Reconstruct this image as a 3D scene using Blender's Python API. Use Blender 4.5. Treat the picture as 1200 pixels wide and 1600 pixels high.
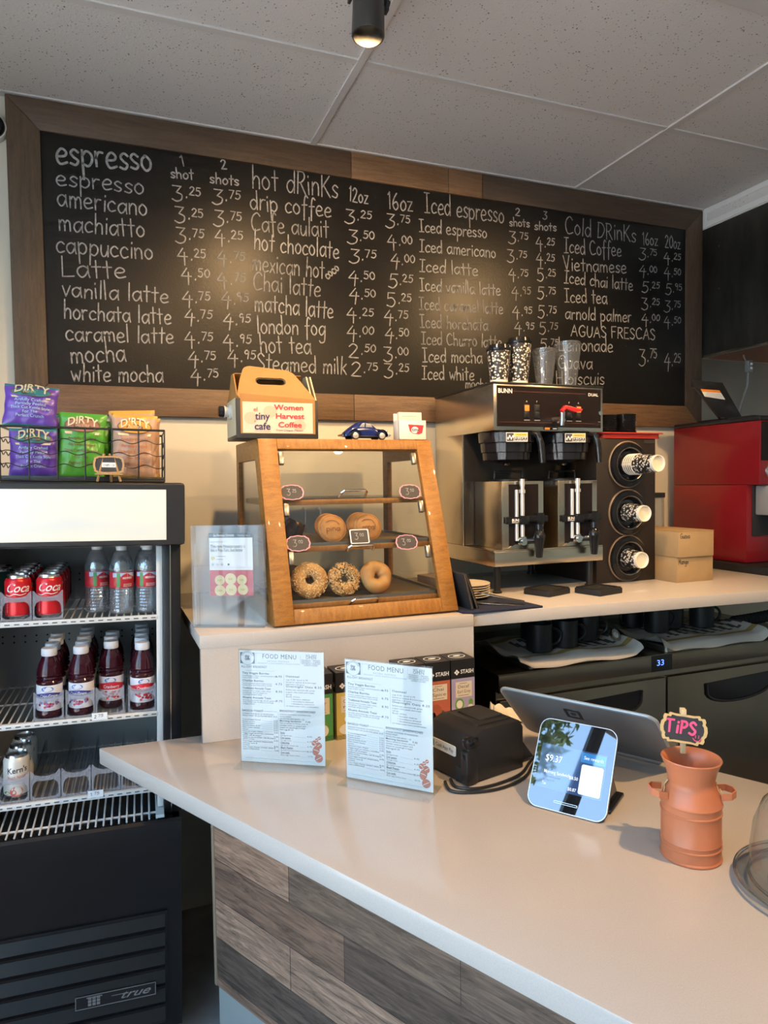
import bpy, bmesh, math, random
from mathutils import Matrix, Vector
from mathutils import noise as mnoise
PI = math.pi
R_ = math.radians
for o in list(bpy.data.objects):
    bpy.data.objects.remove(o)
scene = bpy.context.scene
COL = scene.collection
random.seed(7)

# ------------------------------------------------------------------ camera
CAM_R = ((0.931608, -0.363207, -0.013697), (-0.028210, -0.034681, -0.999000), (0.362369, 0.931063, -0.042555))  # right, down, forward
CAM_F = 1085.15
CAM_C = Vector((0.0, -2.637, 1.6))
cam_d = bpy.data.cameras.new('camera')
cam_d.sensor_fit = 'VERTICAL'
cam_d.sensor_height = 36.0
cam_d.lens = CAM_F * 36.0 / 1600.0
cam_d.clip_start = 0.02
cam = bpy.data.objects.new('camera', cam_d)
COL.objects.link(cam)
r_, d_, f_ = [Vector(v) for v in CAM_R]
cm = Matrix.Identity(4)
for i in range(3):
    cm[i][0], cm[i][1], cm[i][2], cm[i][3] = r_[i], -d_[i], -f_[i], CAM_C[i]
cam.matrix_world = cm
scene.camera = cam

def wall_point(u, v, y=0.0):
    """Where a photo point falls on an upright surface parallel to the back wall."""
    d = r_ * ((u - 600) / CAM_F) + d_ * ((v - 800) / CAM_F) + f_
    return CAM_C + d * ((y - CAM_C.y) / d.y)

# ------------------------------------------------------------------ world, lights, exposure
scene.view_settings.view_transform = 'Standard'
scene.view_settings.look = 'None'
scene.view_settings.gamma = 1.0
scene.view_settings.exposure = 0.0
scene.cycles.use_denoising = True
scene.cycles.max_bounces = 10
scene.cycles.diffuse_bounces = 5
scene.cycles.glossy_bounces = 5
scene.cycles.transmission_bounces = 10
scene.cycles.transparent_max_bounces = 24
scene.cycles.caustics_reflective = False
scene.cycles.caustics_refractive = False
scene.cycles.sample_clamp_indirect = 4.0

SKY_STRENGTH = 6.8
world = bpy.data.worlds.new('sky')
scene.world = world
world.use_nodes = True
nt = world.node_tree
nt.nodes.clear()
wo = nt.nodes.new('ShaderNodeOutputWorld')
bg = nt.nodes.new('ShaderNodeBackground')
tc = nt.nodes.new('ShaderNodeTexCoord')
sx = nt.nodes.new('ShaderNodeSeparateXYZ')
cr = nt.nodes.new('ShaderNodeValToRGB')
cr.color_ramp.elements[0].position = 0.0
cr.color_ramp.elements[0].color = (0.55, 0.62, 0.66, 1)
cr.color_ramp.elements[1].position = 0.75
cr.color_ramp.elements[1].color = (0.28, 0.50, 0.92, 1)
e = cr.color_ramp.elements.new(0.12)
e.color = (0.56, 0.82, 1.0, 1)
nt.links.new(tc.outputs['Generated'], sx.inputs[0])
nt.links.new(sx.outputs['Z'], cr.inputs[0])
nt.links.new(cr.outputs[0], bg.inputs['Color'])
bg.inputs['Strength'].default_value = SKY_STRENGTH
nt.links.new(bg.outputs[0], wo.inputs[0])

WARM = (1.0, 0.62, 0.28)
def lamp_spot(loc, target, power, size=2.2, blend=0.6, col=WARM, radius=0.03):
    l = bpy.data.lights.new('track_or_fill_spot', 'SPOT')
    l.energy = power
    l.color = col
    l.spot_size = size
    l.spot_blend = blend
    l.shadow_soft_size = radius
    o = bpy.data.objects.new('track_or_fill_spot', l)
    COL.objects.link(o)
    o.location = loc
    o.rotation_euler = (Vector(target) - Vector(loc)).to_track_quat('-Z', 'Y').to_euler()
    return o
# ceiling track spots outside the frame, the last an added fill; the one in view is lit in its own builder
lamp_spot((2.05, -1.25, 2.70), (1.45, -0.10, 1.6), 70, 1.75)
lamp_spot((1.28, -2.25, 2.73), (1.00, -1.20, 0.95), 125, 1.8)
lamp_spot((0.35, -2.30, 2.73), (0.45, -0.60, 1.3), 40, 1.4)  # added fill spot, put in to light the case front

def window_portal(loc, rot, sx_, sy_):
    l = bpy.data.lights.new('daylight_portal', 'AREA')
    l.shape = 'RECTANGLE'
    l.size = sx_
    l.size_y = sy_
    l.cycles.is_portal = True
    o = bpy.data.objects.new('daylight_portal', l)
    COL.objects.link(o)
    o.location = loc
    o.rotation_euler = rot
WIN_X = -1.05
window_portal((WIN_X - 0.10, -2.63, 1.60), (0, -PI / 2, 0), 2.5, 3.4)
sun_d = bpy.data.lights.new('street_sun', 'SUN')
sun_d.energy = 50.0
sun_d.color = (1.0, 0.93, 0.82)
sun_d.angle = 0.01
sun = bpy.data.objects.new('street_sun', sun_d)
COL.objects.link(sun)
sun.rotation_euler = Vector((-0.16, 0.55, -0.82)).to_track_quat('-Z', 'Y').to_euler()

# ------------------------------------------------------------------ materials
def _sock(n, *names):
    for k in names:
        if k in n.inputs:
            return n.inputs[k]
MATS = {}
def mat(name, col, rough=0.5, metal=0.0, spec=0.5, emit=None, estr=1.0, trans=0.0, ior=1.45, coat=0.0,
        vary=None, bump=None, stretch=(1, 1, 1), aniso=0.0):
    """vary = (scale, amount, [colour2]) noise colour variation; bump = (scale, strength)"""
    if name in MATS:
        return MATS[name]
    m = bpy.data.materials.new(name)
    m.use_nodes = True
    t = m.node_tree
    b = t.nodes['Principled BSDF']
    c4 = (col[0], col[1], col[2], 1)
    b.inputs['Base Color'].default_value = c4
    b.inputs['Roughness'].default_value = rough
    b.inputs['Metallic'].default_value = metal
    b.inputs['IOR'].default_value = ior
    _sock(b, 'Specular IOR Level', 'Specular').default_value = spec
    if trans:
        _sock(b, 'Transmission Weight', 'Transmission').default_value = trans
    if coat:
        _sock(b, 'Coat Weight', 'Coat').default_value = coat
    if emit:
        _sock(b, 'Emission Color', 'Emission').default_value = (emit[0], emit[1], emit[2], 1)
        b.inputs['Emission Strength'].default_value = estr
    if vary or bump:
        tcn = t.nodes.new('ShaderNodeTexCoord')
        mp = t.nodes.new('ShaderNodeMapping')
        mp.inputs['Scale'].default_value = stretch
        t.links.new(tcn.outputs['Object'], mp.inputs[0])
    if vary:
        nz = t.nodes.new('ShaderNodeTexNoise')
        nz.inputs['Scale'].default_value = vary[0]
        nz.inputs['Detail'].default_value = 6
        nz.inputs['Roughness'].default_value = 0.6
        t.links.new(mp.outputs[0], nz.inputs['Vector'])
        rp = t.nodes.new('ShaderNodeValToRGB')
        k = vary[1]
        c2 = vary[2] if len(vary) > 2 else tuple(max(0, c * (1 - k)) for c in col)
        rp.color_ramp.elements[0].position = 0.32
        rp.color_ramp.elements[1].position = 0.68
        rp.color_ramp.elements[0].color = (c2[0], c2[1], c2[2], 1)
        rp.color_ramp.elements[1].color = c4
        t.links.new(nz.outputs[0], rp.inputs[0])
        t.links.new(rp.outputs[0], b.inputs['Base Color'])
    if bump:
        nz2 = t.nodes.new('ShaderNodeTexNoise')
        nz2.inputs['Scale'].default_value = bump[0]
        nz2.inputs['Detail'].default_value = 4
        t.links.new(mp.outputs[0], nz2.inputs['Vector'])
        bp = t.nodes.new('ShaderNodeBump')
        bp.inputs['Strength'].default_value = bump[1]
        bp.inputs['Distance'].default_value = 0.002
        t.links.new(nz2.outputs[0], bp.inputs['Height'])
        t.links.new(bp.outputs[0], b.inputs['Normal'])
    MATS[name] = m
    return m

def thin_glass(name, tint=(0.95, 0.97, 0.97), refl=0.08, rough=0.0, haze=0.0, haze_col=(0.8, 0.85, 0.9), ripple=None):
    """A thin clear sheet: see-through, a Fresnel mirror sheen and a little scattered haze."""
    if name in MATS:
        return MATS[name]
    m = bpy.data.materials.new(name)
    m.use_nodes = True
    t = m.node_tree
    t.nodes.clear()
    out = t.nodes.new('ShaderNodeOutputMaterial')
    tr = t.nodes.new('ShaderNodeBsdfTransparent')
    tr.inputs[0].default_value = (*tint, 1)
    gl = t.nodes.new('ShaderNodeBsdfGlossy')
    gl.inputs['Roughness'].default_value = rough
    if ripple:
        tcn = t.nodes.new('ShaderNodeTexCoord')
        mp = t.nodes.new('ShaderNodeMapping')
        mp.inputs['Scale'].default_value = ripple[2]
        nz = t.nodes.new('ShaderNodeTexNoise')
        nz.inputs['Scale'].default_value = ripple[0]
        bp = t.nodes.new('ShaderNodeBump')
        bp.inputs['Strength'].default_value = ripple[1]
        bp.inputs['Distance'].default_value = 0.004
        t.links.new(tcn.outputs['Object'], mp.inputs[0])
        t.links.new(mp.outputs[0], nz.inputs['Vector'])
        t.links.new(nz.outputs[0], bp.inputs['Height'])
        t.links.new(bp.outputs[0], gl.inputs['Normal'])
    fr = t.nodes.new('ShaderNodeFresnel')
    geo = t.nodes.new('ShaderNodeNewGeometry')
    mr = t.nodes.new('ShaderNodeMapRange')
    mr.inputs['To Min'].default_value = 1.45
    mr.inputs['To Max'].default_value = 1 / 1.45
    t.links.new(geo.outputs['Backfacing'], mr.inputs[0])
    t.links.new(mr.outputs[0], fr.inputs[0])
    mul = t.nodes.new('ShaderNodeMath')
    mul.operation = 'MULTIPLY_ADD'
    mul.inputs[1].default_value = 1.0
    mul.inputs[2].default_value = refl - 0.04
    t.links.new(fr.outputs[0], mul.inputs[0])
    mx = t.nodes.new('ShaderNodeMixShader')
    t.links.new(mul.outputs[0], mx.inputs[0])
    t.links.new(tr.outputs[0], mx.inputs[1])
    t.links.new(gl.outputs[0], mx.inputs[2])
    last = mx
    if haze:
        df = t.nodes.new('ShaderNodeBsdfDiffuse')
        df.inputs[0].default_value = (*haze_col, 1)
        m2 = t.nodes.new('ShaderNodeMixShader')
        m2.inputs[0].default_value = haze
        t.links.new(mx.outputs[0], m2.inputs[1])
        t.links.new(df.outputs[0], m2.inputs[2])
        last = m2
    t.links.new(last.outputs[0], out.inputs[0])
    MATS[name] = m
    return m

def wood(name, c1, c2, scale=8.0, stretch=(1, 1, 1), rough=0.5, bump=0.25, coat=0.0, fine=60.0):
    if name in MATS:
        return MATS[name]
    m = bpy.data.materials.new(name)
    m.use_nodes = True
    t = m.node_tree
    b = t.nodes['Principled BSDF']
    b.inputs['Roughness'].default_value = rough
    if coat:
        _sock(b, 'Coat Weight', 'Coat').default_value = coat
    tcn = t.nodes.new('ShaderNodeTexCoord')
    mp = t.nodes.new('ShaderNodeMapping')
    mp.inputs['Scale'].default_value = stretch
    t.links.new(tcn.outputs['Object'], mp.inputs[0])
    n1 = t.nodes.new('ShaderNodeTexNoise')
    n1.inputs['Scale'].default_value = scale
    n1.inputs['Detail'].default_value = 8
    n1.inputs['Distortion'].default_value = 0.6
    n2 = t.nodes.new('ShaderNodeTexNoise')
    n2.inputs['Scale'].default_value = fine
    n2.inputs['Detail'].default_value = 4
    t.links.new(mp.outputs[0], n1.inputs['Vector'])
    t.links.new(mp.outputs[0], n2.inputs['Vector'])
    ad = t.nodes.new('ShaderNodeMath')
    ad.operation = 'MULTIPLY_ADD'
    ad.inputs[1].default_value = 0.45
    t.links.new(n2.outputs[0], ad.inputs[0])
    sc = t.nodes.new('ShaderNodeMath')
    sc.operation = 'MULTIPLY'
    sc.inputs[1].default_value = 0.6
    t.links.new(n1.outputs[0], sc.inputs[0])
    t.links.new(sc.outputs[0], ad.inputs[2])
    rp = t.nodes.new('ShaderNodeValToRGB')
    rp.color_ramp.elements[0].position = 0.38
    rp.color_ramp.elements[1].position = 0.68
    rp.color_ramp.elements[0].color = (*c1, 1)
    rp.color_ramp.elements[1].color = (*c2, 1)
    t.links.new(ad.outputs[0], rp.inputs[0])
    t.links.new(rp.outputs[0], b.inputs['Base Color'])
    bp = t.nodes.new('ShaderNodeBump')
    bp.inputs['Strength'].default_value = bump
    bp.inputs['Distance'].default_value = 0.002
    t.links.new(ad.outputs[0], bp.inputs['Height'])
    t.links.new(bp.outputs[0], b.inputs['Normal'])
    MATS[name] = m
    return m

# ------------------------------------------------------------------ mesh building
class MB:
    def __init__(s):
        s.v, s.f, s.m = [], [], []
    def add(s, vs, fs, m=0, M=None):
        n = len(s.v)
        if M is not None:
            vs = [M @ Vector(p) for p in vs]
        s.v.extend([tuple(p) for p in vs])
        for f in fs:
            s.f.append(tuple(i + n for i in f))
            s.m.append(m)
        return s
    def bm(s, bm, m=0, M=None):
        bm.verts.index_update()
        s.add([v.co.copy() for v in bm.verts], [[v.index for v in f.verts] for f in bm.faces], m, M)
        bm.free()
        return s
    def box(s, x0, y0, z0, x1, y1, z1, b=0.0, m=0, seg=2, M=None):
        bm = bmesh.new()
        bmesh.ops.create_cube(bm, size=1.0)
        for v in bm.verts:
            v.co = Vector(((x0 + x1) / 2 + v.co.x * (x1 - x0), (y0 + y1) / 2 + v.co.y * (y1 - y0), (z0 + z1) / 2 + v.co.z * (z1 - z0)))
        if b > 0:
            b = min(b, 0.49 * min(abs(x1 - x0), abs(y1 - y0), abs(z1 - z0)))
            bmesh.ops.bevel(bm, geom=bm.edges[:], offset=b, segments=seg, affect='EDGES', profile=0.5)
        return s.bm(bm, m, M)
    def lathe(s, prof, c=(0, 0, 0), seg=32, m=0, M=None, mats=None, a0=0.0, a1=2 * PI, cap=True):
        """prof = [(r, z)...] bottom to top; open ends are capped when r > 0"""
        full = abs(a1 - a0 - 2 * PI) < 1e-6
        n = seg if full else seg + 1
        vs, fs, ms = [], [], []
        for r, z in prof:
            for i in range(n):
                a = a0 + (a1 - a0) * i / seg
                vs.append((c[0] + r * math.cos(a), c[1] + r * math.sin(a), c[2] + z))
        for k in range(len(prof) - 1):
            for i in range(seg):
                j = (i + 1) % n if full else i + 1
                fs.append((k * n + i, k * n + j, (k + 1) * n + j, (k + 1) * n + i))
                ms.append(mats[k] if mats else m)
        if full and cap:
            if prof[0][0] > 1e-6:
                fs.append(tuple(range(n - 1, -1, -1))); ms.append(mats[0] if mats else m)
            if prof[-1][0] > 1e-6:
                b0 = (len(prof) - 1) * n
                fs.append(tuple(b0 + i for i in range(n))); ms.append(mats[-1] if mats else m)
        n0 = len(s.v)
        if M is not None:
            vs = [M @ Vector(p) for p in vs]
        s.v.extend([tuple(p) for p in vs])
        for f, mm in zip(fs, ms):
            s.f.append(tuple(i + n0 for i in f)); s.m.append(mm)
        return s
    def cyl(s, p0, p1, r, r2=None, seg=20, m=0, M=None):
        p0, p1 = Vector(p0), Vector(p1)
        d = p1 - p0
        q = d.to_track_quat('Z', 'Y').to_matrix().to_4x4()
        T = Matrix.Translation(p0) @ q
        if M is not None:
            T = M @ T
        return s.lathe([(r, 0), (r if r2 is None else r2, d.length)], seg=seg, m=m, M=T)
    def tube(s, pts, r, seg=8, m=0, M=None, closed=False):
        P = [Vector(p) for p in pts]
        n = len(P)
        rs = r if isinstance(r, (list, tuple)) else [r] * n
        vs, fs = [], []
        up = None
        for i in range(n):
            a = P[(i - 1) % n] if (closed or i > 0) else P[i]
            b = P[(i + 1) % n] if (closed or i < n - 1) else P[i]
            d = (b - a).normalized()
            if up is None:
                up = Vector((0, 0, 1)) if abs(d.z) < 0.9 else Vector((1, 0, 0))
            x = d.cross(up)
            if x.length < 1e-6:
                x = d.orthogonal()
            x.normalize()
            up = x.cross(d).normalized()
            for k in range(seg):
                t = 2 * PI * k / seg
                vs.append(P[i] + (x * math.cos(t) + up * math.sin(t)) * rs[i])
        for i in range(n if closed else n - 1):
            j = (i + 1) % n
            for k in range(seg):
                l = (k + 1) % seg
                fs.append((i * seg + k, j * seg + k, j * seg + l, i * seg + l))
        if not closed:
            fs.append(tuple(range(seg)))
            fs.append(tuple((n - 1) * seg + k for k in range(seg - 1, -1, -1)))
        return s.add(vs, fs, m, M)
    def prism(s, poly, z0, z1, m=0, M=None, bev=0.0):
        """polygon in x-y, extruded z0..z1"""
        if bev:
            bm = bmesh.new()
            vs = [bm.verts.new((p[0], p[1], z0)) for p in poly]
            f = bm.faces.new(vs)
            r = bmesh.ops.extrude_face_region(bm, geom=[f])
            for g in r['geom']:
                if isinstance(g, bmesh.types.BMVert):
                    g.co.z = z1
            bmesh.ops.recalc_face_normals(bm, faces=bm.faces[:])
            es = [e for e in bm.edges if e.calc_face_angle(0) > 0.3]
            bmesh.ops.bevel(bm, geom=es, offset=bev, segments=2, affect='EDGES', profile=0.5)
            return s.bm(bm, m, M)
        n = len(poly)
        vs = [(p[0], p[1], z0) for p in poly] + [(p[0], p[1], z1) for p in poly]
        fs = [tuple(range(n - 1, -1, -1)), tuple(range(n, 2 * n))]
        fs += [(i, (i + 1) % n, n + (i + 1) % n, n + i) for i in range(n)]
        return s.add(vs, fs, m, M)
    def ring(s, outer, inner, z0, z1, m=0, M=None):
        n = len(outer)
        vs = [(p[0], p[1], z) for z in (z0, z1) for q in (outer, inner) for p in q]
        fs = []
        for i in range(n):
            j = (i + 1) % n
            fs += [(i, n + i, n + j, j), (2 * n + i, 2 * n + j, 3 * n + j, 3 * n + i), (i, j, 2 * n + j, 2 * n + i), (n + i, 3 * n + i, 3 * n + j, n + j)]
        return s.add(vs, fs, m, M)
    def grid(s, fn, nu, nv, m=0, M=None):
        vs = [fn(i / nu, j / nv) for j in range(nv + 1) for i in range(nu + 1)]
        fs = [(j * (nu + 1) + i, j * (nu + 1) + i + 1, (j + 1) * (nu + 1) + i + 1, (j + 1) * (nu + 1) + i) for j in range(nv) for i in range(nu)]
        return s.add(vs, fs, m, M)
    def ball(s, c, r, seg=20, rings=12, m=0, M=None):
        if not isinstance(r, (tuple, list)):
            r = (r, r, r)
        pr = [(math.sin(PI * k / rings), -math.cos(PI * k / rings)) for k in range(rings + 1)]
        pr[0] = (0.0005, -1); pr[-1] = (0.0005, 1)
        T = Matrix.Translation(c) @ Matrix.Diagonal((r[0], r[1], r[2], 1))
        return s.lathe(pr, seg=seg, m=m, M=(M @ T if M is not None else T))

def rrect(x0, y0, x1, y1, r, n=5):
    out = []
    for cx, cy, a in ((x1 - r, y1 - r, 0), (x0 + r, y1 - r, PI / 2), (x0 + r, y0 + r, PI), (x1 - r, y0 + r, 1.5 * PI)):
        for k in range(n + 1):
            t = a + PI / 2 * k / n
            out.append((cx + r * math.cos(t), cy + r * math.sin(t)))
    return out

def circle(cx, cy, rx, ry=None, n=32):
    ry = rx if ry is None else ry
    return [(cx + rx * math.cos(2 * PI * i / n), cy + ry * math.sin(2 * PI * i / n)) for i in range(n)]

# planes for lettering and flat prints: x along the reader's right, y up the page, z towards the reader
def face_front(x, y, z):
    return Matrix(((1, 0, 0, x), (0, 0, -1, y), (0, 1, 0, z), (0, 0, 0, 1)))
def face_side(x, y, z):
    return Matrix(((0, 0, -1, x), (-1, 0, 0, y), (0, 1, 0, z), (0, 0, 0, 1)))
def face_up(x, y, z):
    return Matrix.Translation((x, y, z))

_tc = {}
def text_geo(s, size, bold=0.0, shear=0.0, align='LEFT', res=3, space=1.0):
    key = (s, bold, shear, align, res, space)
    if key not in _tc:
        c = bpy.data.curves.new('txt', 'FONT')
        c.body = s
        c.size = 1.0
        c.shear = shear
        c.offset = bold
        c.resolution_u = res
        c.align_x = align
        c.space_character = space
        c.fill_mode = 'FRONT'
        o = bpy.data.objects.new('txt', c)
        me = bpy.data.meshes.new_from_object(o)
        _tc[key] = ([tuple(v.co) for v in me.vertices], [tuple(p.vertices) for p in me.polygons])
        bpy.data.objects.remove(o)
        bpy.data.curves.remove(c)
        bpy.data.meshes.remove(me)
    vs, fs = _tc[key]
    return [(x * size, y * size, 0) for x, y, z in vs], fs

def text(mb, s, M, size, m=0, lift=0.0006, bold=0.0, shear=0.0, align='LEFT', fit=None, warp=None, res=3, space=1.0, sq=1.0):
    """Flat lettering on the plane M (x right, y up); fit = wanted width; warp maps (x, y) to a curved surface"""
    vs, fs = text_geo(s, size, bold, shear, align, res, space)
    if not vs:
        return mb
    if fit:
        w = max(v[0] for v in vs) - min(v[0] for v in vs)
        k = fit / w
        vs = [(v[0] * k, v[1] * sq, 0) for v in vs]
    if warp:
        vs = [warp(v[0], v[1]) for v in vs]
        return mb.add(vs, fs, m, M)
    return mb.add([(v[0], v[1], lift) for v in vs], fs, m, M)

def flat(mb, poly, M, m=0, lift=0.0004):
    return mb.add([(p[0], p[1], lift) for p in poly], [tuple(range(len(poly)))], m, M)
def flat_rect(mb, x0, y0, x1, y1, M, m=0, lift=0.0004):
    return flat(mb, [(x0, y0), (x1, y0), (x1, y1), (x0, y1)], M, m, lift)

# ------------------------------------------------------------------ objects
def make(name, mb, mats, smooth=35):
    me = bpy.data.meshes.new(name)
    me.from_pydata(mb.v, [], mb.f)
    if not isinstance(mats, (list, tuple)):
        mats = [mats]
    for m in mats:
        me.materials.append(m)
    me.polygons.foreach_set('material_index', mb.m)
    me.update()
    if smooth:
        bm = bmesh.new()
        bm.from_mesh(me)
        bmesh.ops.recalc_face_normals(bm, faces=bm.faces[:]) if smooth > 0 and name not in NO_RECALC else None
        bm.to_mesh(me)
        bm.free()
        me.polygons.foreach_set('use_smooth', [True] * len(me.polygons))
        me.set_sharp_from_angle(angle=R_(abs(smooth)))
    o = bpy.data.objects.new(name, me)
    COL.objects.link(o)
    return o
NO_RECALC = set()

def tag(o, label, cat, group=None, kind=None):
    o['label'] = label
    o['category'] = cat
    if group:
        o['group'] = group
    if kind:
        o['kind'] = kind
    return o

FRAME = [Matrix.Identity(4)]
def thing(name, label, cat, loc=(0, 0, 0), rz=0.0, group=None, kind=None):
    o = bpy.data.objects.new(name, None)
    COL.objects.link(o)
    o.empty_display_size = 0.05
    o.matrix_world = FRAME[0] @ Matrix.Translation(loc) @ Matrix.Rotation(rz, 4, 'Z')
    return tag(o, label, cat, group, kind)

def part(name, mb, mats, parent, label=None, smooth=35, loc=None, kind=None):
    o = make(name, mb, mats, smooth)
    o.parent = parent
    if loc:
        o.location = loc
    if label:
        o['label'] = label
    if kind:
        o['kind'] = kind
    return o

def solo(name, mb, mats, label, cat, loc=(0, 0, 0), rz=0.0, group=None, smooth=35):
    o = make(name, mb, mats, smooth)
    o.matrix_world = FRAME[0] @ Matrix.Translation(loc) @ Matrix.Rotation(rz, 4, 'Z')
    return tag(o, label, cat, group)

def struct(name, mb, mats, smooth=0, parent=None):
    o = make(name, mb, mats, smooth)
    o['kind'] = 'structure'
    o['label'] = name.replace('_', ' ')
    if parent:
        o.parent = parent
    return o

def dup(root, loc, rz=0.0, label=None, group=None):
    r = root.copy()
    COL.objects.link(r)
    r.matrix_world = FRAME[0] @ Matrix.Translation(loc) @ Matrix.Rotation(rz, 4, 'Z')
    if label:
        r['label'] = label
    if group:
        r['group'] = group
    for ch in list(root.children):
        c = ch.copy()
        COL.objects.link(c)
        c.parent = r
        for g in list(ch.children):
            d = g.copy()
            COL.objects.link(d)
            d.parent = c
    return r

# ================================================================== palette
m_wall = mat('wall_paint', (0.70, 0.66, 0.55), 0.7, bump=(220, 0.08))
m_floor = mat('floor_concrete', (0.40, 0.37, 0.34), 0.45, vary=(3, 0.4))
m_white = mat('white_paint', (0.78, 0.78, 0.74), 0.55)
m_black = mat('black_plastic', (0.014, 0.014, 0.015), 0.38)
m_blackgloss = mat('black_gloss', (0.010, 0.010, 0.012), 0.12)
m_blackmatte = mat('black_matte', (0.018, 0.018, 0.019), 0.7)
m_steel = mat('brushed_steel', (0.64, 0.57, 0.46), 0.22, 1.0, bump=(40, 0.06), stretch=(1, 1, 30))  # warm tint stands in for the warm walls reflected in the steel
m_steelh = mat('brushed_steel_across', (0.50, 0.48, 0.45), 0.32, 1.0, bump=(40, 0.06), stretch=(30, 30, 1))
m_steeldark = mat('dark_stainless', (0.25, 0.205, 0.16), 0.27, 1.0, bump=(30, 0.05), stretch=(40, 40, 1))
m_chrome = mat('chrome', (0.75, 0.74, 0.72), 0.10, 1.0)
m_quartz = mat('counter_quartz', (0.53, 0.475, 0.425), 0.14, vary=(420, 0.10), spec=0.5)
m_paper = mat('paper_white', (0.80, 0.82, 0.82), 0.6)
m_ink = mat('print_ink', (0.05, 0.05, 0.055), 0.6)
m_greyink = mat('print_grey', (0.30, 0.32, 0.34), 0.6)
m_whiteink = mat('print_white', (0.80, 0.80, 0.78), 0.5)
g_acrylic = thin_glass('clear_acrylic', (0.96, 0.975, 0.975), 0.045, 0.02, 0.015)
g_pane = thin_glass('window_glass', (0.97, 0.98, 0.98), 0.05)

# ================================================================== the room
CEIL = 2.905
X0, X1, YF = WIN_X, 4.3, -5.4
mb = MB().box(X0, YF, -0.08, X1, 0.14, 0.0)
floor = struct('floor', mb, m_floor)

def ceiling_material():
    m = bpy.data.materials.new('acoustic_tile')
    m.use_nodes = True
    t = m.node_tree
    b = t.nodes['Principled BSDF']
    b.inputs['Roughness'].default_value = 0.9
    tcn = t.nodes.new('ShaderNodeTexCoord')
    vo = t.nodes.new('ShaderNodeTexVoronoi')
    vo.inputs['Scale'].default_value = 88
    vo.inputs['Randomness'].default_value = 1.0
    n = t.nodes.new('ShaderNodeTexNoise')
    n.inputs['Scale'].default_value = 30
    t.links.new(tcn.outputs['Object'], vo.inputs['Vector'])
    t.links.new(tcn.outputs['Object'], n.inputs['Vector'])
    ad = t.nodes.new('ShaderNodeMath'); ad.operation = 'MULTIPLY_ADD'
    ad.inputs[1].default_value = 0.5
    t.links.new(n.outputs[0], ad.inputs[0])
    t.links.new(vo.outputs['Distance'], ad.inputs[2])
    rp = t.nodes.new('ShaderNodeValToRGB')
    rp.color_ramp.elements[0].position = 0.36
    rp.color_ramp.elements[0].color = (0.17, 0.16, 0.15, 1)
    rp.color_ramp.elements[1].position = 0.42
    rp.color_ramp.elements[1].color = (0.66, 0.645, 0.62, 1)
    t.links.new(ad.outputs[0], rp.inputs[0])
    t.links.new(rp.outputs[0], b.inputs['Base Color'])
    n2 = t.nodes.new('ShaderNodeTexNoise')
    n2.inputs['Scale'].default_value = 160
    t.links.new(tcn.outputs['Object'], n2.inputs['Vector'])
    bp = t.nodes.new('ShaderNodeBump')
    bp.inputs['Strength'].default_value = 0.35
    bp.inputs['Distance'].default_value = 0.002
    t.links.new(n2.outputs[0], bp.inputs['Height'])
    t.links.new(bp.outputs[0], b.inputs['Normal'])
    return m
m_tile = ceiling_material()
ceiling = struct('ceiling', MB().box(X0, YF, CEIL, X1, 0.14, CEIL + 0.08), m_tile)
m_tee = mat('ceiling_tee_metal', (0.60, 0.585, 0.56), 0.45)
tees = []
for x in (-1.68 + 1.215, 0.752, 1.968, 3.18):
    tees.append(MB().box(x - 0.0125, YF, CEIL - 0.007, x + 0.0125, 0.02, CEIL + 0.001, 0.001))
for k in range(8):
    y = -0.557 - 0.61 * k
    tees.append(MB().box(X0, y - 0.0125, CEIL - 0.005, 2.7, y + 0.0125, CEIL + 0.001, 0.001))
tees.append(MB().box(X0, -0.012, CEIL - 0.005, 2.72, 0.022, CEIL + 0.001, 0.001))
for i, t in enumerate(tees):
    struct('trim_%d' % (i + 1), t, m_tee)

WY = 0.022
struct('wall_back', MB().box(X0, WY, 0, X1, WY + 0.12, CEIL), m_wall)
# wall_left: daylight wall with three tall shop windows
mb = MB()
WZ0, WZ1 = 0.35, 2.895
mb.box(X0 - 0.12, YF, 0, X0, WY + 0.1, WZ0)
mb.box(X0 - 0.12, YF, WZ1, X0, WY + 0.1, CEIL)
mb.box(X0 - 0.12, -0.93, WZ0, X0, WY + 0.1, WZ1)
mb.box(X0 - 0.12, YF, WZ0, X0, -4.33, WZ1)
struct('wall_left', mb, m_wall)
m_frame = mat('window_frame_black', (0.02, 0.02, 0.022), 0.4)
def shop_window(n, a, b, axis):
    fr, gl = MB(), MB()
    w = 0.034
    def bar(p0, p1, z0, z1):
        if axis == 'x':
            fr.box(X0 - 0.09, p0, z0, X0 - 0.02, p1, z1, 0.004)
        else:
            fr.box(p0, YF - 0.09, z0, p1, YF - 0.02, z1, 0.004)
    bar(a, a + w, WZ0, WZ1); bar(b - w, b, WZ0, WZ1); bar(a, b, WZ0, WZ0 + w); bar(a, b, WZ1 - 0.025, WZ1)
    if axis == 'x':
        gl.box(X0 - 0.058, a + w, WZ0 + w, X0 - 0.052, b - w, WZ1 - 0.025)
    else:
        gl.box(a + w, YF - 0.058, WZ0 + w, b - w, YF - 0.052, WZ1 - 0.025)
    f = struct('window_%d' % n, fr, m_frame, 30)
    g = part('pane', gl, g_pane, f, smooth=0)
    g['kind'] = 'structure'
shop_window(1, -1.915, -0.93, 'x')
shop_window(2, -3.13, -1.915, 'x')
shop_window(3, -4.33, -3.13, 'x')
mb = MB()
mb.box(X0 - 0.12, YF - 0.12, 0, X1, YF, CEIL)
struct('wall_front', mb, m_wall)
struct('wall_right', MB().box(X1, YF, 0, X1 + 0.12, WY + 0.12, CEIL), m_wall)

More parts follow.
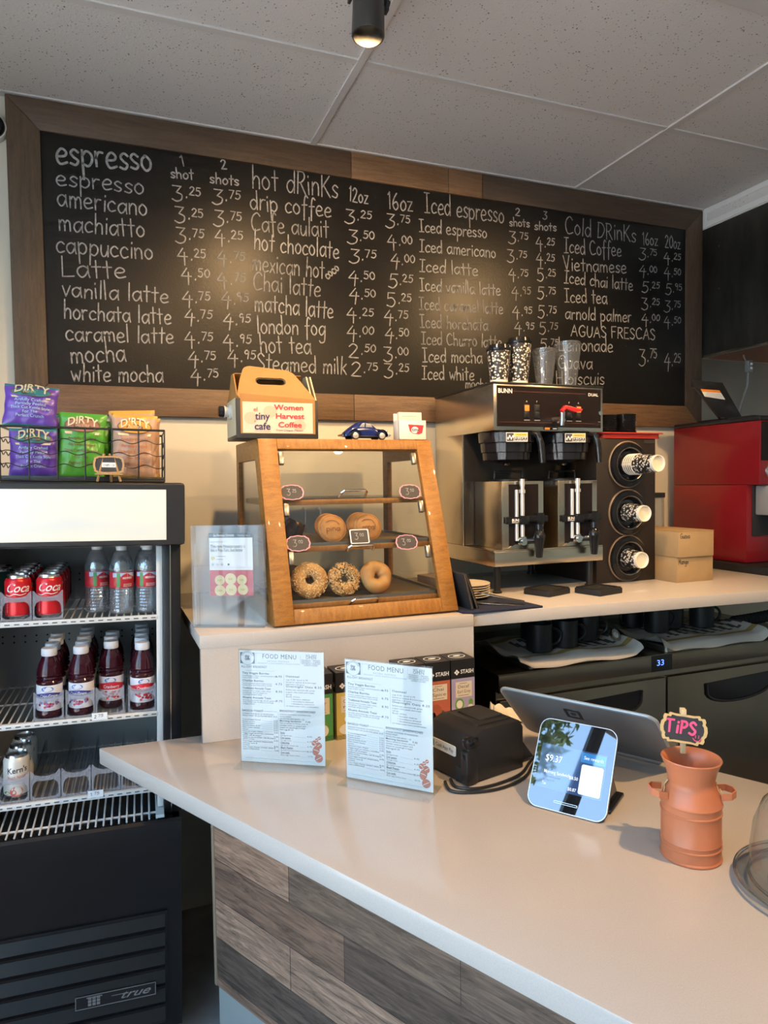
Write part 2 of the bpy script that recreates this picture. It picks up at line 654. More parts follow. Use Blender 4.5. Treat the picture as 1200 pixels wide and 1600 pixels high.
# the street tree whose crown shows in the payment screen's glass
m_bark = mat('bark', (0.09, 0.06, 0.04), 0.9)
m_leaf = mat('leaf_green', (0.14, 0.22, 0.04), 0.6, vary=(3, 0.6))
tree = thing('street_tree', 'leafy street tree outside the shop window', 'tree', (-4.3, -1.66, 0))
part('trunk', MB().tube([(0, 0, 0), (0.05, 0.05, 1.6), (0, 0.1, 3.2), (0.1, 0.1, 4.9)], [0.13, 0.11, 0.08, 0.03]), m_bark, tree)
rng = random.Random(3)
mb = MB()
for k in range(4200):
    a, b_ = rng.uniform(0, 2 * PI), math.acos(rng.uniform(-1, 1))
    rr = 0.85 * rng.random() ** 0.4
    c = Vector((rr * math.sin(b_) * math.cos(a), 0.1 + rr * math.sin(b_) * math.sin(a), 5.15 + 1.25 * rr * math.cos(b_)))
    T = Matrix.Translation(c) @ Matrix.Rotation(rng.uniform(0, 6), 4, 'X') @ Matrix.Rotation(rng.uniform(0, 6), 4, 'Z')
    s_ = rng.uniform(0.04, 0.09)
    mb.add([(-s_, 0, 0), (0, -s_ * .5, 0.01), (s_, 0, 0), (0, s_ * .5, 0.01)], [(0, 1, 2, 3)], 0, T)
NO_RECALC.add('foliage')
part('foliage', mb, m_leaf, tree, kind='stuff', smooth=0)
struct('ground', MB().box(-30, -30, -0.5, 30, 20, -0.09), mat('street_paving', (0.45, 0.43, 0.41), 0.9))

# ceiling return-air grille
vent = thing('ceiling_vent', 'perforated grey return air grille set in the ceiling at the top right', 'vent', (1.36, -1.78, CEIL))
mb = MB().ring(rrect(0, 0, 0.605, 0.61, 0.004), rrect(0.045, 0.045, 0.56, 0.565, 0.004), -0.014, -0.001)
part('frame', mb, m_tee, vent)
mb = MB()
for i in range(64):
    mb.box(0.045 + i * 0.0081, 0.045, -0.012, 0.045 + i * 0.0081 + 0.0045, 0.565, -0.006)
for i in range(64):
    mb.box(0.045, 0.045 + i * 0.0081, -0.011, 0.56, 0.045 + i * 0.0081 + 0.0045, -0.006)
part('grille', mb, mat('vent_grille', (0.30, 0.29, 0.28), 0.5), vent, smooth=0)
part('duct', MB().box(0.045, 0.045, -0.004, 0.56, 0.565, -0.0015), m_blackmatte, vent, smooth=0)

# ceiling track spot in view
head = thing('track_spotlight', 'black cylinder spotlight hanging from the ceiling above the chalkboard', 'spotlight', (0.618, -0.985, 2.70))
hx = Matrix.Rotation(R_(3), 4, 'Y') @ Matrix.Rotation(R_(-4), 4, 'X')
mb = MB().lathe([(0.0, 0.075), (0.030, 0.075), (0.036, 0.0), (0.0395, 0.0), (0.041, 0.004), (0.0385, 0.10), (0.036, 0.145), (0.02, 0.155), (0.0, 0.156)], seg=40, M=hx)
part('housing', mb, mat('lamp_black', (0.02, 0.02, 0.02), 0.35), head)
mb = MB().box(-0.052, -0.010, 0.075, -0.044, 0.010, 0.165, 0.002, M=hx).box(0.044, -0.010, 0.075, 0.052, 0.010, 0.165, 0.002, M=hx).box(-0.052, -0.010, 0.16, 0.052, 0.010, 0.168, 0.002, M=hx)
mb.cyl((-0.056, 0, 0.10), (0.056, 0, 0.10), 0.007, M=hx)
part('yoke', mb, m_black, head)
part('stem', MB().cyl((0.008, 0, 0.166), (0.008, 0, 0.205), 0.012), m_black, head)
part('bulb', MB().lathe([(0.0, 0.0715), (0.024, 0.072), (0.025, 0.0745), (0.0, 0.0748)], M=hx), mat('lamp_face', (1, 0.9, 0.7), 0.4, emit=(1.0, 0.78, 0.48), estr=1.5), head)
lamp_spot((0.618, -0.985, 2.692), (0.85, 0.0, 1.8), 66, 2.1)

# dome camera beside the board
sc_ = thing('security_camera', 'white ringed security camera with a dark dome at the left edge beside the chalkboard', 'camera', (-0.339, WY, 2.787))
TM = Matrix.Rotation(PI / 2, 4, 'X')
part('ring', MB().lathe([(0.0, 0.0), (0.046, 0.0), (0.046, 0.026), (0.0445, 0.030), (0.0415, 0.030), (0.0415, 0.02), (0.0, 0.02)], M=TM), m_white, sc_)
part('dome', MB().lathe([(0.0410, 0.022), (0.0405, 0.034), (0.035, 0.048), (0.020, 0.058), (0.0, 0.061)], M=TM), m_blackgloss, sc_)

# ================================================================== chalk menu board
board = thing('chalk_menu_board', 'long black chalkboard drinks menu in a brown wooden frame on the back wall', 'menu board', (-0.297, 0, 1.849))
BX, BZ = -0.297, 1.849
def chalkboard_material():
    m = mat('chalkboard_black', (0.0075, 0.0070, 0.0068), 0.36, spec=0.26)
    t = m.node_tree
    b = t.nodes['Principled BSDF']
    tcn = t.nodes.new('ShaderNodeTexCoord')
    mp = t.nodes.new('ShaderNodeMapping')
    mp.inputs['Scale'].default_value = (1, 1, 1.0)
    n = t.nodes.new('ShaderNodeTexNoise')
    n.inputs['Scale'].default_value = 160
    n.inputs['Detail'].default_value = 2
    t.links.new(tcn.outputs['Object'], mp.inputs[0])
    t.links.new(mp.outputs[0], n.inputs['Vector'])
    bp = t.nodes.new('ShaderNodeBump')
    bp.inputs['Strength'].default_value = 0.30
    bp.inputs['Distance'].default_value = 0.0012
    t.links.new(n.outputs[0], bp.inputs['Height'])
    t.links.new(bp.outputs[0], b.inputs['Normal'])
    n2 = t.nodes.new('ShaderNodeTexNoise')
    n2.inputs['Scale'].default_value = 5
    rp = t.nodes.new('ShaderNodeMapRange')
    rp.inputs['To Min'].default_value = 0.30
    rp.inputs['To Max'].default_value = 0.38
    t.links.new(tcn.outputs['Object'], n2.inputs['Vector'])
    t.links.new(n2.outputs[0], rp.inputs[0])
    t.links.new(rp.outputs[0], b.inputs['Roughness'])
    return m
m_board = chalkboard_material()
part('board_panel', MB().box(0.09, 0.004, 0.09, 2.92, 0.018, 0.965), m_board, board, smooth=0)
fw = [wood('frame_wood_dark', (0.039, 0.023, 0.013), (0.082, 0.050, 0.028), 7, (1.2, 6, 14), 0.55),
      wood('frame_wood_mid', (0.082, 0.043, 0.019), (0.160, 0.090, 0.043), 7, (1.2, 6, 14), 0.55),
      wood('frame_wood_left', (0.047, 0.030, 0.017), (0.098, 0.064, 0.037), 7, (14, 6, 1.2), 0.55),
      wood('frame_wood_umber', (0.031, 0.019, 0.012), (0.066, 0.041, 0.024), 7, (1.2, 6, 14), 0.55),
      wood('frame_wood_right', (0.035, 0.022, 0.013), (0.078, 0.050, 0.030), 7, (14, 6, 1.2), 0.55)]
OW, OH, FW_ = 3.007, 1.049, 0.102
TF = Matrix(((1, 0, 0, 0), (0, 0, -1, 0.019), (0, 1, 0, 0), (0, 0, 0, 1)))
def frame_board(poly, mt):
    part('frame_board', MB().prism(poly, 0.0, 0.024, M=TF, bev=0.0015), mt, board)
jt = [FW_, 1.204, 1.629, 1.789]
frame_board([(0.001, OH), (FW_, OH - FW_), (1.203, OH - FW_), (1.203, OH)], fw[0])
frame_board([(1.205, OH), (1.205, OH - FW_), (1.628, OH - FW_), (1.628, OH)], fw[1])  # board's own tint plus the spot's warm light in the colour
frame_board([(1.630, OH), (1.630, OH - FW_), (1.788, OH - FW_), (1.788, OH)], wood('frame_wood_tan_lit', (0.085, 0.043, 0.020), (0.165, 0.092, 0.045), 7, (1.2, 6, 14), 0.55))  # tan also carries the spot's warm light
frame_board([(1.790, OH), (1.790, OH - FW_), (OW - FW_, OH - FW_), (OW - 0.001, OH)], fw[3])
frame_board([(0.001, 0), (1.199, 0), (1.199, FW_), (FW_, FW_)], fw[1])
frame_board([(1.201, 0), (OW - 0.001, 0), (OW - FW_, FW_), (1.201, FW_)], wood('frame_wood_low', (0.095, 0.050, 0.024), (0.185, 0.105, 0.052), 7, (1.2, 6, 14), 0.55))
frame_board([(0, 0.001), (FW_ - 0.001, FW_), (FW_ - 0.001, OH - FW_), (0, OH - 0.001)], fw[2])
frame_board([(OW, 0.001), (OW, OH - 0.001), (OW - FW_ + 0.001, OH - FW_), (OW - FW_ + 0.001, FW_)], fw[4])

# ---- hand lettering: single-stroke letters, x-height 1
S, L = 's', 'l'
G = {
 'a': (.92, [(S, (.78, .8), (.5, 1), (.15, .8), (.05, .4), (.28, .02), (.55, .15), (.78, .6)), (L, (.8, 1.02), (.8, .3), (.86, 0))]),
 'b': (.85, [(L, (.08, 1.9), (.08, 0)), (S, (.08, .6), (.35, .98), (.7, .8), (.75, .35), (.45, .02), (.08, .15))]),
 'c': (.80, [(S, (.72, .8), (.45, 1), (.12, .75), (.06, .35), (.3, .02), (.72, .15))]),
 'd': (.90, [(S, (.74, .75), (.45, 1), (.12, .75), (.06, .35), (.3, .02), (.55, .1), (.76, .5)), (L, (.78, 1.9), (.78, 0))]),
 'e': (.85, [(S, (.08, .5), (.6, .55), (.72, .8), (.42, 1.02), (.12, .75), (.06, .35), (.3, .02), (.78, .15))]),
 'f': (.72, [(S, (.68, 1.7), (.45, 1.9), (.3, 1.5), (.28, .7), (.28, -.5)), (L, (.02, .95), (.6, 1.0))]),
 'g': (.92, [(S, (.76, .8), (.5, 1), (.15, .8), (.05, .4), (.28, .05), (.55, .15), (.76, .6)), (S, (.8, 1.0), (.8, -.2), (.7, -.7), (.3, -.8), (.1, -.6))]),
 'h': (.85, [(L, (.08, 1.9), (.08, 0)), (S, (.08, .6), (.35, 1), (.65, .85), (.7, .4), (.7, 0))]),
 'i': (.30, [(L, (.13, 1), (.13, 0)), (L, (.13, 1.4), (.15, 1.52))]),
 'k': (.80, [(L, (.08, 1.9), (.08, 0)), (L, (.65, 1.1), (.1, .5)), (L, (.25, .6), (.72, 0))]),
 'l': (.32, [(L, (.12, 1.9), (.12, 0))]),
 'm': (1.2, [(L, (.08, 1), (.08, 0)), (S, (.08, .6), (.3, 1), (.52, .85), (.55, .4), (.55, 0)), (S, (.55, .6), (.78, 1), (1.0, .85), (1.04, .4), (1.04, 0))]),
 'n': (.85, [(L, (.08, 1), (.08, 0)), (S, (.08, .6), (.35, 1), (.65, .85), (.7, .4), (.7, 0))]),
 'o': (.85, [(S, (.4, 1), (.12, .78), (.06, .35), (.35, .02), (.68, .25), (.72, .7), (.42, 1.02), (.3, .98))]),
 'p': (.88, [(L, (.08, 1.05), (.08, -.85)), (S, (.08, .7), (.38, 1), (.72, .8), (.75, .35), (.45, .02), (.08, .2))]),
 'r': (.66, [(L, (.08, 1), (.08, 0)), (S, (.08, .55), (.3, .95), (.6, .95))]),
 's': (.72, [(S, (.64, .85), (.35, 1.02), (.1, .78), (.3, .52), (.6, .3), (.42, .02), (.05, .12))]),
 't': (.66, [(L, (.3, 1.65), (.3, 0)), (L, (.0, 1.05), (.62, 1.07))]),
 'u': (.85, [(S, (.08, 1), (.08, .4), (.25, .02), (.5, .1), (.7, .6)), (L, (.72, 1), (.72, 0))]),
 'v': (.75, [(L, (.04, 1), (.34, 0), (.70, 1.05))]),
 'w': (1.1, [(L, (.04, 1), (.28, 0), (.52, .75), (.76, 0), (1.02, 1.05))]),
 'x': (.75, [(L, (.05, 1), (.65, 0)), (L, (.65, 1), (.05, 0))]),
 'y': (.8, [(L, (.05, 1), (.38, .1)), (L, (.7, 1), (.2, -.8))]),
 'z': (.75, [(L, (.05, .95), (.65, .98), (.08, .02), (.72, .05))]),
 'A': (1.1, [(L, (.02, 0), (.5, 1.75), (1.0, 0)), (L, (.2, .65), (.8, .7))]),
 'C': (1.15, [(S, (1.0, 1.45), (.65, 1.75), (.2, 1.4), (.08, .7), (.4, .05), (1.05, .2))]),
 'D': (1.1, [(L, (.1, 1.7), (.1, 0)), (S, (.0, 1.7), (.6, 1.6), (.95, .95), (.6, .15), (.05, .02))]),
 'E': (.85, [(L, (.75, 1.7), (.08, 1.7), (.08, 0), (.78, .02)), (L, (.08, .9), (.6, .9))]),
 'F': (.85, [(L, (.8, 1.75), (.08, 1.7), (.08, 0)), (L, (.08, .95), (.65, .97))]),
 'G': (1.15, [(S, (1.0, 1.45), (.65, 1.75), (.2, 1.4), (.08, .7), (.4, .05), (.9, .15), (1.0, .7)), (L, (.6, .72), (1.05, .72))]),
 'H': (1.0, [(L, (.08, 1.75), (.08, 0)), (L, (.85, 1.75), (.85, 0)), (L, (.08, .85), (.85, .9))]),
 'I': (.85, [(L, (.4, 1.75), (.4, 0)), (L, (.05, 1.75), (.75, 1.75)), (L, (.05, 0), (.75, .02))]),
 'K': (1.0, [(L, (.08, 1.75), (.08, 0)), (L, (.85, 1.75), (.1, .75)), (L, (.25, .95), (.95, 0))]),
 'L': (.95, [(L, (.1, 1.8), (.08, 0), (.85, .05))]),
 'M': (1.2, [(L, (.05, 0), (.15, 1.7), (.55, .6), (.95, 1.7), (1.08, 0))]),
 'N': (1.0, [(L, (.08, 0), (.08, 1.7), (.85, 0), (.85, 1.7))]),
 'P': (.95, [(L, (.1, 1.7), (.1, 0)), (S, (.0, 1.7), (.6, 1.65), (.8, 1.25), (.5, .85), (.1, .8))]),
 'R': (1.0, [(L, (.1, 1.7), (.1, 0)), (S, (.0, 1.7), (.6, 1.65), (.75, 1.25), (.45, .9), (.1, .85)), (L, (.35, .87), (.9, 0))]),
 'S': (.9, [(S, (.8, 1.45), (.45, 1.75), (.1, 1.4), (.4, .95), (.8, .5), (.5, .02), (.05, .2))]),
 'T': (1.0, [(L, (.45, 1.7), (.45, 0)), (L, (.0, 1.7), (.95, 1.72))]),
 'U': (1.0, [(S, (.08, 1.7), (.08, .6), (.3, .03), (.65, .08), (.85, .7), (.86, 1.7))]),
 'V': (.95, [(L, (.03, 1.75), (.42, 0), (.88, 1.8))]),
 '0': (.95, [(S, (.45, 1.7), (.12, 1.3), (.06, .6), (.4, .02), (.78, .4), (.82, 1.2), (.5, 1.72), (.4, 1.68))]),
 '1': (.5, [(L, (.08, 1.45), (.28, 1.75), (.28, 0))]),
 '2': (.95, [(S, (.08, 1.4), (.4, 1.75), (.75, 1.4), (.5, .75), (.05, .05)), (L, (.05, .05), (.85, .03))]),
 '3': (.9, [(L, (.08, 1.72), (.72, 1.72), (.35, 1.0)), (S, (.35, 1.0), (.75, .75), (.7, .2), (.35, -.05), (.02, .15))]),
 '4': (.95, [(L, (.5, 1.75), (.05, .8), (.85, .85)), (L, (.62, 1.3), (.6, -.15))]),
 '5': (.95, [(L, (.8, 1.72), (.2, 1.7), (.15, 1.0)), (S, (.15, 1.0), (.55, 1.1), (.8, .6), (.5, .02), (.05, .15))]),
 '6': (.9, [(S, (.6, 1.75), (.2, 1.1), (.08, .45), (.4, .0), (.75, .35), (.55, .85), (.12, .6))]),
 '7': (.9, [(L, (.05, 1.7), (.8, 1.7), (.3, 0))]),
 '8': (.9, [(S, (.7, 1.45), (.4, 1.75), (.15, 1.4), (.4, .95), (.75, .5), (.4, .02), (.08, .45), (.4, .95), (.7, 1.45))]),
 '9': (.9, [(S, (.7, 1.4), (.4, 1.75), (.1, 1.35), (.3, .95), (.7, 1.25), (.72, 1.4)), (L, (.72, 1.5), (.6, 0))]),
 '.': (.35, [(L, (.14, .0), (.2, .12))]), ' ': (.55, []), "'": (.3, [(L, (.12, 1.8), (.1, 1.4))]),
}
def smooth_line(pts, n=5):
    out = []
    P = [pts[0]] + list(pts) + [pts[-1]]
    for i in range(1, len(P) - 2):
        p0, p1, p2, p3 = P[i - 1:i + 3]
        for k in range(n):
            t = k / n
            out.append(tuple(0.5 * (2 * p1[c] + (p2[c] - p0[c]) * t + (2 * p0[c] - 5 * p1[c] + 4 * p2[c] - p3[c]) * t * t + (3 * p1[c] - p0[c] - 3 * p2[c] + p3[c]) * t ** 3) for c in (0, 1)))
    out.append(pts[-1])
    return out
def ribbon(mb, pts, w, M, m=0, lift=0.0005):
    n = len(pts)
    if n < 2:
        return
    vs, fs = [], []
    for i in range(n):
        a, b = pts[max(i - 1, 0)], pts[min(i + 1, n - 1)]
        dx, dy = b[0] - a[0], b[1] - a[1]
        l = math.hypot(dx, dy) or 1
        ex, ey = (dx / l, dy / l)
        px, py = pts[i]
        if i == 0:
            px, py = px - ex * w * .35, py - ey * w * .35
        if i == n - 1:
            px, py = px + ex * w * .35, py + ey * w * .35
        ww = w * (0.42 if i in (0, n - 1) else 0.5)
        vs += [(px - ey * ww, py + ex * ww, lift), (px + ey * ww, py - ex * ww, lift)]
    for i in range(n - 1):
        fs.append((2 * i, 2 * i + 1, 2 * i + 3, 2 * i + 2))
    mb.add(vs, fs, m, M)
hand = random.Random(11)
def hand_text(mb, s, M, width, xh, w, m=0, jit=0.05, lift=0.0005, xh2=None):
    """hand lettering of the given total width on plane M"""
    adv = [G[c][0] + 0.12 for c in s]
    k = width / max(sum(adv) - 0.12, 0.1)
    x = 0.0
    for c, a in zip(s, adv):
        dy = hand.uniform(-jit, jit)
        sc = 1 + hand.uniform(-jit, jit)
        sh = hand.uniform(-0.04, 0.08)
        for st in G[c][1]:
            pts = st[1:]
            P = smooth_line(pts) if st[0] == S else list(pts)
            if st[0] == L:
                Q = []
                for i in range(len(P) - 1):
                    for q in range(3):
                        t = q / 3
                        Q.append((P[i][0] + (P[i + 1][0] - P[i][0]) * t, P[i][1] + (P[i + 1][1] - P[i][1]) * t))
                Q.append(P[-1])
                if len(P) > 2:
                    for i in range(len(P) - 1):
                        seg = [P[i], P[i + 1]]
                        ribbon(mb, [((x + (p[0] + sh * p[1])) * k, (p[1] * sc + dy) * xh) for p in seg], w, M, m, lift)
                    continue
                P = Q
            ribbon(mb, [((x + (p[0] + sh * p[1])) * k, (p[1] * sc + dy) * xh) for p in P], w, M, m, lift)
        x += a
m_chalk = mat('chalk_white', (0.38, 0.385, 0.385), 0.9, vary=(90, 0.5, (0.17, 0.17, 0.17)))
m_chalkfaint = mat('chalk_worn', (0.30, 0.30, 0.295), 0.9, vary=(60, 0.6, (0.12, 0.12, 0.12)))
BS = 0.0035   # board face
NO_RECALC.update(('chalk_lettering', 'chalk_price'))
def at_board(u, v):
    p = wall_point(u, v, BS)
    return p.x - BX, p.z - BZ
def chalk(mb, s, u0, v0, u1, v1, xh, m=0, w=0.0050):
    a, b = at_board(u0, v0), at_board(u1, v1)
    dx, dz = b[0] - a[0], b[1] - a[1]
    ln = math.hypot(dx, dz)
    k = abs(at_board(u0, v0 - 10)[1] - a[1]) / 10
    ang = math.atan2(dz, dx)
    M = face_front(a[0], BS, a[1]) @ Matrix.Rotation(ang, 4, 'Z')
    hand_text(mb, s, M, ln, xh * k, w, m)
def price(mb, s, u, v, h, m=0, wpx=46, w=0.0048):
    a = at_board(u, v)
    k = abs(at_board(u, v - 10)[1] - a[1]) / 10
    kx = (at_board(u + 10, v)[0] - a[0]) / 10
    M = face_front(a[0], BS, a[1])
    hand_text(mb, s[0], M, wpx * .40 * kx, h * k / 1.75, w, m, 0.03)
    hand_text(mb, '.', face_front(a[0] + wpx * .47 * kx, BS, a[1] + h * .28 * k), 0.005, h * k / 1.75, w, m)
    hand_text(mb, s[2:], face_front(a[0] + wpx * .58 * kx, BS, a[1] + h * .50 * k), wpx * .42 * kx, h * k * .55 / 1.75, w * .9, m, 0.03)
def lettering(lines=(), prices=(), h=24, wpx=46):
    for l in lines:
        mb = MB()
        chalk(mb, *l)
        part('chalk_lettering', mb, [m_chalk, m_chalkfaint], board, smooth=0)
    if prices:
        for p in prices:
            mb = MB()
            price(mb, p[0], p[1], p[2], p[3] if len(p) > 3 else h, p[4] if len(p) > 4 else 0, wpx)
            part('chalk_price', mb, [m_chalk, m_chalkfaint], board, smooth=0)
lettering([('espresso', 88, 256, 239, 267, 24, 0, 0.008)])
lettering([('espresso', 88, 289, 226, 304, 16), ('americano', 90, 322, 231, 337, 17), ('machiatto', 92, 360, 227, 371, 17),
           ('cappuccino', 88, 395, 240, 406, 17), ('Latte', 96, 432, 198, 435, 17), ('vanilla latte', 97, 463, 264, 474, 15),
           ('horchata latte', 100, 498, 268, 507, 15), ('caramel latte', 103, 532, 272, 537, 15), ('mocha', 111, 567, 198, 565, 17),
           ('white mocha', 112, 596, 256, 597, 15)])
lettering([('1', 283, 259, 290, 259, 9), ('shot', 267, 278, 303, 281, 9)],
          [('3.25', 269, 313), ('3.25', 273, 347), ('3.75', 274, 379), ('4.25', 277, 411), ('4.50', 283, 442), ('4.75', 284, 478), ('4.75', 287, 507), ('4.75', 288, 542), ('4.75', 293, 572), ('4.75', 297, 600)])
lettering([('2', 346, 264, 355, 264, 8), ('shots', 328, 286, 374, 290, 9)],
          [('3.75', 331, 318), ('3.75', 333, 352), ('4.25', 335, 382), ('4.75', 338, 415, 24, 1), ('4.75', 339, 449, 24, 1), ('4.95', 344, 480, 24, 1), ('4.95', 347, 513), ('4.95', 348, 546), ('4.95', 355, 571)])
lettering([('hot dRinKs', 394, 294, 529, 310, 20)])
lettering([('drip coffee', 391, 327, 518, 340, 16), ('Cafe aulait', 392, 360, 514, 371, 16, 1), ('hot chocolate', 397, 390, 530, 404, 16),
           ('mexican hot', 394, 422, 507, 436, 16, 1), ('coco', 512, 437, 531, 421, 8), ('Chai latte', 395, 452, 501, 464, 16, 1),
           ('matcha latte', 398, 486, 521, 498, 16), ('london fog', 402, 521, 509, 524, 15), ('hot tea', 407, 551, 487, 553, 16), ('Steamed milk', 402, 578, 542, 585, 15)])
lettering([('12oz', 545, 314, 575, 319, 13)], [('3.25', 538, 348), ('3.50', 542, 380), ('3.75', 545, 410), ('4.50', 543, 444), ('4.50', 544, 472), ('4.25', 541, 502), ('4.00', 541, 531), ('2.50', 544, 559), ('2.75', 548, 588)], 22, 44)
lettering([('16oz', 606, 326, 645, 331, 15)], [('3.75', 602, 355), ('4.00', 605, 388), ('4.00', 609, 418), ('5.25', 606, 449), ('5.25', 604, 479), ('4.75', 599, 506), ('4.50', 600, 534), ('3.00', 599, 564), ('3.25', 600, 590)], 22, 40)
lettering([('Iced espresso', 663, 332, 788, 349, 17)])
lettering([('Iced espresso', 655, 362, 761, 372, 11), ('Iced americano', 655, 393, 775, 403, 11), ('Iced latte', 655, 424, 747, 431, 11),
           ('Iced vanilla latte', 656, 454, 782, 462, 11), ('Iced caramel latte', 655, 483, 786, 491, 11, 1), ('Iced horchata', 656, 512, 763, 516, 11, 1),
           ('Iced Churro latte', 658, 538, 784, 543, 11, 1), ('Iced mocha', 660, 566, 754, 567, 12), ('Iced white', 659, 593, 741, 594, 12), ('mocha', 727, 606, 763, 607, 8, 1)])
lettering([('2', 805, 337, 813, 338, 7), ('shots', 796, 353, 828, 355, 7)],
          [('3.75', 794, 380), ('3.75', 792, 409), ('4.75', 794, 438), ('4.95', 798, 467, 20, 1), ('4.95', 800, 497), ('4.95', 803, 522)], 19, 32)
lettering([('3', 848, 342, 855, 343, 7), ('shots', 835, 359, 870, 361, 7)],
          [('4.25', 837, 390), ('4.25', 837, 415), ('5.25', 839, 439), ('5.75', 839, 467), ('5.75', 840, 497), ('5.75', 842, 522, 19, 1), ('5.75', 843, 546, 17, 1)], 20, 30)
lettering([('Cold DRinKs', 883, 365, 994, 379, 15)])
lettering([('Iced Coffee', 881, 395, 971, 401, 13), ('Vietnamese', 881, 422, 979, 427, 12), ('Iced chai latte', 881, 442, 989, 454, 11), ('Iced tea', 882, 472, 949, 475, 12),
           ('arnold palmer', 883, 498, 987, 504, 11), ('AGUAS FRESCAS', 892, 525, 1024, 531, 10), ('Lemonade', 873, 548, 958, 550, 12), ('Guava', 872, 576, 926, 577, 12), ('Hibiscuis', 869, 601, 945, 601, 12)])
lettering([('16oz', 1004, 382, 1028, 384, 11)], [('3.75', 998, 405), ('4.00', 998, 432), ('5.25', 1002, 457), ('3.25', 1002, 483), ('4.00', 1002, 508), ('3.75', 998, 571, 26)], 18, 29)
lettering([('20oz', 1039, 387, 1063, 389, 11)], [('4.25', 1037, 412), ('4.50', 1037, 436), ('5.95', 1039, 460), ('3.75', 1037, 487), ('4.50', 1037, 512), ('4.25', 1037, 578, 26)], 18, 27)

# ================================================================== kitchen side: steel wall sheet and exhaust hood
m_hood = mat('hood_steel', (0.15, 0.155, 0.145), 0.42, 1.0, vary=(3.0, 0.45), stretch=(1, 4, 1), bump=(20, 0.04))
m_sheet = mat('wall_steel_sheet', (0.40, 0.38, 0.35), 0.38, 1.0, bump=(25, 0.05), stretch=(30, 30, 1))
sheet = thing('steel_wall_sheet', 'stainless steel sheet covering the wall behind the red machine', 'wall panel', (2.70, WY, 1.0))
part('sheet', MB().box(0.0, -0.006, 0.2, 1.58, -0.001, 1.188), m_sheet, sheet, smooth=0)
part('edge_strip', MB().box(-0.022, -0.012, 0.2, 0.001, -0.001, 0.86, 0.002), m_steel, sheet)
hood = thing('exhaust_hood', 'dark stainless exhaust hood with a white tiled band under the ceiling', 'range hood', (2.715, 0, 2.2))
part('side_sheet', MB().box(0, -1.35, 0.0, 0.012, 0.018, 0.606, 0.001), m_hood, hood)
part('hood_shell', MB().box(0.012, -1.35, 0.001, 1.55, -1.338, 0.606).box(0.012, 0.006, -0.01, 1.55, 0.016, 0.606).box(0.012, -1.338, 0.59, 1.55, 0.006, 0.606), mat('hood_inner_reflection', (0.30, 0.16, 0.11), 0.45, 0.7), hood, smooth=0)  # inner reddish brown is the red machine's reflection put into the colour
mb = MB().box(-0.003, -1.352, -0.012, 0.016, 0.018, 0.001, 0.002)
for i in range(7):
    for j in range(3):
        mb.cyl((-0.0015, -0.10 - 0.17 * i, 0.10 + 0.2 * j), (0.0, -0.10 - 0.17 * i, 0.10 + 0.2 * j), 0.003, seg=8)
part('lip_and_rivets', mb, m_steel, hood)
mb = MB().box(-0.004, -1.35, 0.606, 0.03, 0.0, 0.704, 0.002)
mb.ring([(-1.34, 0.612), (-0.012, 0.612), (-0.012, 0.698), (-1.34, 0.698)], [(-1.31, 0.636), (-0.03, 0.636), (-0.03, 0.676), (-1.31, 0.676)], 0, 0.004, M=Matrix(((0, 0, -1, -0.004), (1, 0, 0, 0), (0, 1, 0, 0), (0, 0, 0, 1))))
part('white_band', mb, m_white, hood)
part('tile_inset', MB().box(-0.0055, -1.31, 0.636, -0.003, -0.03, 0.676), m_tile, hood, smooth=0)
cordsw = thing('hood_switch_cord', 'grey cord with an inline switch hanging under the hood edge', 'cord', (2.86, -0.10, 1.85))
part('cord', MB().tube([(0.016, 0, 0.345), (0.022, 0.0, 0.33), (0.04, -0.005, 0.30)] , 0.004).tube([(0.042, -0.005, 0.27), (0.044, 0, 0.20), (0.02, 0.01, 0.12), (0.006, 0.02, 0.05), (0.004, 0.02, 0.022)], 0.006), mat('cord_grey', (0.25, 0.25, 0.25), 0.5), cordsw)
part('switch', MB().box(0.026, -0.022, 0.262, 0.058, 0.004, 0.318, 0.004).box(0.036, -0.026, 0.275, 0.048, -0.021, 0.285, 0.001, m=1).box(0.036, -0.026, 0.295, 0.048, -0.021, 0.305, 0.001, m=1), [mat('switch_grey', (0.22, 0.22, 0.22), 0.5), m_whiteink], cordsw)

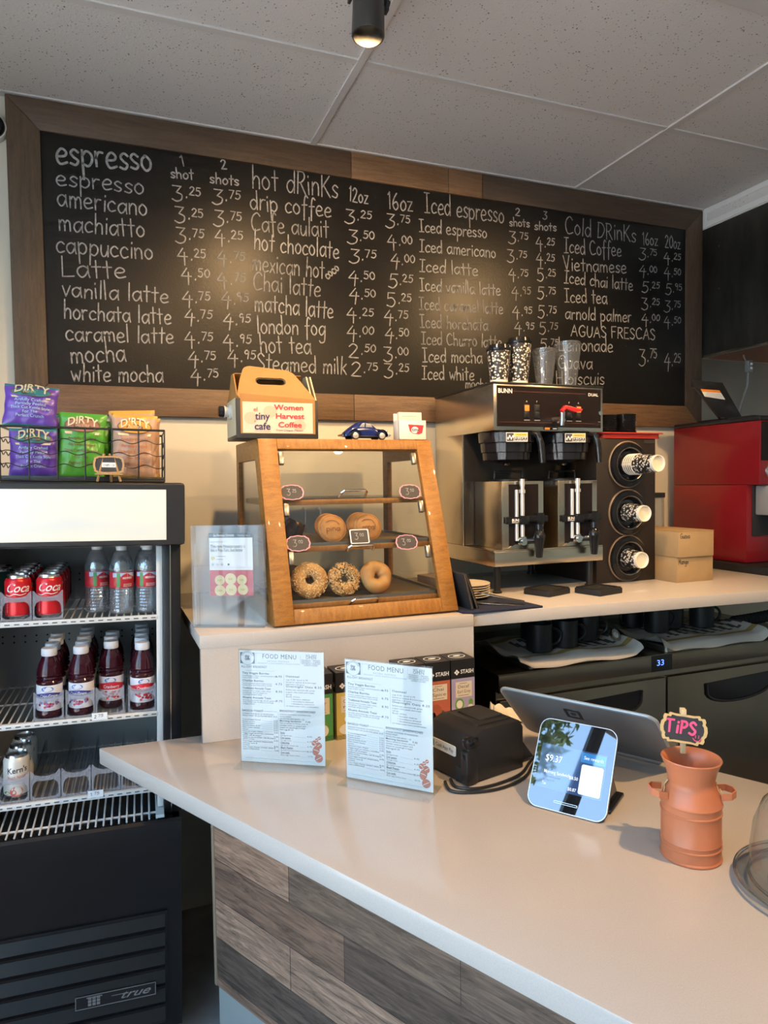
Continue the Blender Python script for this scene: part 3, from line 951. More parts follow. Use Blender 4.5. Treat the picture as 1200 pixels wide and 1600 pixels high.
# ================================================================== counters
CT = 0.91
DV = (0.454, -0.891)
A0 = (-0.054, -0.680)
def along(t, n=0.0):
    return (A0[0] + DV[0] * t + 0.891 * n, A0[1] + DV[1] * t + 0.454 * n)
poly = [A0, along(2.4), along(2.4, 0.875), (1.012, -0.845), (0.985, -0.738), (0.215, -0.692)]
m_qedge = m_quartz
top = solo('counter_worktop', MB().prism([(p[0] - A0[0], p[1] - A0[1]) for p in poly], -0.042, 0.0, bev=0.002), m_quartz,
           'glossy pale stone front counter top that carries the menus and the tip jar', 'countertop', (A0[0], A0[1], CT))
def planks_material():
    m = bpy.data.materials.new('reclaimed_planks')
    m.use_nodes = True
    t = m.node_tree
    b = t.nodes['Principled BSDF']
    b.inputs['Roughness'].default_value = 0.6
    tcn = t.nodes.new('ShaderNodeTexCoord')
    br = t.nodes.new('ShaderNodeTexBrick')
    br.offset = 0.37
    br.inputs['Scale'].default_value = 1.0
    br.inputs['Brick Width'].default_value = 0.52
    br.inputs['Row Height'].default_value = 0.112
    br.inputs['Mortar Size'].default_value = 0.0012
    br.inputs['Color1'].default_value = (0.0, 0, 0, 1)
    br.inputs['Color2'].default_value = (1.0, 1, 1, 1)
    br.inputs['Mortar'].default_value = (0, 0, 0, 1)
    br.inputs['Bias'].default_value = 0.0
    mp = t.nodes.new('ShaderNodeMapping')
    mp.inputs['Rotation'].default_value = (PI / 2, 0, 0)
    t.links.new(tcn.outputs['Object'], mp.inputs[0])
    t.links.new(mp.outputs[0], br.inputs['Vector'])
    rp = t.nodes.new('ShaderNodeValToRGB')
    els = rp.color_ramp.elements
    els[0].position = 0.0; els[0].color = (0.060, 0.040, 0.031, 1)
    els[1].position = 1.0; els[1].color = (0.180, 0.105, 0.070, 1)
    for p, c in ((0.25, (0.36, 0.235, 0.155, 1)), (0.5, (0.10, 0.068, 0.052, 1)), (0.75, (0.40, 0.245, 0.165, 1))):
        e = els.new(p); e.color = c
    t.links.new(br.outputs['Color'], rp.inputs[0])
    mp2 = t.nodes.new('ShaderNodeMapping')
    mp2.inputs['Scale'].default_value = (1.3, 10, 13)
    t.links.new(tcn.outputs['Object'], mp2.inputs[0])
    n = t.nodes.new('ShaderNodeTexNoise')
    n.inputs['Scale'].default_value = 5
    n.inputs['Detail'].default_value = 9
    n.inputs['Roughness'].default_value = 0.7
    n.inputs['Distortion'].default_value = 1.2
    t.links.new(mp2.outputs[0], n.inputs['Vector'])
    r2 = t.nodes.new('ShaderNodeValToRGB')
    r2.color_ramp.elements[0].position = 0.36; r2.color_ramp.elements[0].color = (0.38, 0.37, 0.36, 1)
    r2.color_ramp.elements[1].position = 0.64; r2.color_ramp.elements[1].color = (1.30, 1.27, 1.22, 1)
    t.links.new(n.outputs[0], r2.inputs[0])
    mx = t.nodes.new('ShaderNodeMix'); mx.data_type = 'RGBA'; mx.blend_type = 'MULTIPLY'
    mx.inputs[0].default_value = 1.0
    t.links.new(rp.outputs[0], mx.inputs[6]); t.links.new(r2.outputs[0], mx.inputs[7])
    t.links.new(mx.outputs[2], b.inputs['Base Color'])
    bp = t.nodes.new('ShaderNodeBump'); bp.inputs['Strength'].default_value = 0.3; bp.inputs['Distance'].default_value = 0.002
    t.links.new(n.outputs[0], bp.inputs['Height']); t.links.new(bp.outputs[0], b.inputs['Normal'])
    return m
ang = math.atan2(DV[1], DV[0])
bx0 = (0.229, -0.688)
base = thing('counter_cabinet', 'weathered wood plank clad cabinet under the front counter', 'counter', (bx0[0], bx0[1], 0), ang)
part('plank_cladding', MB().box(0.012, 0.0, 0.195, 2.05, 0.014, CT - 0.0425), planks_material(), base, smooth=0)
part('toe_kick', MB().box(0.0, 0.012, 0.0, 2.05, 0.03, 0.197), mat('toe_kick_grey', (0.33, 0.36, 0.34), 0.5), base)
part('corner_trim', MB().box(0.0, -0.003, 0.195, 0.012, 0.014, CT - 0.0425, 0.002), mat('trim_wood', (0.30, 0.22, 0.15), 0.5), base)
part('carcass', MB().box(0.0, 0.030, 0.0, 2.05, 0.60, CT - 0.0425), m_blackmatte, base, smooth=0)

RT = 1.20
def fy(x):
    return -0.745 - 0.0575 * (x - 0.2)
riser = thing('counter_riser', 'raised pale stone block behind the menus carrying the wooden pastry case', 'counter block', (0.20, -0.757, CT))
mb = MB().prism([(0.002, 0.0), (0.798, -0.046), (0.798, 0.772), (-0.008, 0.772)], RT - CT - 0.036, RT - CT, bev=0.0015)
part('top_slab', mb, m_quartz, riser)
mb = MB().prism([(0.004, 0.001), (0.798, -0.045), (0.798, -0.023), (0.004, 0.023)], 0.0005, RT - CT - 0.035)
part('front_panel', mb, m_quartz, riser, smooth=0)
part('side_panel', MB().prism([(0.780, 0.035), (0.797, 0.035), (0.797, 0.77), (0.780, 0.77)], -CT + 0.0, RT - CT - 0.037), m_blackmatte, riser, smooth=0)
backc = thing('back_counter', 'long pale stone back counter under the coffee brewer and the red machine', 'countertop', (1.0, -0.79, RT))
part('slab', MB().prism([(0.0, 0.0), (2.9, -0.16), (2.9, 0.81), (0.0, 0.81)], -0.040, 0.0, bev=0.002), m_quartz, backc)
part('wall_ledge', MB().box(0.0, 0.79, -0.12, 2.9, 0.81, -0.041), m_blackmatte, backc, smooth=0)

# ================================================================== coffee brewer
br = thing('coffee_brewer', 'tall stainless twin coffee brewer with a dark control panel standing on the back counter', 'coffee maker', (1.237, -0.52, RT))
BW, BD = 0.464, 0.47
m_panel = mat('control_panel_brown', (0.012, 0.008, 0.007), 0.30, spec=0.3)
mb = MB().box(0, 0.0, 0.575, BW, BD, 0.738, 0.003)
part('brew_head', mb, m_steel, br)
part('lid_plate', MB().box(-0.002, -0.002, 0.7385, BW + 0.002, BD, 0.7445, 0.001), m_black, br)
mb = MB().box(0.012, -0.0025, 0.590, BW - 0.012, 0.0005, 0.731)
F = face_front(0, -0.0025, 0)
text(mb, 'BUNN', F @ Matrix.Translation((0.016, 0.706, 0)), 0.022, 1, bold=0.02, fit=0.056)
text(mb, 'DUAL', F @ Matrix.Translation((0.395, 0.706, 0)), 0.015, 1, bold=0.015, fit=0.044)
flat_rect(mb, 0.075, 0.7125, 0.385, 0.7135, F, 2); flat_rect(mb, 0.016, 0.605, BW - 0.016, 0.6058, F, 2)
for i, tx in ((0.135, 'ON/BREW'), (0.178, 'START'), (0.315, 'START'), (0.355, 'ON/BREW')):
    flat_rect(mb, i - 0.014, 0.612, i + 0.010, 0.6145, F, 3)
    text(mb, 'A' if tx[0] == 'O' else 'P', F @ Matrix.Translation((i - 0.006, 0.676, 0)), 0.009, 1)
flat_rect(mb, 0.440, 0.6115, 0.452, 0.6135, F, 3)
part('control_panel', mb, [m_panel, m_whiteink, mat('panel_line_red', (0.16, 0.05, 0.035), 0.5), m_greyink], br, smooth=0)
for i, lit in ((0.131, 1), (0.174, 0), (0.311, 0), (0.351, 1)):
    mb = MB().box(i - 0.011, -0.006, 0.622, i + 0.011, -0.002, 0.668, 0.001)
    mb.box(i - 0.0085, -0.009, 0.645, i + 0.0085, -0.005, 0.665, 0.001, m=1 if lit else 0)
    mb.box(i - 0.0085, -0.008, 0.625, i + 0.0085, -0.005, 0.643, 0.001)
    part('rocker_switch', mb, [m_black, mat('switch_amber', (0.5, 0.1, 0.02), 0.3, emit=(1, 0.16, 0.02), estr=1.6)], br, 'rocker switch glowing amber' if lit else None)
part('ready_light', MB().lathe([(0.0, 0), (0.008, 0), (0.008, 0.003), (0.005, 0.004), (0.0, 0.003)], M=Matrix.Translation((0.448, -0.0025, 0.645)) @ Matrix.Rotation(PI / 2, 4, 'X')), m_chrome, br)
mb = MB().cyl((0.246, -0.002, 0.615), (0.246, -0.055, 0.612), 0.012).cyl((0.246, -0.055, 0.640), (0.240, -0.060, 0.590), 0.010, 0.008)
part('hot_water_tap', mb, m_chrome, br)
mb = MB().prism([(-0.012, -0.006), (0.004, 0.010), (0.060, 0.000), (0.076, -0.002), (0.070, -0.010), (0.045, -0.014), (0.006, -0.003), (-0.008, -0.016)], -0.009, 0.009, M=face_front(0.246, -0.062, 0.652), bev=0.002)
part('tap_lever', mb, mat('lever_red', (0.55, 0.02, 0.025), 0.35), br, 'red tap lever')
mb = MB().box(0.205, -0.004, 0.580, 0.262, 0.0, 0.589)
flat_rect(mb, 0.207, 0.581, 0.228, 0.588, face_front(0, -0.004, 0), 1); flat_rect(mb, 0.240, 0.5825, 0.258, 0.5865, face_front(0, -0.004, 0), 2)
part('caution_label', mb, [m_panel, mat('label_orange', (0.8, 0.25, 0.03), 0.5), m_whiteink], br, smooth=0)
part('column', MB().box(0.0, 0.235, 0.155, BW, BD, 0.577, 0.002), m_steel, br)
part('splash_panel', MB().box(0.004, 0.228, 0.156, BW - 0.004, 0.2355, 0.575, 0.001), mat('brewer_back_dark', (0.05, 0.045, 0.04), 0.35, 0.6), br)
mb = MB().box(0.0, 0.0, 0.098, BW, BD, 0.150, 0.002).box(-0.002, 0.004, 0.149, BW + 0.002, BD, 0.155, 0.001)
part('base_tray', mb, m_steel, br)
mb = MB()
for x, y in ((0.030, 0.035), (BW - 0.035, 0.035), (0.030, BD - 0.04), (BW - 0.035, BD - 0.04)):
    mb = MB().lathe([(0.017, 0.0), (0.017, 0.006), (0.012, 0.010), (0.013, 0.095), (0.016, 0.099)], c=(x, y, 0))
    part('leg', mb, m_black, br)
def hot_label(mb, M, m0):
    flat_rect(mb, -0.040, -0.016, 0.040, 0.016, M, m0)
    flat_rect(mb, -0.010, 0.003, 0.038, 0.014, M, m0 + 1, 0.0007)
    flat_rect(mb, -0.038, -0.014, -0.012, 0.014, M, m0 + 2, 0.0007)
    text(mb, 'WARNING', M @ Matrix.Translation((-0.003, 0.0055, 0.0006)), 0.008, m0 + 2, fit=0.038)
    flat_rect(mb, -0.010, -0.014, 0.038, 0.001, M, m0 + 2, 0.0007)
    text(mb, 'HOT', M @ Matrix.Translation((-0.008, -0.0062, 0.0006)), 0.010, m0, bold=0.03, fit=0.044, sq=0.8)
    text(mb, 'LIQUID', M @ Matrix.Translation((-0.008, -0.0130, 0.0006)), 0.006, m0, bold=0.02, fit=0.044)
    for k in range(4):
        flat(mb, circle(-0.033 + 0.006 * k, -0.004 + 0.006 * (k % 2), 0.003, 0.005, 8), M, m0, 0.0012)
for cx in (0.100, 0.345):
    mb = MB().lathe([(0.0, 0.452), (0.018, 0.455), (0.022, 0.462), (0.076, 0.470), (0.086, 0.475), (0.088, 0.500), (0.093, 0.502), (0.095, 0.534), (0.101, 0.537), (0.103, 0.570), (0.106, 0.5735), (0.0, 0.574)], c=(cx, 0.085, 0), seg=40)
    M = Matrix.Translation((cx, 0.085, 0.552)) @ Matrix.Rotation(R_(-10), 4, 'Z') @ face_front(0, -0.1045, 0)
    hot_label(mb, M, 1)
    fb = part('filter_basket', mb, [m_blackgloss, m_whiteink, mat('label_yellow', (0.75, 0.55, 0.10), 0.5), m_ink], br)
    mb = MB().tube([(cx + 0.055, 0.000, 0.566), (cx + 0.066, -0.022, 0.562), (cx + 0.072, -0.030, 0.53), (cx + 0.079, -0.030, 0.462)], [0.011, 0.012, 0.012, 0.011], seg=12)
    part('basket_handle', mb, m_blackgloss, br)

def make_server():
    sv = thing('coffee_server', '', 'coffee server')
    w, d, h = 0.175, 0.200, 0.243
    part('body', MB().box(0, 0.0, 0.0, w, d, h, 0.003), m_steel, sv)
    part('front_plate', MB().box(0.028, -0.002, 0.012, w - 0.024, 0.001, h - 0.012), m_panel, sv, smooth=0)
    mb = MB().cyl((0.072, -0.020, 0.022), (0.072, -0.020, 0.225), 0.0075).cyl((0.072, -0.020, 0.200), (0.072, -0.020, 0.212), 0.011).cyl((0.072, -0.020, 0.224), (0.072, -0.020, 0.250), 0.009)
    mb.cyl((0.056, -0.008, 0.03), (0.056, -0.008, 0.212), 0.007)
    part('sight_gauge', mb, mat('gauge_glass', (0.72, 0.72, 0.70), 0.12, 0.55), sv)
    mb = MB().box(0.008, -0.016, 0.090, 0.098, -0.008, 0.116, 0.003).box(0.060, -0.034, 0.088, 0.092, -0.014, 0.120, 0.003).box(0.128, -0.034, 0.086, 0.156, -0.006, 0.128, 0.003).box(0.090, -0.030, 0.096, 0.174, -0.010, 0.120, 0.003)
    text(mb, 'BUNN', face_front(0.031, -0.016, 0.099), 0.014, 1, bold=0.03, fit=0.036)
    flat_rect(mb, 0.031, 0.0945, 0.060, 0.0965, face_front(0, -0.016, 0), 1)
    part('gauge_guard', mb, [m_blackgloss, m_whiteink], sv)
    mb = MB().cyl((0.072, 0.0, 0.030), (0.072, -0.030, 0.030), 0.016, seg=24).cyl((0.072, -0.030, 0.030), (0.072, -0.036, 0.030), 0.010)
    part('valve_knob', mb, m_chrome, sv)
    mb = MB().cyl((0.085, -0.022, 0.030), (0.112, -0.050, 0.034), 0.010).lathe([(0.008, -0.048), (0.012, -0.046), (0.016, -0.005), (0.022, 0.022), (0.023, 0.030), (0.018, 0.042), (0.013, 0.048), (0.015, 0.060), (0.012, 0.072), (0.0, 0.072)], c=(0.120, -0.052, 0.018))
    part('faucet', mb, m_blackgloss, sv)
    mb = MB().lathe([(0.070, h), (0.070, h + 0.006), (0.055, h + 0.010), (0.0, h + 0.011)], c=(w / 2, d / 2, 0))
    part('lid', mb, m_black, sv)
    mb = MB().tube([(w / 2 - 0.06, d / 2, h + 0.006), (w / 2 - 0.058, d / 2, h + 0.035), (w / 2 + 0.058, d / 2, h + 0.035), (w / 2 + 0.06, d / 2, h + 0.006)], 0.0045)
    part('carry_handle', mb, m_black, sv)
    part('drip_bracket', MB().prism([(0.02, 0.0005), (0.165, 0.0005), (0.155, 0.016), (0.05, 0.016)], 0.0, 0.004, M=face_front(0, -0.0, 0)), m_steel, sv)
    return sv
s1 = make_server()
s1.location = (1.281, -0.497, RT + 0.1555)
tag(s1, 'stainless coffee server on the brewer base, the one nearer the pastry case', 'coffee server', 'coffee servers in the brewer')
dup(s1, (1.518, -0.497, RT + 0.1555), 0, 'stainless coffee server on the brewer base, the one nearer the cup dispenser', 'coffee servers in the brewer')

# cups on top of the brewer
def cup_pattern():
    m = bpy.data.materials.new('cup_print')
    m.use_nodes = True
    t = m.node_tree
    b = t.nodes['Principled BSDF']
    b.inputs['Roughness'].default_value = 0.45
    tcn = t.nodes.new('ShaderNodeTexCoord')
    v = t.nodes.new('ShaderNodeTexVoronoi'); v.inputs['Scale'].default_value = 105
    n = t.nodes.new('ShaderNodeTexNoise'); n.inputs['Scale'].default_value = 330; n.inputs['Detail'].default_value = 1
    t.links.new(tcn.outputs['Object'], v.inputs['Vector']); t.links.new(tcn.outputs['Object'], n.inputs['Vector'])
    a = t.nodes.new('ShaderNodeMath'); a.operation = 'MULTIPLY_ADD'; a.inputs[1].default_value = 0.75
    t.links.new(n.outputs[0], a.inputs[0]); t.links.new(v.outputs['Distance'], a.inputs[2])
    r = t.nodes.new('ShaderNodeValToRGB')
    r.color_ramp.interpolation = 'CONSTANT'
    r.color_ramp.elements[0].color = (0.72, 0.68, 0.60, 1)
    r.color_ramp.elements[1].position = 0.765
    r.color_ramp.elements[1].color = (0.012, 0.011, 0.011, 1)
    t.links.new(a.outputs[0], r.inputs[0]); t.links.new(r.outputs[0], b.inputs['Base Color'])
    return m
m_cup = cup_pattern()
m_cupwhite = mat('cup_paper', (0.78, 0.74, 0.66), 0.55)
def paper_cup(h, r0, r1, label, loc):
    c = thing('paper_coffee_cup', label, 'cup', loc, group=None)
    part('cup', MB().lathe([(r0 - 0.002, 0.0), (r0, 0.0), (r0 + 0.0015, 0.010), (r1, h)], seg=36, mats=[1, 1, 0]), [m_cup, m_cupwhite], c)
    part('lid', MB().lathe([(r1, h - 0.004), (r1 + 0.003, h - 0.002), (r1 + 0.003, h + 0.004), (r1 - 0.002, h + 0.006), (r1 - 0.005, h + 0.018), (r1 - 0.007, h + 0.018), (r1 - 0.009, h + 0.013), (0.0, h + 0.013)], seg=36), m_blackgloss, c)
    return c
TZ = RT + 0.745
paper_cup(0.115, 0.030, 0.042, 'shorter black and white printed coffee cup with a black lid on the brewer', (1.286, -0.475, TZ))
paper_cup(0.145, 0.030, 0.044, 'taller black and white printed coffee cup with a black lid on the brewer', (1.372, -0.470, TZ))
m_clearcup = thin_glass('clear_plastic_cup', (0.90, 0.91, 0.92), 0.10, 0.06, 0.05)
def clear_cup(h, r0, r1, label, loc):
    c = thing('clear_plastic_cup', label, 'cup', loc)
    pr = [(0.0, 0.003), (r0 - 0.004, 0.003), (r0, 0.0)]
    for k in range(1, 9):
        t = k / 8
        pr.append((r0 + (r1 - r0) * t, h * t))
        if k in (2, 6):
            pr.append((r0 + (r1 - r0) * t + 0.0012, h * t + 0.003))
    part('cup', MB().lathe(pr + [(r1 - 0.001, h)], seg=36, cap=False), m_clearcup, c)
    part('lid', MB().lathe([(r1, h), (r1 + 0.004, h), (r1 + 0.004, h + 0.005), (r1 - 0.002, h + 0.008), (r1 - 0.002, h + 0.014), (r1 - 0.005, h + 0.015), (r1 - 0.006, h + 0.010), (0.0, h + 0.010)], seg=36), m_clearcup, c)
clear_cup(0.118, 0.029, 0.043, 'shorter empty clear plastic cup with a flat lid on the brewer', (1.479, -0.470, TZ))
clear_cup(0.150, 0.031, 0.048, 'taller empty clear plastic cup with a flat lid on the brewer', (1.588, -0.462, TZ))

# drip pads on the counter
m_rubber = mat('rubber_black', (0.016, 0.016, 0.016), 0.6, bump=(200, 0.3))
def pad(loc, rz, label):
    t = thing('drip_pad', label, 'drip tray', loc, rz, 'black drip pads under the brewer')
    part('tray', MB().box(-0.062, -0.055, 0.0, 0.062, 0.055, 0.020, 0.003), m_rubber, t)
    part('grid_top', MB().ring(rrect(-0.060, -0.053, 0.060, 0.053, 0.006), rrect(-0.052, -0.045, 0.052, 0.045, 0.006), 0.0195, 0.023), m_black, t)
pad((1.415, -0.575, RT), R_(20), 'black drip pad on the counter under the brewer, nearer the pastry case')
pad((1.585, -0.640, RT), R_(14), 'black drip pad on the counter in front of the cup dispenser')

# ================================================================== cup dispenser with nested cups
cd = thing('cup_dispenser', 'tall dark brown box cup dispenser with three round openings beside the brewer', 'cup dispenser', (1.712, -0.468, RT + 0.0006))
m_dispbody = mat('dispenser_brown', (0.016, 0.011, 0.009), 0.5, bump=(260, 0.5))
mb = MB().box(0, 0, 0.0, 0.285, 0.42, 0.557, 0.004)
part('cabinet', mb, m_dispbody, cd)
mb = MB().box(0.225, -0.002, 0.538, 0.281, 0.0, 0.551)
text(mb, 'NAMCO', face_front(0.230, -0.002, 0.5415), 0.009, 1, fit=0.045)
part('badge', MB().box(0.225, -0.002, 0.538, 0.281, 0.0005, 0.551), mat('badge_bronze', (0.07, 0.055, 0.045), 0.4, 0.5), cd)
mouthY = (-0.168, -0.098, -0.085)
for k, z in enumerate((0.456, 0.270, 0.0925)):
    T = Matrix.Translation((0.145, 0.0, z)) @ Matrix.Rotation(PI / 2, 4, 'X') @ Matrix.Scale(0.96, 4)
    mb = MB().lathe([(0.094, 0.0), (0.0945, 0.006), (0.091, 0.008)], seg=48, M=T, m=1, cap=False)
    mb.lathe([(0.091, 0.002), (0.091, 0.008), (0.086, 0.018), (0.070, 0.022), (0.066, 0.012), (0.052, -0.0), (0.046, 0.0005), (0.0, 0.001)], seg=48, M=T, m=0, cap=False)
    mb.lathe([(0.0665, 0.016), (0.068, 0.023), (0.0655, 0.0215), (0.0645, 0.016)], seg=48, M=T, m=2, cap=False)
    part('cup_gate', mb, [m_blackgloss, mat('gate_tan', (0.22, 0.15, 0.095), 0.4), mat('gate_ring_metal', (0.35, 0.31, 0.27), 0.35, 0.8)], cd)
m_cupin = mat('cup_base_cream', (0.74, 0.66, 0.50), 0.6)
def nested_cup(loc, label, first, ln=0.0):
    c = thing('nested_paper_cup', label, 'cup', loc, group='paper cups nested in the dispenser')
    T = Matrix.Rotation(PI / 2, 4, 'X')
    if first:
        part('cup', MB().lathe([(0.0375, -ln), (0.0315, -0.012), (0.0305, 0.0), (0.0282, 0.0), (0.0275, -0.010), (0.0, -0.010)], seg=36, M=T, mats=[0, 1, 1, 1, 2]), [m_cup, m_cupwhite, m_cupin], c)
    else:
        part('rim', MB().lathe([(0.0365, -0.010), (0.0395, 0.0), (0.0405, 0.0015), (0.0400, 0.004), (0.0375, 0.004), (0.037, 0.0)], seg=36, M=T, mats=[0, 1, 1, 1, 1], cap=False), [m_cup, m_cupwhite], c)
    return c
nm = ('top', 'middle', 'bottom')
for k, z in enumerate((0.456, 0.270, 0.0925)):
    ym = -0.468 + mouthY[k]
    nested_cup((1.857, ym, RT + z), 'outermost cup poking from the %s ring of the cup dispenser' % nm[k], True, (0.100, 0.090, 0.080)[k])
    if k == 0:
        proto = None
        for q in range(5):
            lb = 'cup rim nested in the top ring of the dispenser, %s behind the outermost cup' % ('first', 'second', 'third', 'fourth', 'last')[q]
            l3 = (1.857, ym + 0.105 + 0.011 * q, RT + z)
            proto = nested_cup(l3, lb, False) if proto is None else dup(proto, l3, 0, lb)
tray = thing('red_cafeteria_tray', 'shallow red tray on top of the cup dispenser under the black lids', 'tray', (1.735, -0.475, RT + 0.5575))
mb = MB().box(0.008, 0.008, 0.0, 0.282, 0.342, 0.004, 0.002)
mb.ring(rrect(-0.008, -0.008, 0.298, 0.358, 0.02), rrect(0.012, 0.012, 0.278, 0.338, 0.02), 0.018, 0.022)
mb.ring(rrect(0.004, 0.004, 0.286, 0.346, 0.02), rrect(0.012, 0.012, 0.278, 0.338, 0.02), 0.0, 0.020)
part('tray', mb, mat('tray_red', (0.42, 0.030, 0.020), 0.4), tray)
def cup_lid():
    c = solo('cup_lid', MB().lathe([(0.0, 0.003), (0.036, 0.003), (0.038, 0.0045), (0.040, 0.0), (0.046, 0.0), (0.0465, 0.0022), (0.044, 0.004), (0.040, 0.0052), (0.0365, 0.0052), (0.0, 0.0045)], seg=32), m_blackgloss,
             'black plastic cup lid in the stack on the red tray', 'lid', group='black cup lids stacked on the red tray')
    return c
lid0 = cup_lid()
first = True
for sx_, nn, lb in ((1.813, 17, 'black cup lid in the stack on the red tray nearer the brewer'), (1.906, 18, 'black cup lid in the stack on the red tray farther from the brewer')):
    for q in range(nn):
        p = (sx_ + random.uniform(-.001, .001), -0.395 + random.uniform(-.001, .001), RT + 0.5617 + 0.0053 * q)
        if first:
            lid0.location = p; lid0['label'] = lb; lid0['group'] = 'lids near the brewer'; first = False
        else:
            dup(lid0, p, 0, lb, 'lids near the brewer' if sx_ < 1.85 else 'lids away from the brewer')

# cardboard boxes and clear canister
m_card = mat('cardboard', (0.40, 0.26, 0.125), 0.75, vary=(12, 0.15))
def carton_box(loc, w, d, h, word, label, rz=0.0):
    b = thing('cardboard_box', label, 'box', loc, rz)
    mb = MB().box(0, 0, 0, w, d, h, 0.001)
    part('box_body', mb, m_card, b)
    part('lid_flap', MB().box(-0.001, -0.001, h, w + 0.001, d, h + 0.0016), m_card, b)
    mb = MB()
    hand_text(mb, word, face_front(0.008, 0.0, h - 0.026), 0.048, 0.0105, 0.0024, 0, 0.06)
    part('handwriting', mb, m_ink, b, smooth=0)
NO_RECALC.add('handwriting')
carton_box((1.999, -0.580, RT), 0.180, 0.24, 0.097, 'Mango', 'cardboard box marked Mango on the counter beside the cup dispenser')
carton_box((1.996, -0.590, RT + 0.0987), 0.176, 0.24, 0.098, 'Guava', 'cardboard box marked Guava stacked on the other box')
can_ = thing('clear_canister', 'clear plastic canister with a dark lid behind the cardboard boxes', 'canister', (2.155, -0.262, RT))
part('jar', MB().lathe([(0.0, 0.0), (0.055, 0.0), (0.058, 0.02), (0.058, 0.32), (0.054, 0.32), (0.054, 0.01), (0.0, 0.005)], seg=32), thin_glass('canister_plastic', (0.85, 0.84, 0.80), 0.08, 0.1, 0.15), can_)
part('contents', MB().lathe([(0.0, 0.012), (0.050, 0.012), (0.050, 0.20), (0.0, 0.205)], seg=32), mat('powder_beige', (0.55, 0.46, 0.36), 0.9), can_)
part('lid', MB().lathe([(0.0, 0.320), (0.062, 0.320), (0.062, 0.340), (0.0, 0.342)], seg=32), m_black, can_)

# ================================================================== red frozen drink machine
rm = thing('red_slush_machine', 'red countertop drink machine with an open black hopper lid at the right edge', 'drink machine', (2.50, -0.515, RT))
m_red = mat('machine_red', (0.20, 0.007, 0.011), 0.30, coat=0.3)
part('lower_body', MB().box(0.0, 0.062, 0.036, 0.36, 0.475, 0.368, 0.003), m_red, rm)
part('upper_body', MB().box(0.0, 0.0, 0.3685, 0.36, 0.475, 0.636, 0.004), m_red, rm)
part('base_tray', MB().box(-0.045, -0.08, 0.0, 0.40, 0.47, 0.034, 0.005), m_black, rm)
part('front_panel', MB().box(0.006, -0.004, 0.47, 0.35, 0.0, 0.632, 0.002), m_panel, rm)
part('gauge_ring', MB().lathe([(0.030, 0), (0.042, 0.0), (0.042, 0.008), (0.036, 0.012), (0.032, 0.006)], cap=False, M=Matrix.Translation((0.072, -0.001, 0.425)) @ Matrix.Rotation(PI / 2, 4, 'X')), m_chrome, rm)
part('window', MB().lathe([(0.0, 0.001), (0.033, 0.001), (0.032, 0.005), (0.0, 0.007)], M=Matrix.Translation((0.072, -0.001, 0.425)) @ Matrix.Rotation(PI / 2, 4, 'X')), m_blackgloss, rm)
part('dispense_head', MB().box(0.045, -0.03, 0.24, 0.10, 0.062, 0.366, 0.008), mat('dispense_grey', (0.30, 0.29, 0.27), 0.4), rm)
part('inner_recess', MB().box(0.03, 0.056, 0.15, 0.33, 0.0625, 0.365, 0.002), m_blackmatte, rm)
part('top_cover', MB().box(0.0, 0.0, 0.6365, 0.36, 0.475, 0.655, 0.005).box(0.03, 0.06, 0.654, 0.33, 0.36, 0.664, 0.006), m_black, rm)
TL = Matrix.Translation((0.02, 0.20, 0.66)) @ Matrix.Rotation(R_(-36), 4, 'Y')
mb = MB().box(-0.012, -0.11, 0.0, 0.012, 0.11, 0.20, 0.006, M=TL).box(-0.030, -0.11, 0.19, 0.012, 0.11, 0.212, 0.006, M=TL)
FLM = TL @ Matrix(((0, 0, 1, 0.0125), (-1, 0, 0, 0), (0, 1, 0, 0), (0, 0, 0, 1)))
TL2 = Matrix.Translation((0.13, 0.28, 0.66)) @ Matrix.Rotation(R_(-0), 4, 'Z') @ Matrix.Rotation(R_(-40), 4, 'Y')
mb = MB().box(-0.15, -0.008, 0.0, 0.0, 0.012, 0.01, 0.003, M=Matrix.Translation((0.16, 0.20, 0.658)))
SH = [(0.075, 0.0), (0.165, 0.0), (0.035, 0.150), (-0.14, 0.162), (-0.14, 0.135), (-0.115, 0.13)]
SH = [(0.02, 0.0), (0.150, 0.0), (0.020, 0.165), (-0.145, 0.170), (-0.145, 0.140), (-0.125, 0.135)]
mb.prism(SH, -0.012, 0.006, M=face_front(0.0, 0.215, 0.655) , bev=0.003)
LP = [(-0.085, 0.100), (0.035, 0.090), (0.000, 0.130), (-0.108, 0.132)]
FM_ = face_front(0.0, 0.215, 0.655)
flat(mb, LP, FM_, 1, 0.0066)
flat(mb, [(-0.100, 0.121), (0.009, 0.119), (0.000, 0.130), (-0.108, 0.132)], FM_, 2, 0.0070)
for k in range(4):
    flat(mb, [(-0.085 + 0.004 * k, 0.097 + 0.005 * k - 0.002 + 0.006), (0.02 - 0.004 * k, 0.092 + 0.005 * k + 0.006), (0.02 - 0.004 * k, 0.093 + 0.005 * k + 0.006), (-0.085 + 0.004 * k, 0.098 + 0.005 * k - 0.002 + 0.006)], FM_, 3, 0.0072)
part('hopper_lid', mb, [m_black, m_whiteink, mat('label_orange', (0.8, 0.25, 0.03), 0.5), m_greyink], rm)
mb = MB().box(-0.0012, 0.30, 0.05, -0.0002, 0.375, 0.105)
flat_rect(mb, -0.37, 0.078, -0.31, 0.08, face_side(-0.0012, 0, 0), 1)
part('rating_label', mb, [mat('label_silver', (0.36, 0.33, 0.31), 0.5), m_ink], rm, smooth=0)

solo('wall_cord', MB().tube([(0, 0, 0.0), (-0.02, 0, -0.12), (0.015, 0, -0.25), (-0.025, 0, -0.40), (0.01, 0, -0.55), (0.0, 0, -0.645)], 0.005), mat('cord_pale', (0.55, 0.52, 0.46), 0.5), 'pale loose cord hanging down the back wall beside the steel strip', 'cord', (2.640, 0.012, 1.848))

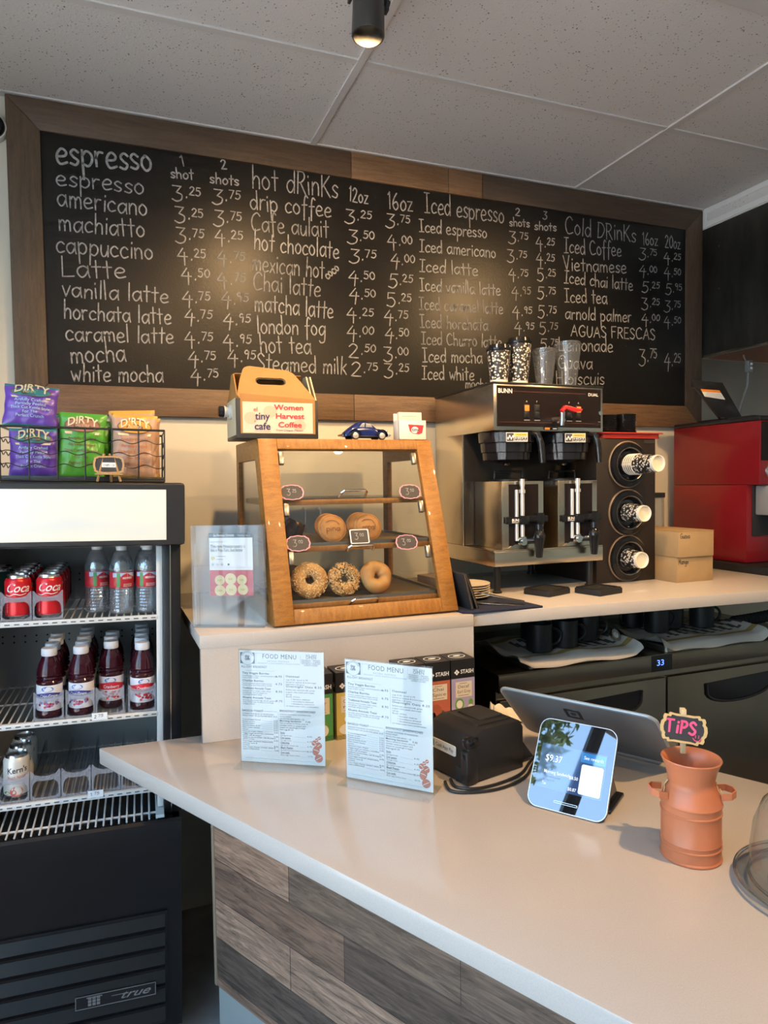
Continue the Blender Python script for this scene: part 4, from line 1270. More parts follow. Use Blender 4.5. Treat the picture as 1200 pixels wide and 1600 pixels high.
def on_plane(u, v, M):
    """photo point -> (x, y) on the plane M (x right, y up)"""
    d = r_ * ((u - 600) / CAM_F) + d_ * ((v - 800) / CAM_F) + f_
    n = M.to_3x3() @ Vector((0, 0, 1))
    o = M.translation
    p = CAM_C + d * ((o - CAM_C).dot(n) / d.dot(n))
    q = M.inverted() @ p
    return q.x, q.y

# ================================================================== undercounter fridge, trays, mugs
uc = thing('undercounter_fridge', 'low stainless two door fridge under the back counter carrying the mug trays', 'fridge', (1.172, -0.650, 0))
part('cabinet', MB().box(0.0, 0.02, 0.12, 1.50, 0.60, 0.953, 0.003), m_steeldark, uc)
part('top_sheet', MB().box(-0.004, -0.004, 0.953, 1.504, 0.60, 0.957, 0.001), m_steeldark, uc)
part('rail_cover', MB().box(0.0, -0.002, 0.893, 0.640, 0.022, 0.953, 0.003), m_steeldark, uc)
part('rail_cover', MB().box(0.735, -0.002, 0.893, 1.50, 0.022, 0.953, 0.003), m_steeldark, uc)
mb = MB().box(0.640, 0.0, 0.893, 0.735, 0.022, 0.953)
text(mb, '33', face_front(0.664, -0.0002, 0.915), 0.030, 1, fit=0.032)
part('temperature_display', mb, [m_blackgloss, mat('led_blue', (0.05, 0.1, 0.6), 0.4, emit=(0.10, 0.22, 1.0), estr=3.0)], uc, smooth=0)
for k, (a, b) in enumerate(((0.004, 0.708), (0.716, 1.49))):
    dr = part('door', MB().box(a, -0.002, 0.15, b, 0.022, 0.868, 0.004), m_steeldark, uc)
    c = (a + b) / 2
    hw = 0.175
    cx = c + (0.06 if k == 0 else -0.03)
    out = [(cx - hw, 0.823), (cx + hw, 0.835)] + [(cx + hw * math.cos(t), 0.805 - 0.062 * math.sin(t) ** 0.8 + 0.006 * math.cos(t)) for t in [PI * i / 16 for i in range(1, 16)]]
    mb = MB().prism([(x, z) for x, z in out], 0.0, 0.0035, M=face_front(0, -0.002, 0))
    lip = [(x, -0.006, z) for x, z in out[1:]] + [(out[0][0], -0.006, out[0][1])]
    mb.tube(lip, 0.006)
    part('handle', mb, m_blackgloss, dr)
for x in (0.08, 1.42):
    part('caster', MB().cyl((x - 0.015, 0.09, 0.05), (x + 0.015, 0.09, 0.05), 0.05).box(x - 0.02, 0.06, 0.08, x + 0.02, 0.12, 0.122), m_black, uc)

m_alu = mat('sheet_pan_aluminium', (0.45, 0.40, 0.34), 0.38, 1.0)
def sheet_pan(loc, w, d, label):
    t = thing('sheet_pan', label, 'tray', loc)
    mb = MB().box(0.012, 0.012, 0.0, w - 0.012, d - 0.012, 0.002)
    mb.ring(rrect(0, 0, w, d, 0.02), rrect(0.010, 0.010, w - 0.010, d - 0.010, 0.015), 0.016, 0.020)
    mb.ring(rrect(0.006, 0.006, w - 0.006, d - 0.006, 0.018), rrect(0.010, 0.010, w - 0.010, d - 0.010, 0.015), 0.0, 0.018)
    part('pan', mb, m_alu, t)
FT = 0.9575
sheet_pan((1.300, -0.640, FT), 0.46, 0.33, 'metal sheet pan under the first three black mugs on the low fridge')
sheet_pan((1.885, -0.650, FT), 0.47, 0.33, 'metal sheet pan farther along the low fridge under the hidden mugs')
def towel_material():
    m = mat('towel_white', (0.66, 0.60, 0.52), 0.9)
    return m
m_towel = towel_material()
m_towelstripe = mat('towel_stripe', (0.45, 0.30, 0.09), 0.9)
m_toweldark = mat('towel_dark', (0.10, 0.09, 0.08), 0.9)
def towel(loc, w, d, hang, label, seed, skew=0.0):
    rg = random.Random(seed)
    ph = [rg.uniform(0, 6) for _ in range(4)]
    nu, nv = 46, 26
    def f(u, v):
        x = w * u + skew * v
        y = d * v
        z = 0.005 + 0.012 * max(0, math.sin(11 * u + 3 * v + ph[0])) * (0.4 + 0.6 * math.sin(5 * v + ph[1]) ** 2) + 0.0015 * math.sin(23 * u + 7 * v + ph[2])
        if v < 0.22:
            k = (0.22 - v) / 0.22
            z = z * (1 - k) + max(0.0, (k - 0.85) / 0.15) * (-hang + 0.004 * math.sin(13 * u + ph[3])) + 0.006 * math.sin(PI * k)
            y = d * 0.22 * (1 - 0.97 * k) - 0.010 * (1 + math.sin(9 * u + ph[1])) * max(0.0, k - 0.85)
        if u < 0.1:
            z += 0.03 * ((0.1 - u) / 0.1) * (0.5 + 0.5 * math.sin(9 * v + ph[2]))
        if u > 0.93:
            z += 0.02 * (u - 0.93) / 0.07
        return (x, y, z)
    mb = MB().grid(f, nu, nv)
    for i in range(len(mb.m)):
        col, row = i % nu, i // nu
        if row in (4, 5) or row in (21, 22):
            mb.m[i] = 1
        if 7 < row < 20 and 10 < col and (col + row // 3) % 4 in (0, 1):
            mb.m[i] = 2
    mb2 = MB().grid(lambda u, v: (f(u, v)[0], f(u, v)[1], f(u, v)[2] - 0.004), nu, nv)
    mb.add(mb2.v, [tuple(reversed(q)) for q in mb2.f], 0)
    solo('kitchen_towel', mb, [m_towel, m_towelstripe, m_toweldark], label, 'towel', loc, smooth=80)
towel((1.255, -0.655, FT + 0.0220), 0.52, 0.37, 0.012, 'crumpled striped towel lying under the three black mugs', 4)
towel((1.86, -0.665, FT + 0.0220), 0.53, 0.37, 0.011, 'striped towel spread on the farther sheet pan', 9)
m_mug = mat('mug_black', (0.012, 0.012, 0.013), 0.42)
m_mugin = mat('mug_inside', (0.02, 0.02, 0.022), 0.25)
def mug(loc, rz, label):
    c = thing('black_mug', label, 'mug', loc, rz, 'black mugs drying under the back counter')
    part('cup', MB().lathe([(0.0, 0.0), (0.042, 0.0), (0.046, 0.004), (0.047, 0.095), (0.0465, 0.098), (0.0435, 0.098), (0.043, 0.012), (0.0, 0.008)], seg=36), m_mug, c)
    pts = [(0.0455 + 0.034 * math.sin(PI * k / 10), 0, 0.048 - 0.030 * math.cos(PI * k / 10)) for k in range(11)]
    part('handle', MB().tube(pts, 0.0055), m_mug, c)
    return c
MZ = FT + 0.0395
mg = mug((1.395, -0.555, MZ), R_(-15), 'black mug on the towel, the one nearest the tea boxes')
for x, y, a, l in ((1.515, -0.540, -10, 'black mug on the towel, second from the tea boxes'), (1.655, -0.480, -20, 'black mug on the towel, third from the tea boxes, near the thermometer'),
                (1.475, -0.395, 30, 'black mug standing behind the first two mugs'), (1.975, -0.50, -10, 'black mug on the farther pan nearest the striped towel'),
                (2.085, -0.46, 20, 'black mug in the middle of the farther pan'), (2.205, -0.50, -15, 'black mug on the farther pan nearest the black hose'), (1.95, -0.385, -160, 'black mug standing deep in the shade between the two pans')):
    dup(mg, (x, y, MZ - (0.0 if x < 1.7 else -0.004)), R_(a), l)
th = thing('dial_thermometer', 'small round white dial thermometer lying on the towel by the mugs', 'thermometer', (1.728, -0.555, FT + 0.034), 0.3)
TT = Matrix.Translation((0, 0, 0.028)) @ Matrix.Rotation(R_(62), 4, 'X')
part('rim', MB().lathe([(0.0, -0.006), (0.022, -0.006), (0.024, 0.0), (0.023, 0.005), (0.021, 0.005), (0.0, 0.003)], M=TT), m_chrome, th)
mb = MB(); flat(mb, circle(0, 0, 0.0205, n=24), TT, 0, 0.0042); ribbon(mb, [(0, 0), (0.010, 0.010)], 0.002, TT, 1, 0.0046)
part('dial', mb, [m_paper, m_ink], th, smooth=0)
hs = []
for k in range(60):
    t = k / 59
    hs.append((0.62 * t, -0.03 * t + 0.02 * math.sin(3 * t), 0.032 + 0.06 * t * t))
mb = MB().tube(hs, [0.026 if k % 2 else 0.021 for k in range(60)], seg=14)
solo('corrugated_hose', mb, m_blackmatte, 'black corrugated hose lying on the low fridge at the right edge', 'hose', (2.43, -0.45, FT))

# ================================================================== pastry case
PC = Vector((0.405, -0.757, RT))
pc = thing('pastry_case', 'honey coloured wooden pastry display case with sloping glass flaps on the raised block', 'display case', PC)
m_oak = wood('case_oak', (0.20, 0.075, 0.010), (0.34, 0.145, 0.022), 9, (3, 3, 12), 0.48, 0.12, coat=0.08)
m_oakside = wood('case_oak_flat', (0.20, 0.075, 0.010), (0.34, 0.145, 0.022), 9, (12, 3, 3), 0.48, 0.12, coat=0.08)
CW, CH, CS, CD_ = 0.568, 0.537, 0.192, 0.58
SL = math.hypot(CH, CS)
uy, uz = CS / SL, CH / SL
FCL = Matrix(((1, 0, 0, 0), (0, uy, -uz, 0), (0, uz, uy, 0), (0, 0, 0, 1)))
FCW = Matrix.Translation(PC) @ FCL
part('stile', MB().box(0, 0.0078, -0.02, 0.057, SL, 0.0, 0.002, M=FCL), m_oak, pc)
part('stile', MB().box(CW - 0.053, 0.0078, -0.02, CW, SL, 0.0, 0.002, M=FCL), m_oak, pc)
part('rail', MB().box(0.057, 0.0078, -0.02, CW - 0.053, 0.050, 0.0, 0.002, M=FCL), m_oakside, pc)
part('rail', MB().box(0.057, SL - 0.034, -0.02, CW - 0.053, SL, 0.0, 0.002, M=FCL), m_oakside, pc)
MS = Matrix(((0, 0, 1, 0), (1, 0, 0, 0), (0, 1, 0, 0), (0, 0, 0, 1)))   # (y, z, x)
for x in (0.0, CW - 0.018):
    out = [(0.024, 0.0), (CD_, 0.0), (CD_, CH), (CS + 0.022, CH)]
    inn = [(0.075, 0.055), (CD_ - 0.045, 0.055), (CD_ - 0.045, CH - 0.062), (CS + 0.046, CH - 0.062)]
    sf = part('side_frame', MB().ring(out, inn, x, x + 0.018, M=MS), m_oak, pc)
    part('pane', MB().prism([(0.072, 0.052), (CD_ - 0.042, 0.052), (CD_ - 0.042, CH - 0.06), (CS + 0.044, CH - 0.06)], x + 0.007, x + 0.010, M=MS), g_pane, sf, smooth=0)
part('top_board', MB().box(0.018, CS + 0.02, CH - 0.018, CW - 0.018, CD_, CH, 0.001), m_oakside, pc)
part('floor_board', MB().box(0.018, 0.02, 0.0, CW - 0.018, CD_, 0.016), m_oakside, pc)
part('back_door', MB().box(0.02, CD_ - 0.012, 0.017, CW / 2, CD_ - 0.008, CH - 0.019), g_pane, pc, smooth=0)
part('back_door', MB().box(CW / 2, CD_ - 0.018, 0.017, CW - 0.02, CD_ - 0.014, CH - 0.019), g_pane, pc, smooth=0)
m_pull = mat('pull_steel', (0.42, 0.40, 0.37), 0.3, 1.0)
for x in (0.232, 0.290):
    part('door_pull', MB().tube([(x, CD_ - 0.022, 0.205), (x, CD_ - 0.045, 0.212), (x, CD_ - 0.047, 0.24), (x, CD_ - 0.047, 0.29), (x, CD_ - 0.045, 0.305), (x, CD_ - 0.022, 0.311)], 0.0045), m_pull, pc)
m_runner = wood('tray_runner_wood', (0.17, 0.075, 0.020), (0.27, 0.13, 0.038), 9, (12, 3, 3), 0.4, 0.1)
m_traybrown = mat('tray_bottom_brown', (0.22, 0.145, 0.065), 0.6)
m_traysteel = mat('tray_edge_steel', (0.45, 0.43, 0.40), 0.3, 1.0)
def on_front(px, py):
    return on_plane(px, py, FCW)
flap_edges = [0.060, 0.225, 0.372, SL - 0.036]
for k, z in enumerate((0.040, 0.198, 0.335)):
    yf = z * CS / CH + 0.030
    mb = MB().box(0.022, yf, z, CW - 0.022, yf + 0.018, z + 0.016, 0.001).box(0.022, yf + 0.018, z, 0.038, CD_ - 0.05, z + 0.016).box(CW - 0.038, yf + 0.018, z, CW - 0.022, CD_ - 0.05, z + 0.016).box(0.022, CD_ - 0.066, z, CW - 0.022, CD_ - 0.05, z + 0.016)
    rn = part('shelf_runner', mb, m_runner, pc)
    if k < 2:
        mb = MB().box(0.036, yf + 0.010, z + 0.0162, CW - 0.036, CD_ - 0.056, z + 0.0185)
        mb.ring(rrect(0.034, yf + 0.006, CW - 0.034, CD_ - 0.052, 0.01), rrect(0.037, yf + 0.009, CW - 0.037, CD_ - 0.055, 0.008), z + 0.0162, z + 0.0260, m=1)
        part('tray', mb, [m_traybrown, m_traysteel], rn)
    else:
        part('glass_shelf', MB().box(0.036, yf + 0.012, z + 0.0162, CW - 0.036, CD_ - 0.056, z + 0.0190), g_pane, rn, smooth=0)
    a, b = flap_edges[k] + 0.003, flap_edges[k + 1] - 0.003
    FT_ = FCL @ Matrix.Translation((0, b, -0.010)) @ Matrix.Rotation(R_(5.5), 4, 'X') @ Matrix.Translation((0, -b, 0.010))
    fl = part('flap', MB().box(0.058, a, -0.014, CW - 0.054, b, -0.010, M=FT_), thin_glass('flap_glass', (0.95, 0.96, 0.95), 0.05), pc, smooth=0)
    hx_, hy_ = on_front(*((572, 938), (566, 855), (554, 770))[k])
    mb = MB().tube([FT_ @ Vector(p) for p in ((hx_ - 0.042, hy_ - 0.004, -0.011), (hx_ - 0.040, hy_ + 0.004, 0.012), (hx_ - 0.034, hy_ + 0.008, 0.018), (hx_ + 0.034, hy_ + 0.008, 0.018), (hx_ + 0.040, hy_ + 0.004, 0.012), (hx_ + 0.042, hy_ - 0.004, -0.011))], 0.0042)
    part('handle', mb, m_chrome, fl)
    for x in (0.060, CW - 0.074):
        part('hinge', MB().box(x, b - 0.042, -0.018, x + 0.015, b - 0.004, -0.004, 0.002, M=FCL), mat('hinge_metal', (0.30, 0.28, 0.25), 0.3, 0.9), fl)
m_slate = mat('chalk_tag_slate', (0.035, 0.033, 0.035), 0.5)
m_pink = mat('tag_pink', (0.72, 0.30, 0.36), 0.6)
def price_tag(u, v, txt, label, edge=m_pink, square=False):
    x, y = on_front(u, v)
    t = bpy.data.objects.new('price_tag', None)
    COL.objects.link(t)
    t.matrix_world = FCW @ Matrix.Translation((x, y, -0.0095))
    tag(t, label, 'price tag')
    def blob(k, sq):
        if square:
            return rrect(-0.030 * k, -0.022 * k, 0.030 * k, 0.022 * k, 0.004, 7)
        return [((0.036 * k) * math.copysign(abs(math.cos(a)) ** .75, math.cos(a)) * (1 + .03 * math.cos(12 * a)), (0.0235 * k) * math.copysign(abs(math.sin(a)) ** .75, math.sin(a)) * (1 + .04 * math.cos(12 * a))) for a in [2 * PI * i / 48 for i in range(48)]]
    part('border', MB().ring(blob(1, 0), blob(0.90, 0), 0.0, 0.0022), edge, t)
    mb = MB().prism(blob(0.905, 0), 0.0, 0.0016)
    hand_text(mb, txt[0], Matrix.Translation((-0.016, -0.009, 0.0016)), 0.012, 0.0115, 0.002, 1, 0.02)
    hand_text(mb, txt[1:], Matrix.Translation((0.001, 0.000, 0.0016)), 0.013, 0.0055, 0.0013, 1, 0.02)
    part('slate', mb, [m_slate, m_chalk], t, smooth=0)
NO_RECALC.add('slate')
price_tag(457, 768, '325', 'pink edged oval price tag on the left of the top glass flap')
price_tag(642, 767, '350', 'pink edged oval price tag on the right of the top glass flap')
price_tag(467, 848, '300', 'pink edged oval price tag in front of the muffin')
price_tag(637, 846, '300', 'pink edged oval price tag right of the round pastries')
price_tag(563, 837, '300', 'white edged rectangular price tag in front of the round pastries', m_whiteink, True)

# pastries
m_bagel = mat('bagel_crust', (0.42, 0.19, 0.045), 0.5, vary=(16, 0.3, (0.58, 0.33, 0.12)), bump=(60, 0.2))
m_bagelplain = mat('bagel_plain_crust', (0.40, 0.15, 0.03), 0.4, vary=(9, 0.3, (0.62, 0.38, 0.15)), bump=(40, 0.1))
m_crumb = mat('seed_pale', (0.74, 0.55, 0.30), 0.7)
m_seed = mat('seed_black', (0.02, 0.017, 0.015), 0.6)
def bagel(loc, lean, rz, kind, label, R=0.034, r=0.0205, hole=1.0):
    b = thing('bagel', label, 'bagel', loc, rz)
    T = Matrix.Translation((0, 0, R + r)) @ Matrix.Rotation(R_(90 - lean), 4, 'X')
    nu, nv = 40, 20
    rg = random.Random(int(loc[0] * 1000))
    def f(u, v):
        a, c = 2 * PI * u, 2 * PI * v
        w = 1 + 0.05 * math.sin(3 * a + rg.random() * 0.02) + 0.03 * math.sin(5 * a)
        rr = r * w
        return T @ Vector(((R + rr * math.cos(c)) * math.cos(a), (R + rr * math.cos(c)) * math.sin(a), rr * 0.95 * math.sin(c)))
    part('crust', MB().grid(f, nu, nv), m_bagelplain if kind == 'plain' else m_bagel, b, smooth=60)
    if kind != 'plain':
        mb = MB()
        for k in range(520 if kind == 'every' else 420):
            a, c = rg.uniform(0, 2 * PI), rg.uniform(0.05, PI - 0.3)
            p = Vector(((R + (r * 1.03) * math.cos(c)) * math.cos(a), (R + (r * 1.03) * math.cos(c)) * math.sin(a), r * 0.98 * math.sin(c)))
            M2 = T @ Matrix.Translation(p) @ Matrix.Rotation(rg.uniform(0, 6), 4, 'Z')
            s_ = rg.uniform(0.0007, 0.0014)
            mb.box(-s_ * 1.6, -s_, -s_ * .6, s_ * 1.6, s_, s_ * .6, m=(1 if kind == 'every' and rg.random() < 0.5 else 0), M=M2)
        part('seeds', mb, [m_crumb, m_seed], b, kind='stuff', smooth=0)
TB = RT + 0.0590
bagel((0.405 + 0.128, -0.650, TB), 20, 0, 'sesame', 'sesame bagel on the bottom tray, the largest at left')
bagel((0.405 + 0.236, -0.648, TB), 20, 0, 'every', 'dark seeded bagel in the middle of the bottom tray', R=0.031, r=0.020)
bagel((0.405 + 0.339, -0.650, TB), 22, R_(8), 'plain', 'smooth plain bagel at the right of the bottom tray', R=0.030, r=0.022)
bagel((0.405 + 0.098, -0.560, TB), 62, 0, 'plain', 'bagel mostly hidden behind the sesame bagel')
m_pastry = mat('pastry_crust', (0.50, 0.24, 0.075), 0.55, vary=(40, 0.35), bump=(80, 0.3))
m_pastrydark = mat('pastry_mark', (0.20, 0.07, 0.025), 0.7)
def pastry(loc, label, word, dim=False):
    p = thing('round_pastry', label, 'pastry', loc)
    T = Matrix.Translation((0, 0, 0.0445)) @ Matrix.Rotation(R_(68), 4, 'X')
    mb = MB().lathe([(0.0, -0.008), (0.040, -0.008), (0.045, -0.002), (0.045, 0.003), (0.041, 0.007), (0.030, 0.011), (0.0, 0.013)], seg=40, M=T)
    part('crust', mb, m_pastry, p)
    mb = MB()
    for k in range(40):
        a = 2 * PI * k / 40
        mb.cyl((0.0385 * math.cos(a), 0.0385 * math.sin(a), 0.006), (0.0385 * math.cos(a), 0.0385 * math.sin(a), 0.0092), 0.0013, seg=6, M=T)
    if word:
        hand_text(mb, word, T @ Matrix.Translation((-0.022, -0.012, 0.0134)), 0.044, 0.010, 0.0020, 0, 0.1)
        ribbon(mb, smooth_line([(-0.02, 0.016), (-0.005, 0.022), (0.012, 0.018), (0.02, 0.008)]), 0.0020, T, 0, 0.0139)
    part('piped_lettering', mb, m_pastrydark, p)
T2 = RT + 0.2170
pastry((0.405 + 0.213, -0.610, T2), 'round filled pastry on the middle shelf behind the rectangular tag', 'pina')
pastry((0.405 + 0.330, -0.605, T2), 'round filled pastry on the middle shelf beside the right hand tag', 'nopal')
pastry((0.405 + 0.228, -0.520, T2), 'dim round pastry behind the one with the rectangular tag', None)
pastry((0.405 + 0.335, -0.515, T2), 'dim round pastry behind the one by the right hand tag', None)
mf = thing('muffin', 'dark muffin in a pointed brown paper wrap at the left of the middle shelf', 'muffin', (0.405 + 0.094, -0.578, T2 + 0.0008))
def tulip(u, v):
    a = 2 * PI * u
    r = 0.026 + 0.020 * v + 0.004 * v * math.cos(4 * a)
    return (r * math.cos(a), r * math.sin(a), v * (0.055 + 0.022 * max(0, math.cos(4 * a + 0.6))))
part('paper_wrap', MB().grid(tulip, 48, 8).lathe([(0.0, 0.0), (0.026, 0.0)], seg=24, cap=False), mat('paper_brown', (0.030, 0.016, 0.012), 0.7), mf, smooth=60)
part('muffin_top', MB().ball((0, 0, 0.045), (0.040, 0.040, 0.026)), mat('muffin_chocolate', (0.035, 0.017, 0.010), 0.8, bump=(50, 0.6)), mf)
part('streusel', MB().prism([(-0.012, -0.008), (0.010, -0.012), (0.016, 0.002), (0.0, 0.010), (-0.014, 0.006)], 0, 0.006, M=Matrix.Translation((0.0, -0.026, 0.060)) @ Matrix.Rotation(R_(50), 4, 'X')), mat('streusel_tan', (0.55, 0.30, 0.13), 0.8), mf)
ic = thing('shelf_note_card', 'small printed card standing behind the bagels inside the case', 'card', (0.405 + 0.21, -0.47, TB))
Mc = Matrix.Rotation(R_(-12), 4, 'X')
mb = MB().box(0, 0, 0, 0.13, 0.002, 0.06, M=Mc)
for k in range(3):
    text(mb, ('ASK ABOUT OUR', 'FRESH BAGELS', 'AND PASTRIES')[k] if False else '- - - - - - - -', Mc @ face_front(0.012, 0, 0.040 - 0.014 * k), 0.010, 1)
part('card', mb, [mat('card_cream', (0.55, 0.50, 0.40), 0.6), m_greyink], ic, smooth=0)

# ================================================================== on top of the case
CTZ = RT + CH
cc = thing('coffee_carton', 'brown cardboard coffee carton with a handle and spout on the pastry case', 'carton', (0.345, -0.560, CTZ))
m_kraft = mat('kraft_board', (0.34, 0.165, 0.045), 0.6, vary=(20, 0.12))
m_kraftedge = mat('kraft_edge_black', (0.030, 0.026, 0.022), 0.5)
m_kraftpale = mat('kraft_pale', (0.60, 0.50, 0.32), 0.6)
KW, KD, KH = 0.250, 0.180, 0.132
mb = MB().box(0, 0, 0.0, KW, KD, 0.118, 0.002)
part('carton_body', mb, m_kraftedge, cc)
mb = MB().box(0.012, -0.0012, 0.014, KW - 0.010, 0.0, 0.117)
mb.prism([(0.012, 0.117), (KW - 0.010, 0.117), (KW - 0.010, 0.120), (0.012, KH)], 0.0002, 0.0012, M=face_front(0, 0, 0))
part('front_panel', mb, m_kraft, cc)
part('end_panel', MB().box(-0.0012, 0.010, 0.010, 0.0, KD - 0.010, 0.120), m_kraftpale, cc)
def slope(x0, x1, y0, z0, x2, x3, y1, z1, t=0.003):
    v = [(x0, y0, z0), (x1, y0, z0), (x3, y1, z1), (x2, y1, z1)]
    n = (Vector(v[1]) - Vector(v[0])).cross(Vector(v[3]) - Vector(v[0])).normalized() * t
    w = [tuple(Vector(p) - n) for p in v]
    return v + w, [(0, 1, 2, 3), (7, 6, 5, 4), (0, 4, 5, 1), (1, 5, 6, 2), (2, 6, 7, 3), (3, 7, 4, 0)]
mb = MB()
mb.add(*slope(KW - 0.03, 0.012, 0.086, 0.205, 0.0, KW, 0.0, 0.118), m=0) if False else None
mb.add(*slope(KW, 0.0, KD, 0.118, KW - 0.03, 0.012, 0.090, 0.205), m=0)
part('roof', mb, m_kraft, cc)
# handle panel with a hand slot, standing along the ridge and tipped slightly forward
TH = Matrix.Translation((0, 0.003, 0.117)) @ Matrix.Rotation(R_(-33), 4, 'X') @ Matrix(((1, 0, 0, 0), (0, 0, -1, 0), (0, 1, 0, 0), (0, 0, 0, 1)))
outer = [(0.002, 0.0), (0.246, 0.0), (0.228, 0.030), (0.205, 0.075), (0.188, 0.105), (0.170, 0.116), (0.050, 0.128), (0.034, 0.118), (0.018, 0.070)]
n_ = 32
def resample(poly, n):
    P = poly + [poly[0]]
    ls = [math.dist(P[i], P[i + 1]) for i in range(len(poly))]
    tot = sum(ls); out = []
    for k in range(n):
        s = tot * k / n; i = 0
        while s > ls[i]:
            s -= ls[i]; i += 1
        t = s / ls[i]
        out.append((P[i][0] + (P[i + 1][0] - P[i][0]) * t, P[i][1] + (P[i + 1][1] - P[i][1]) * t))
    return out
def slot_ring(poly, slot, n=48):
    cx = sum(p[0] for p in slot) / len(slot); cy = sum(p[1] for p in slot) / len(slot)
    def ray_hit(P, a):
        dx, dy = math.cos(a), math.sin(a); best = None
        for i in range(len(P)):
            x1, y1 = P[i][0] - cx, P[i][1] - cy
            x2, y2 = P[(i + 1) % len(P)][0] - cx, P[(i + 1) % len(P)][1] - cy
            den = dx * (y2 - y1) - dy * (x2 - x1)
            if abs(den) < 1e-12: continue
            t = (x1 * (y2 - y1) - y1 * (x2 - x1)) / den
            u = (x1 * dy - y1 * dx) / den
            if t > 0 and -1e-9 <= u <= 1 + 1e-9 and (best is None or t > best): best = t
        return (cx + dx * best, cy + dy * best)
    A = [2 * PI * i / n for i in range(n)]
    return [ray_hit(poly, a) for a in A], [ray_hit(slot, a) for a in A]
slot = rrect(0.066, 0.055, 0.160, 0.083, 0.013)
o_, i_ = slot_ring(outer, slot, 64)
part('handle_panel', MB().ring(o_, i_, -0.0025, 0.0025, M=TH), m_kraft, cc)
slot2 = rrect(0.069, 0.058, 0.157, 0.080, 0.011)
part('slot_lining', MB().ring(*slot_ring([(p[0], p[1]) for p in rrect(0.066, 0.055, 0.160, 0.083, 0.013)], slot2, 64), -0.008, -0.001, M=TH), m_kraftedge, cc)
for x, s_ in ((KW - 0.004, 1), (KW - 0.016, 1), (0.006, -1)):
    mb = MB().prism([(0.008, 0.118), (KD - 0.008, 0.118), (KD * 0.60, 0.200), (KD * 0.40, 0.200)], x - 0.002, x + 0.002, M=Matrix(((0, 0, 1, 0), (1, 0, 0, 0), (0, 1, 0, 0), (0, 0, 0, 1))))
    part('gable_flap', mb, m_kraft if s_ < 0 else m_kraftpale, cc)
TS = Matrix.Translation((-0.001, 0.085, 0.085)) @ Matrix.Rotation(-PI / 2, 4, 'Y')
part('spout', MB().lathe([(0.022, 0.0), (0.022, 0.006), (0.016, 0.008), (0.016, 0.018), (0.018, 0.019), (0.018, 0.022), (0.0, 0.022)], M=TS), mat('spout_grey', (0.55, 0.55, 0.52), 0.4), cc)
part('spout_cap', MB().lathe([(0.015, 0.0225), (0.017, 0.024), (0.017, 0.036), (0.014, 0.039), (0.0, 0.039)], M=TS), m_blackgloss, cc)
FL = face_front(0, -0.0014, 0)
LX0, LX1, LZ0, LZ1 = 0.018, KW - 0.018, 0.016, 0.108
mb = MB()
flat_rect(mb, LX0, LZ0, LX1, LZ1, FL, 0)
for cx, cy, rr in ((0.042, 0.060, 0.020), (0.100, 0.080, 0.020), (0.190, 0.040, 0.020)):
    flat(mb, circle(cx, cy, rr, rr * 0.9, 28), FL, 1, 0.0007)
text(mb, 'Women', FL @ Matrix.Translation((0.113, 0.086, 0.0012)), 0.022, 2, bold=0.02, fit=0.090)
text(mb, 'Harvest', FL @ Matrix.Translation((0.116, 0.060, 0.0012)), 0.022, 2, bold=0.02, fit=0.088)
text(mb, 'Coffee', FL @ Matrix.Translation((0.124, 0.034, 0.0012)), 0.022, 2, bold=0.02, fit=0.072)
text(mb, 'From Chiapas, Mexico', FL @ Matrix.Translation((0.118, 0.022, 0.0012)), 0.008, 3, fit=0.082)
text(mb, 'el', FL @ Matrix.Translation((0.050, 0.080, 0.0012)), 0.018, 2, fit=0.011)
text(mb, 'tiny', FL @ Matrix.Translation((0.055, 0.056, 0.0012)), 0.030, 3, bold=0.02, fit=0.045, sq=1.0)
text(mb, 'a', FL @ Matrix.Translation((0.052, 0.048, 0.0012)), 0.010, 2)
text(mb, 'cafe', FL @ Matrix.Translation((0.052, 0.026, 0.0012)), 0.030, 3, bold=0.02, fit=0.048, sq=1.0)
flat_rect(mb, 0.053, 0.0205, 0.100, 0.0213, FL, 3, 0.0008)
part('front_label', mb, [mat('label_cream_pink', (0.68, 0.52, 0.40), 0.6), mat('label_pink_blot', (0.64, 0.40, 0.29), 0.6), mat('label_red', (0.45, 0.030, 0.045), 0.6), mat('label_navy', (0.025, 0.035, 0.10), 0.6)], cc, smooth=0)

# toy car
tcar = thing('toy_car', 'small dark blue round-backed toy car on top of the pastry case', 'toy car', (0.690, -0.505, CTZ))
m_carblue = mat('car_blue', (0.008, 0.018, 0.11), 0.18, coat=0.6)
LP_ = [(0.000, 0.018), (0.004, 0.026), (0.016, 0.036), (0.030, 0.046), (0.046, 0.056), (0.066, 0.061), (0.086, 0.059), (0.102, 0.047), (0.112, 0.038), (0.130, 0.036), (0.145, 0.030), (0.152, 0.018)]
def car_half(y):
    k = y / 0.032
    return k
mb = MB()
def body(u, v):
    # u along car, v around half circle across
    i = u * (len(LP_) - 1)
    a = int(min(i, len(LP_) - 2)); t = i - a
    x = LP_[a][0] + (LP_[a + 1][0] - LP_[a][0]) * t
    z = LP_[a][1] + (LP_[a + 1][1] - LP_[a][1]) * t
    w = 0.026 * (1 - abs(2 * u - 1) ** 4 * 0.55)
    s = math.cos(PI * v)
    q = math.sin(PI * v) ** 0.55
    zz = 0.012 + (z - 0.012) * q
    ww = w * (1.0 if zz < 0.036 else 1.0 - 0.28 * min(1, (zz - 0.036) / 0.024))
    return (x, ww * math.copysign(abs(s) ** 0.7, s), zz)
mb.grid(body, 44, 24)
part('car_body', mb, m_carblue, tcar, smooth=60)
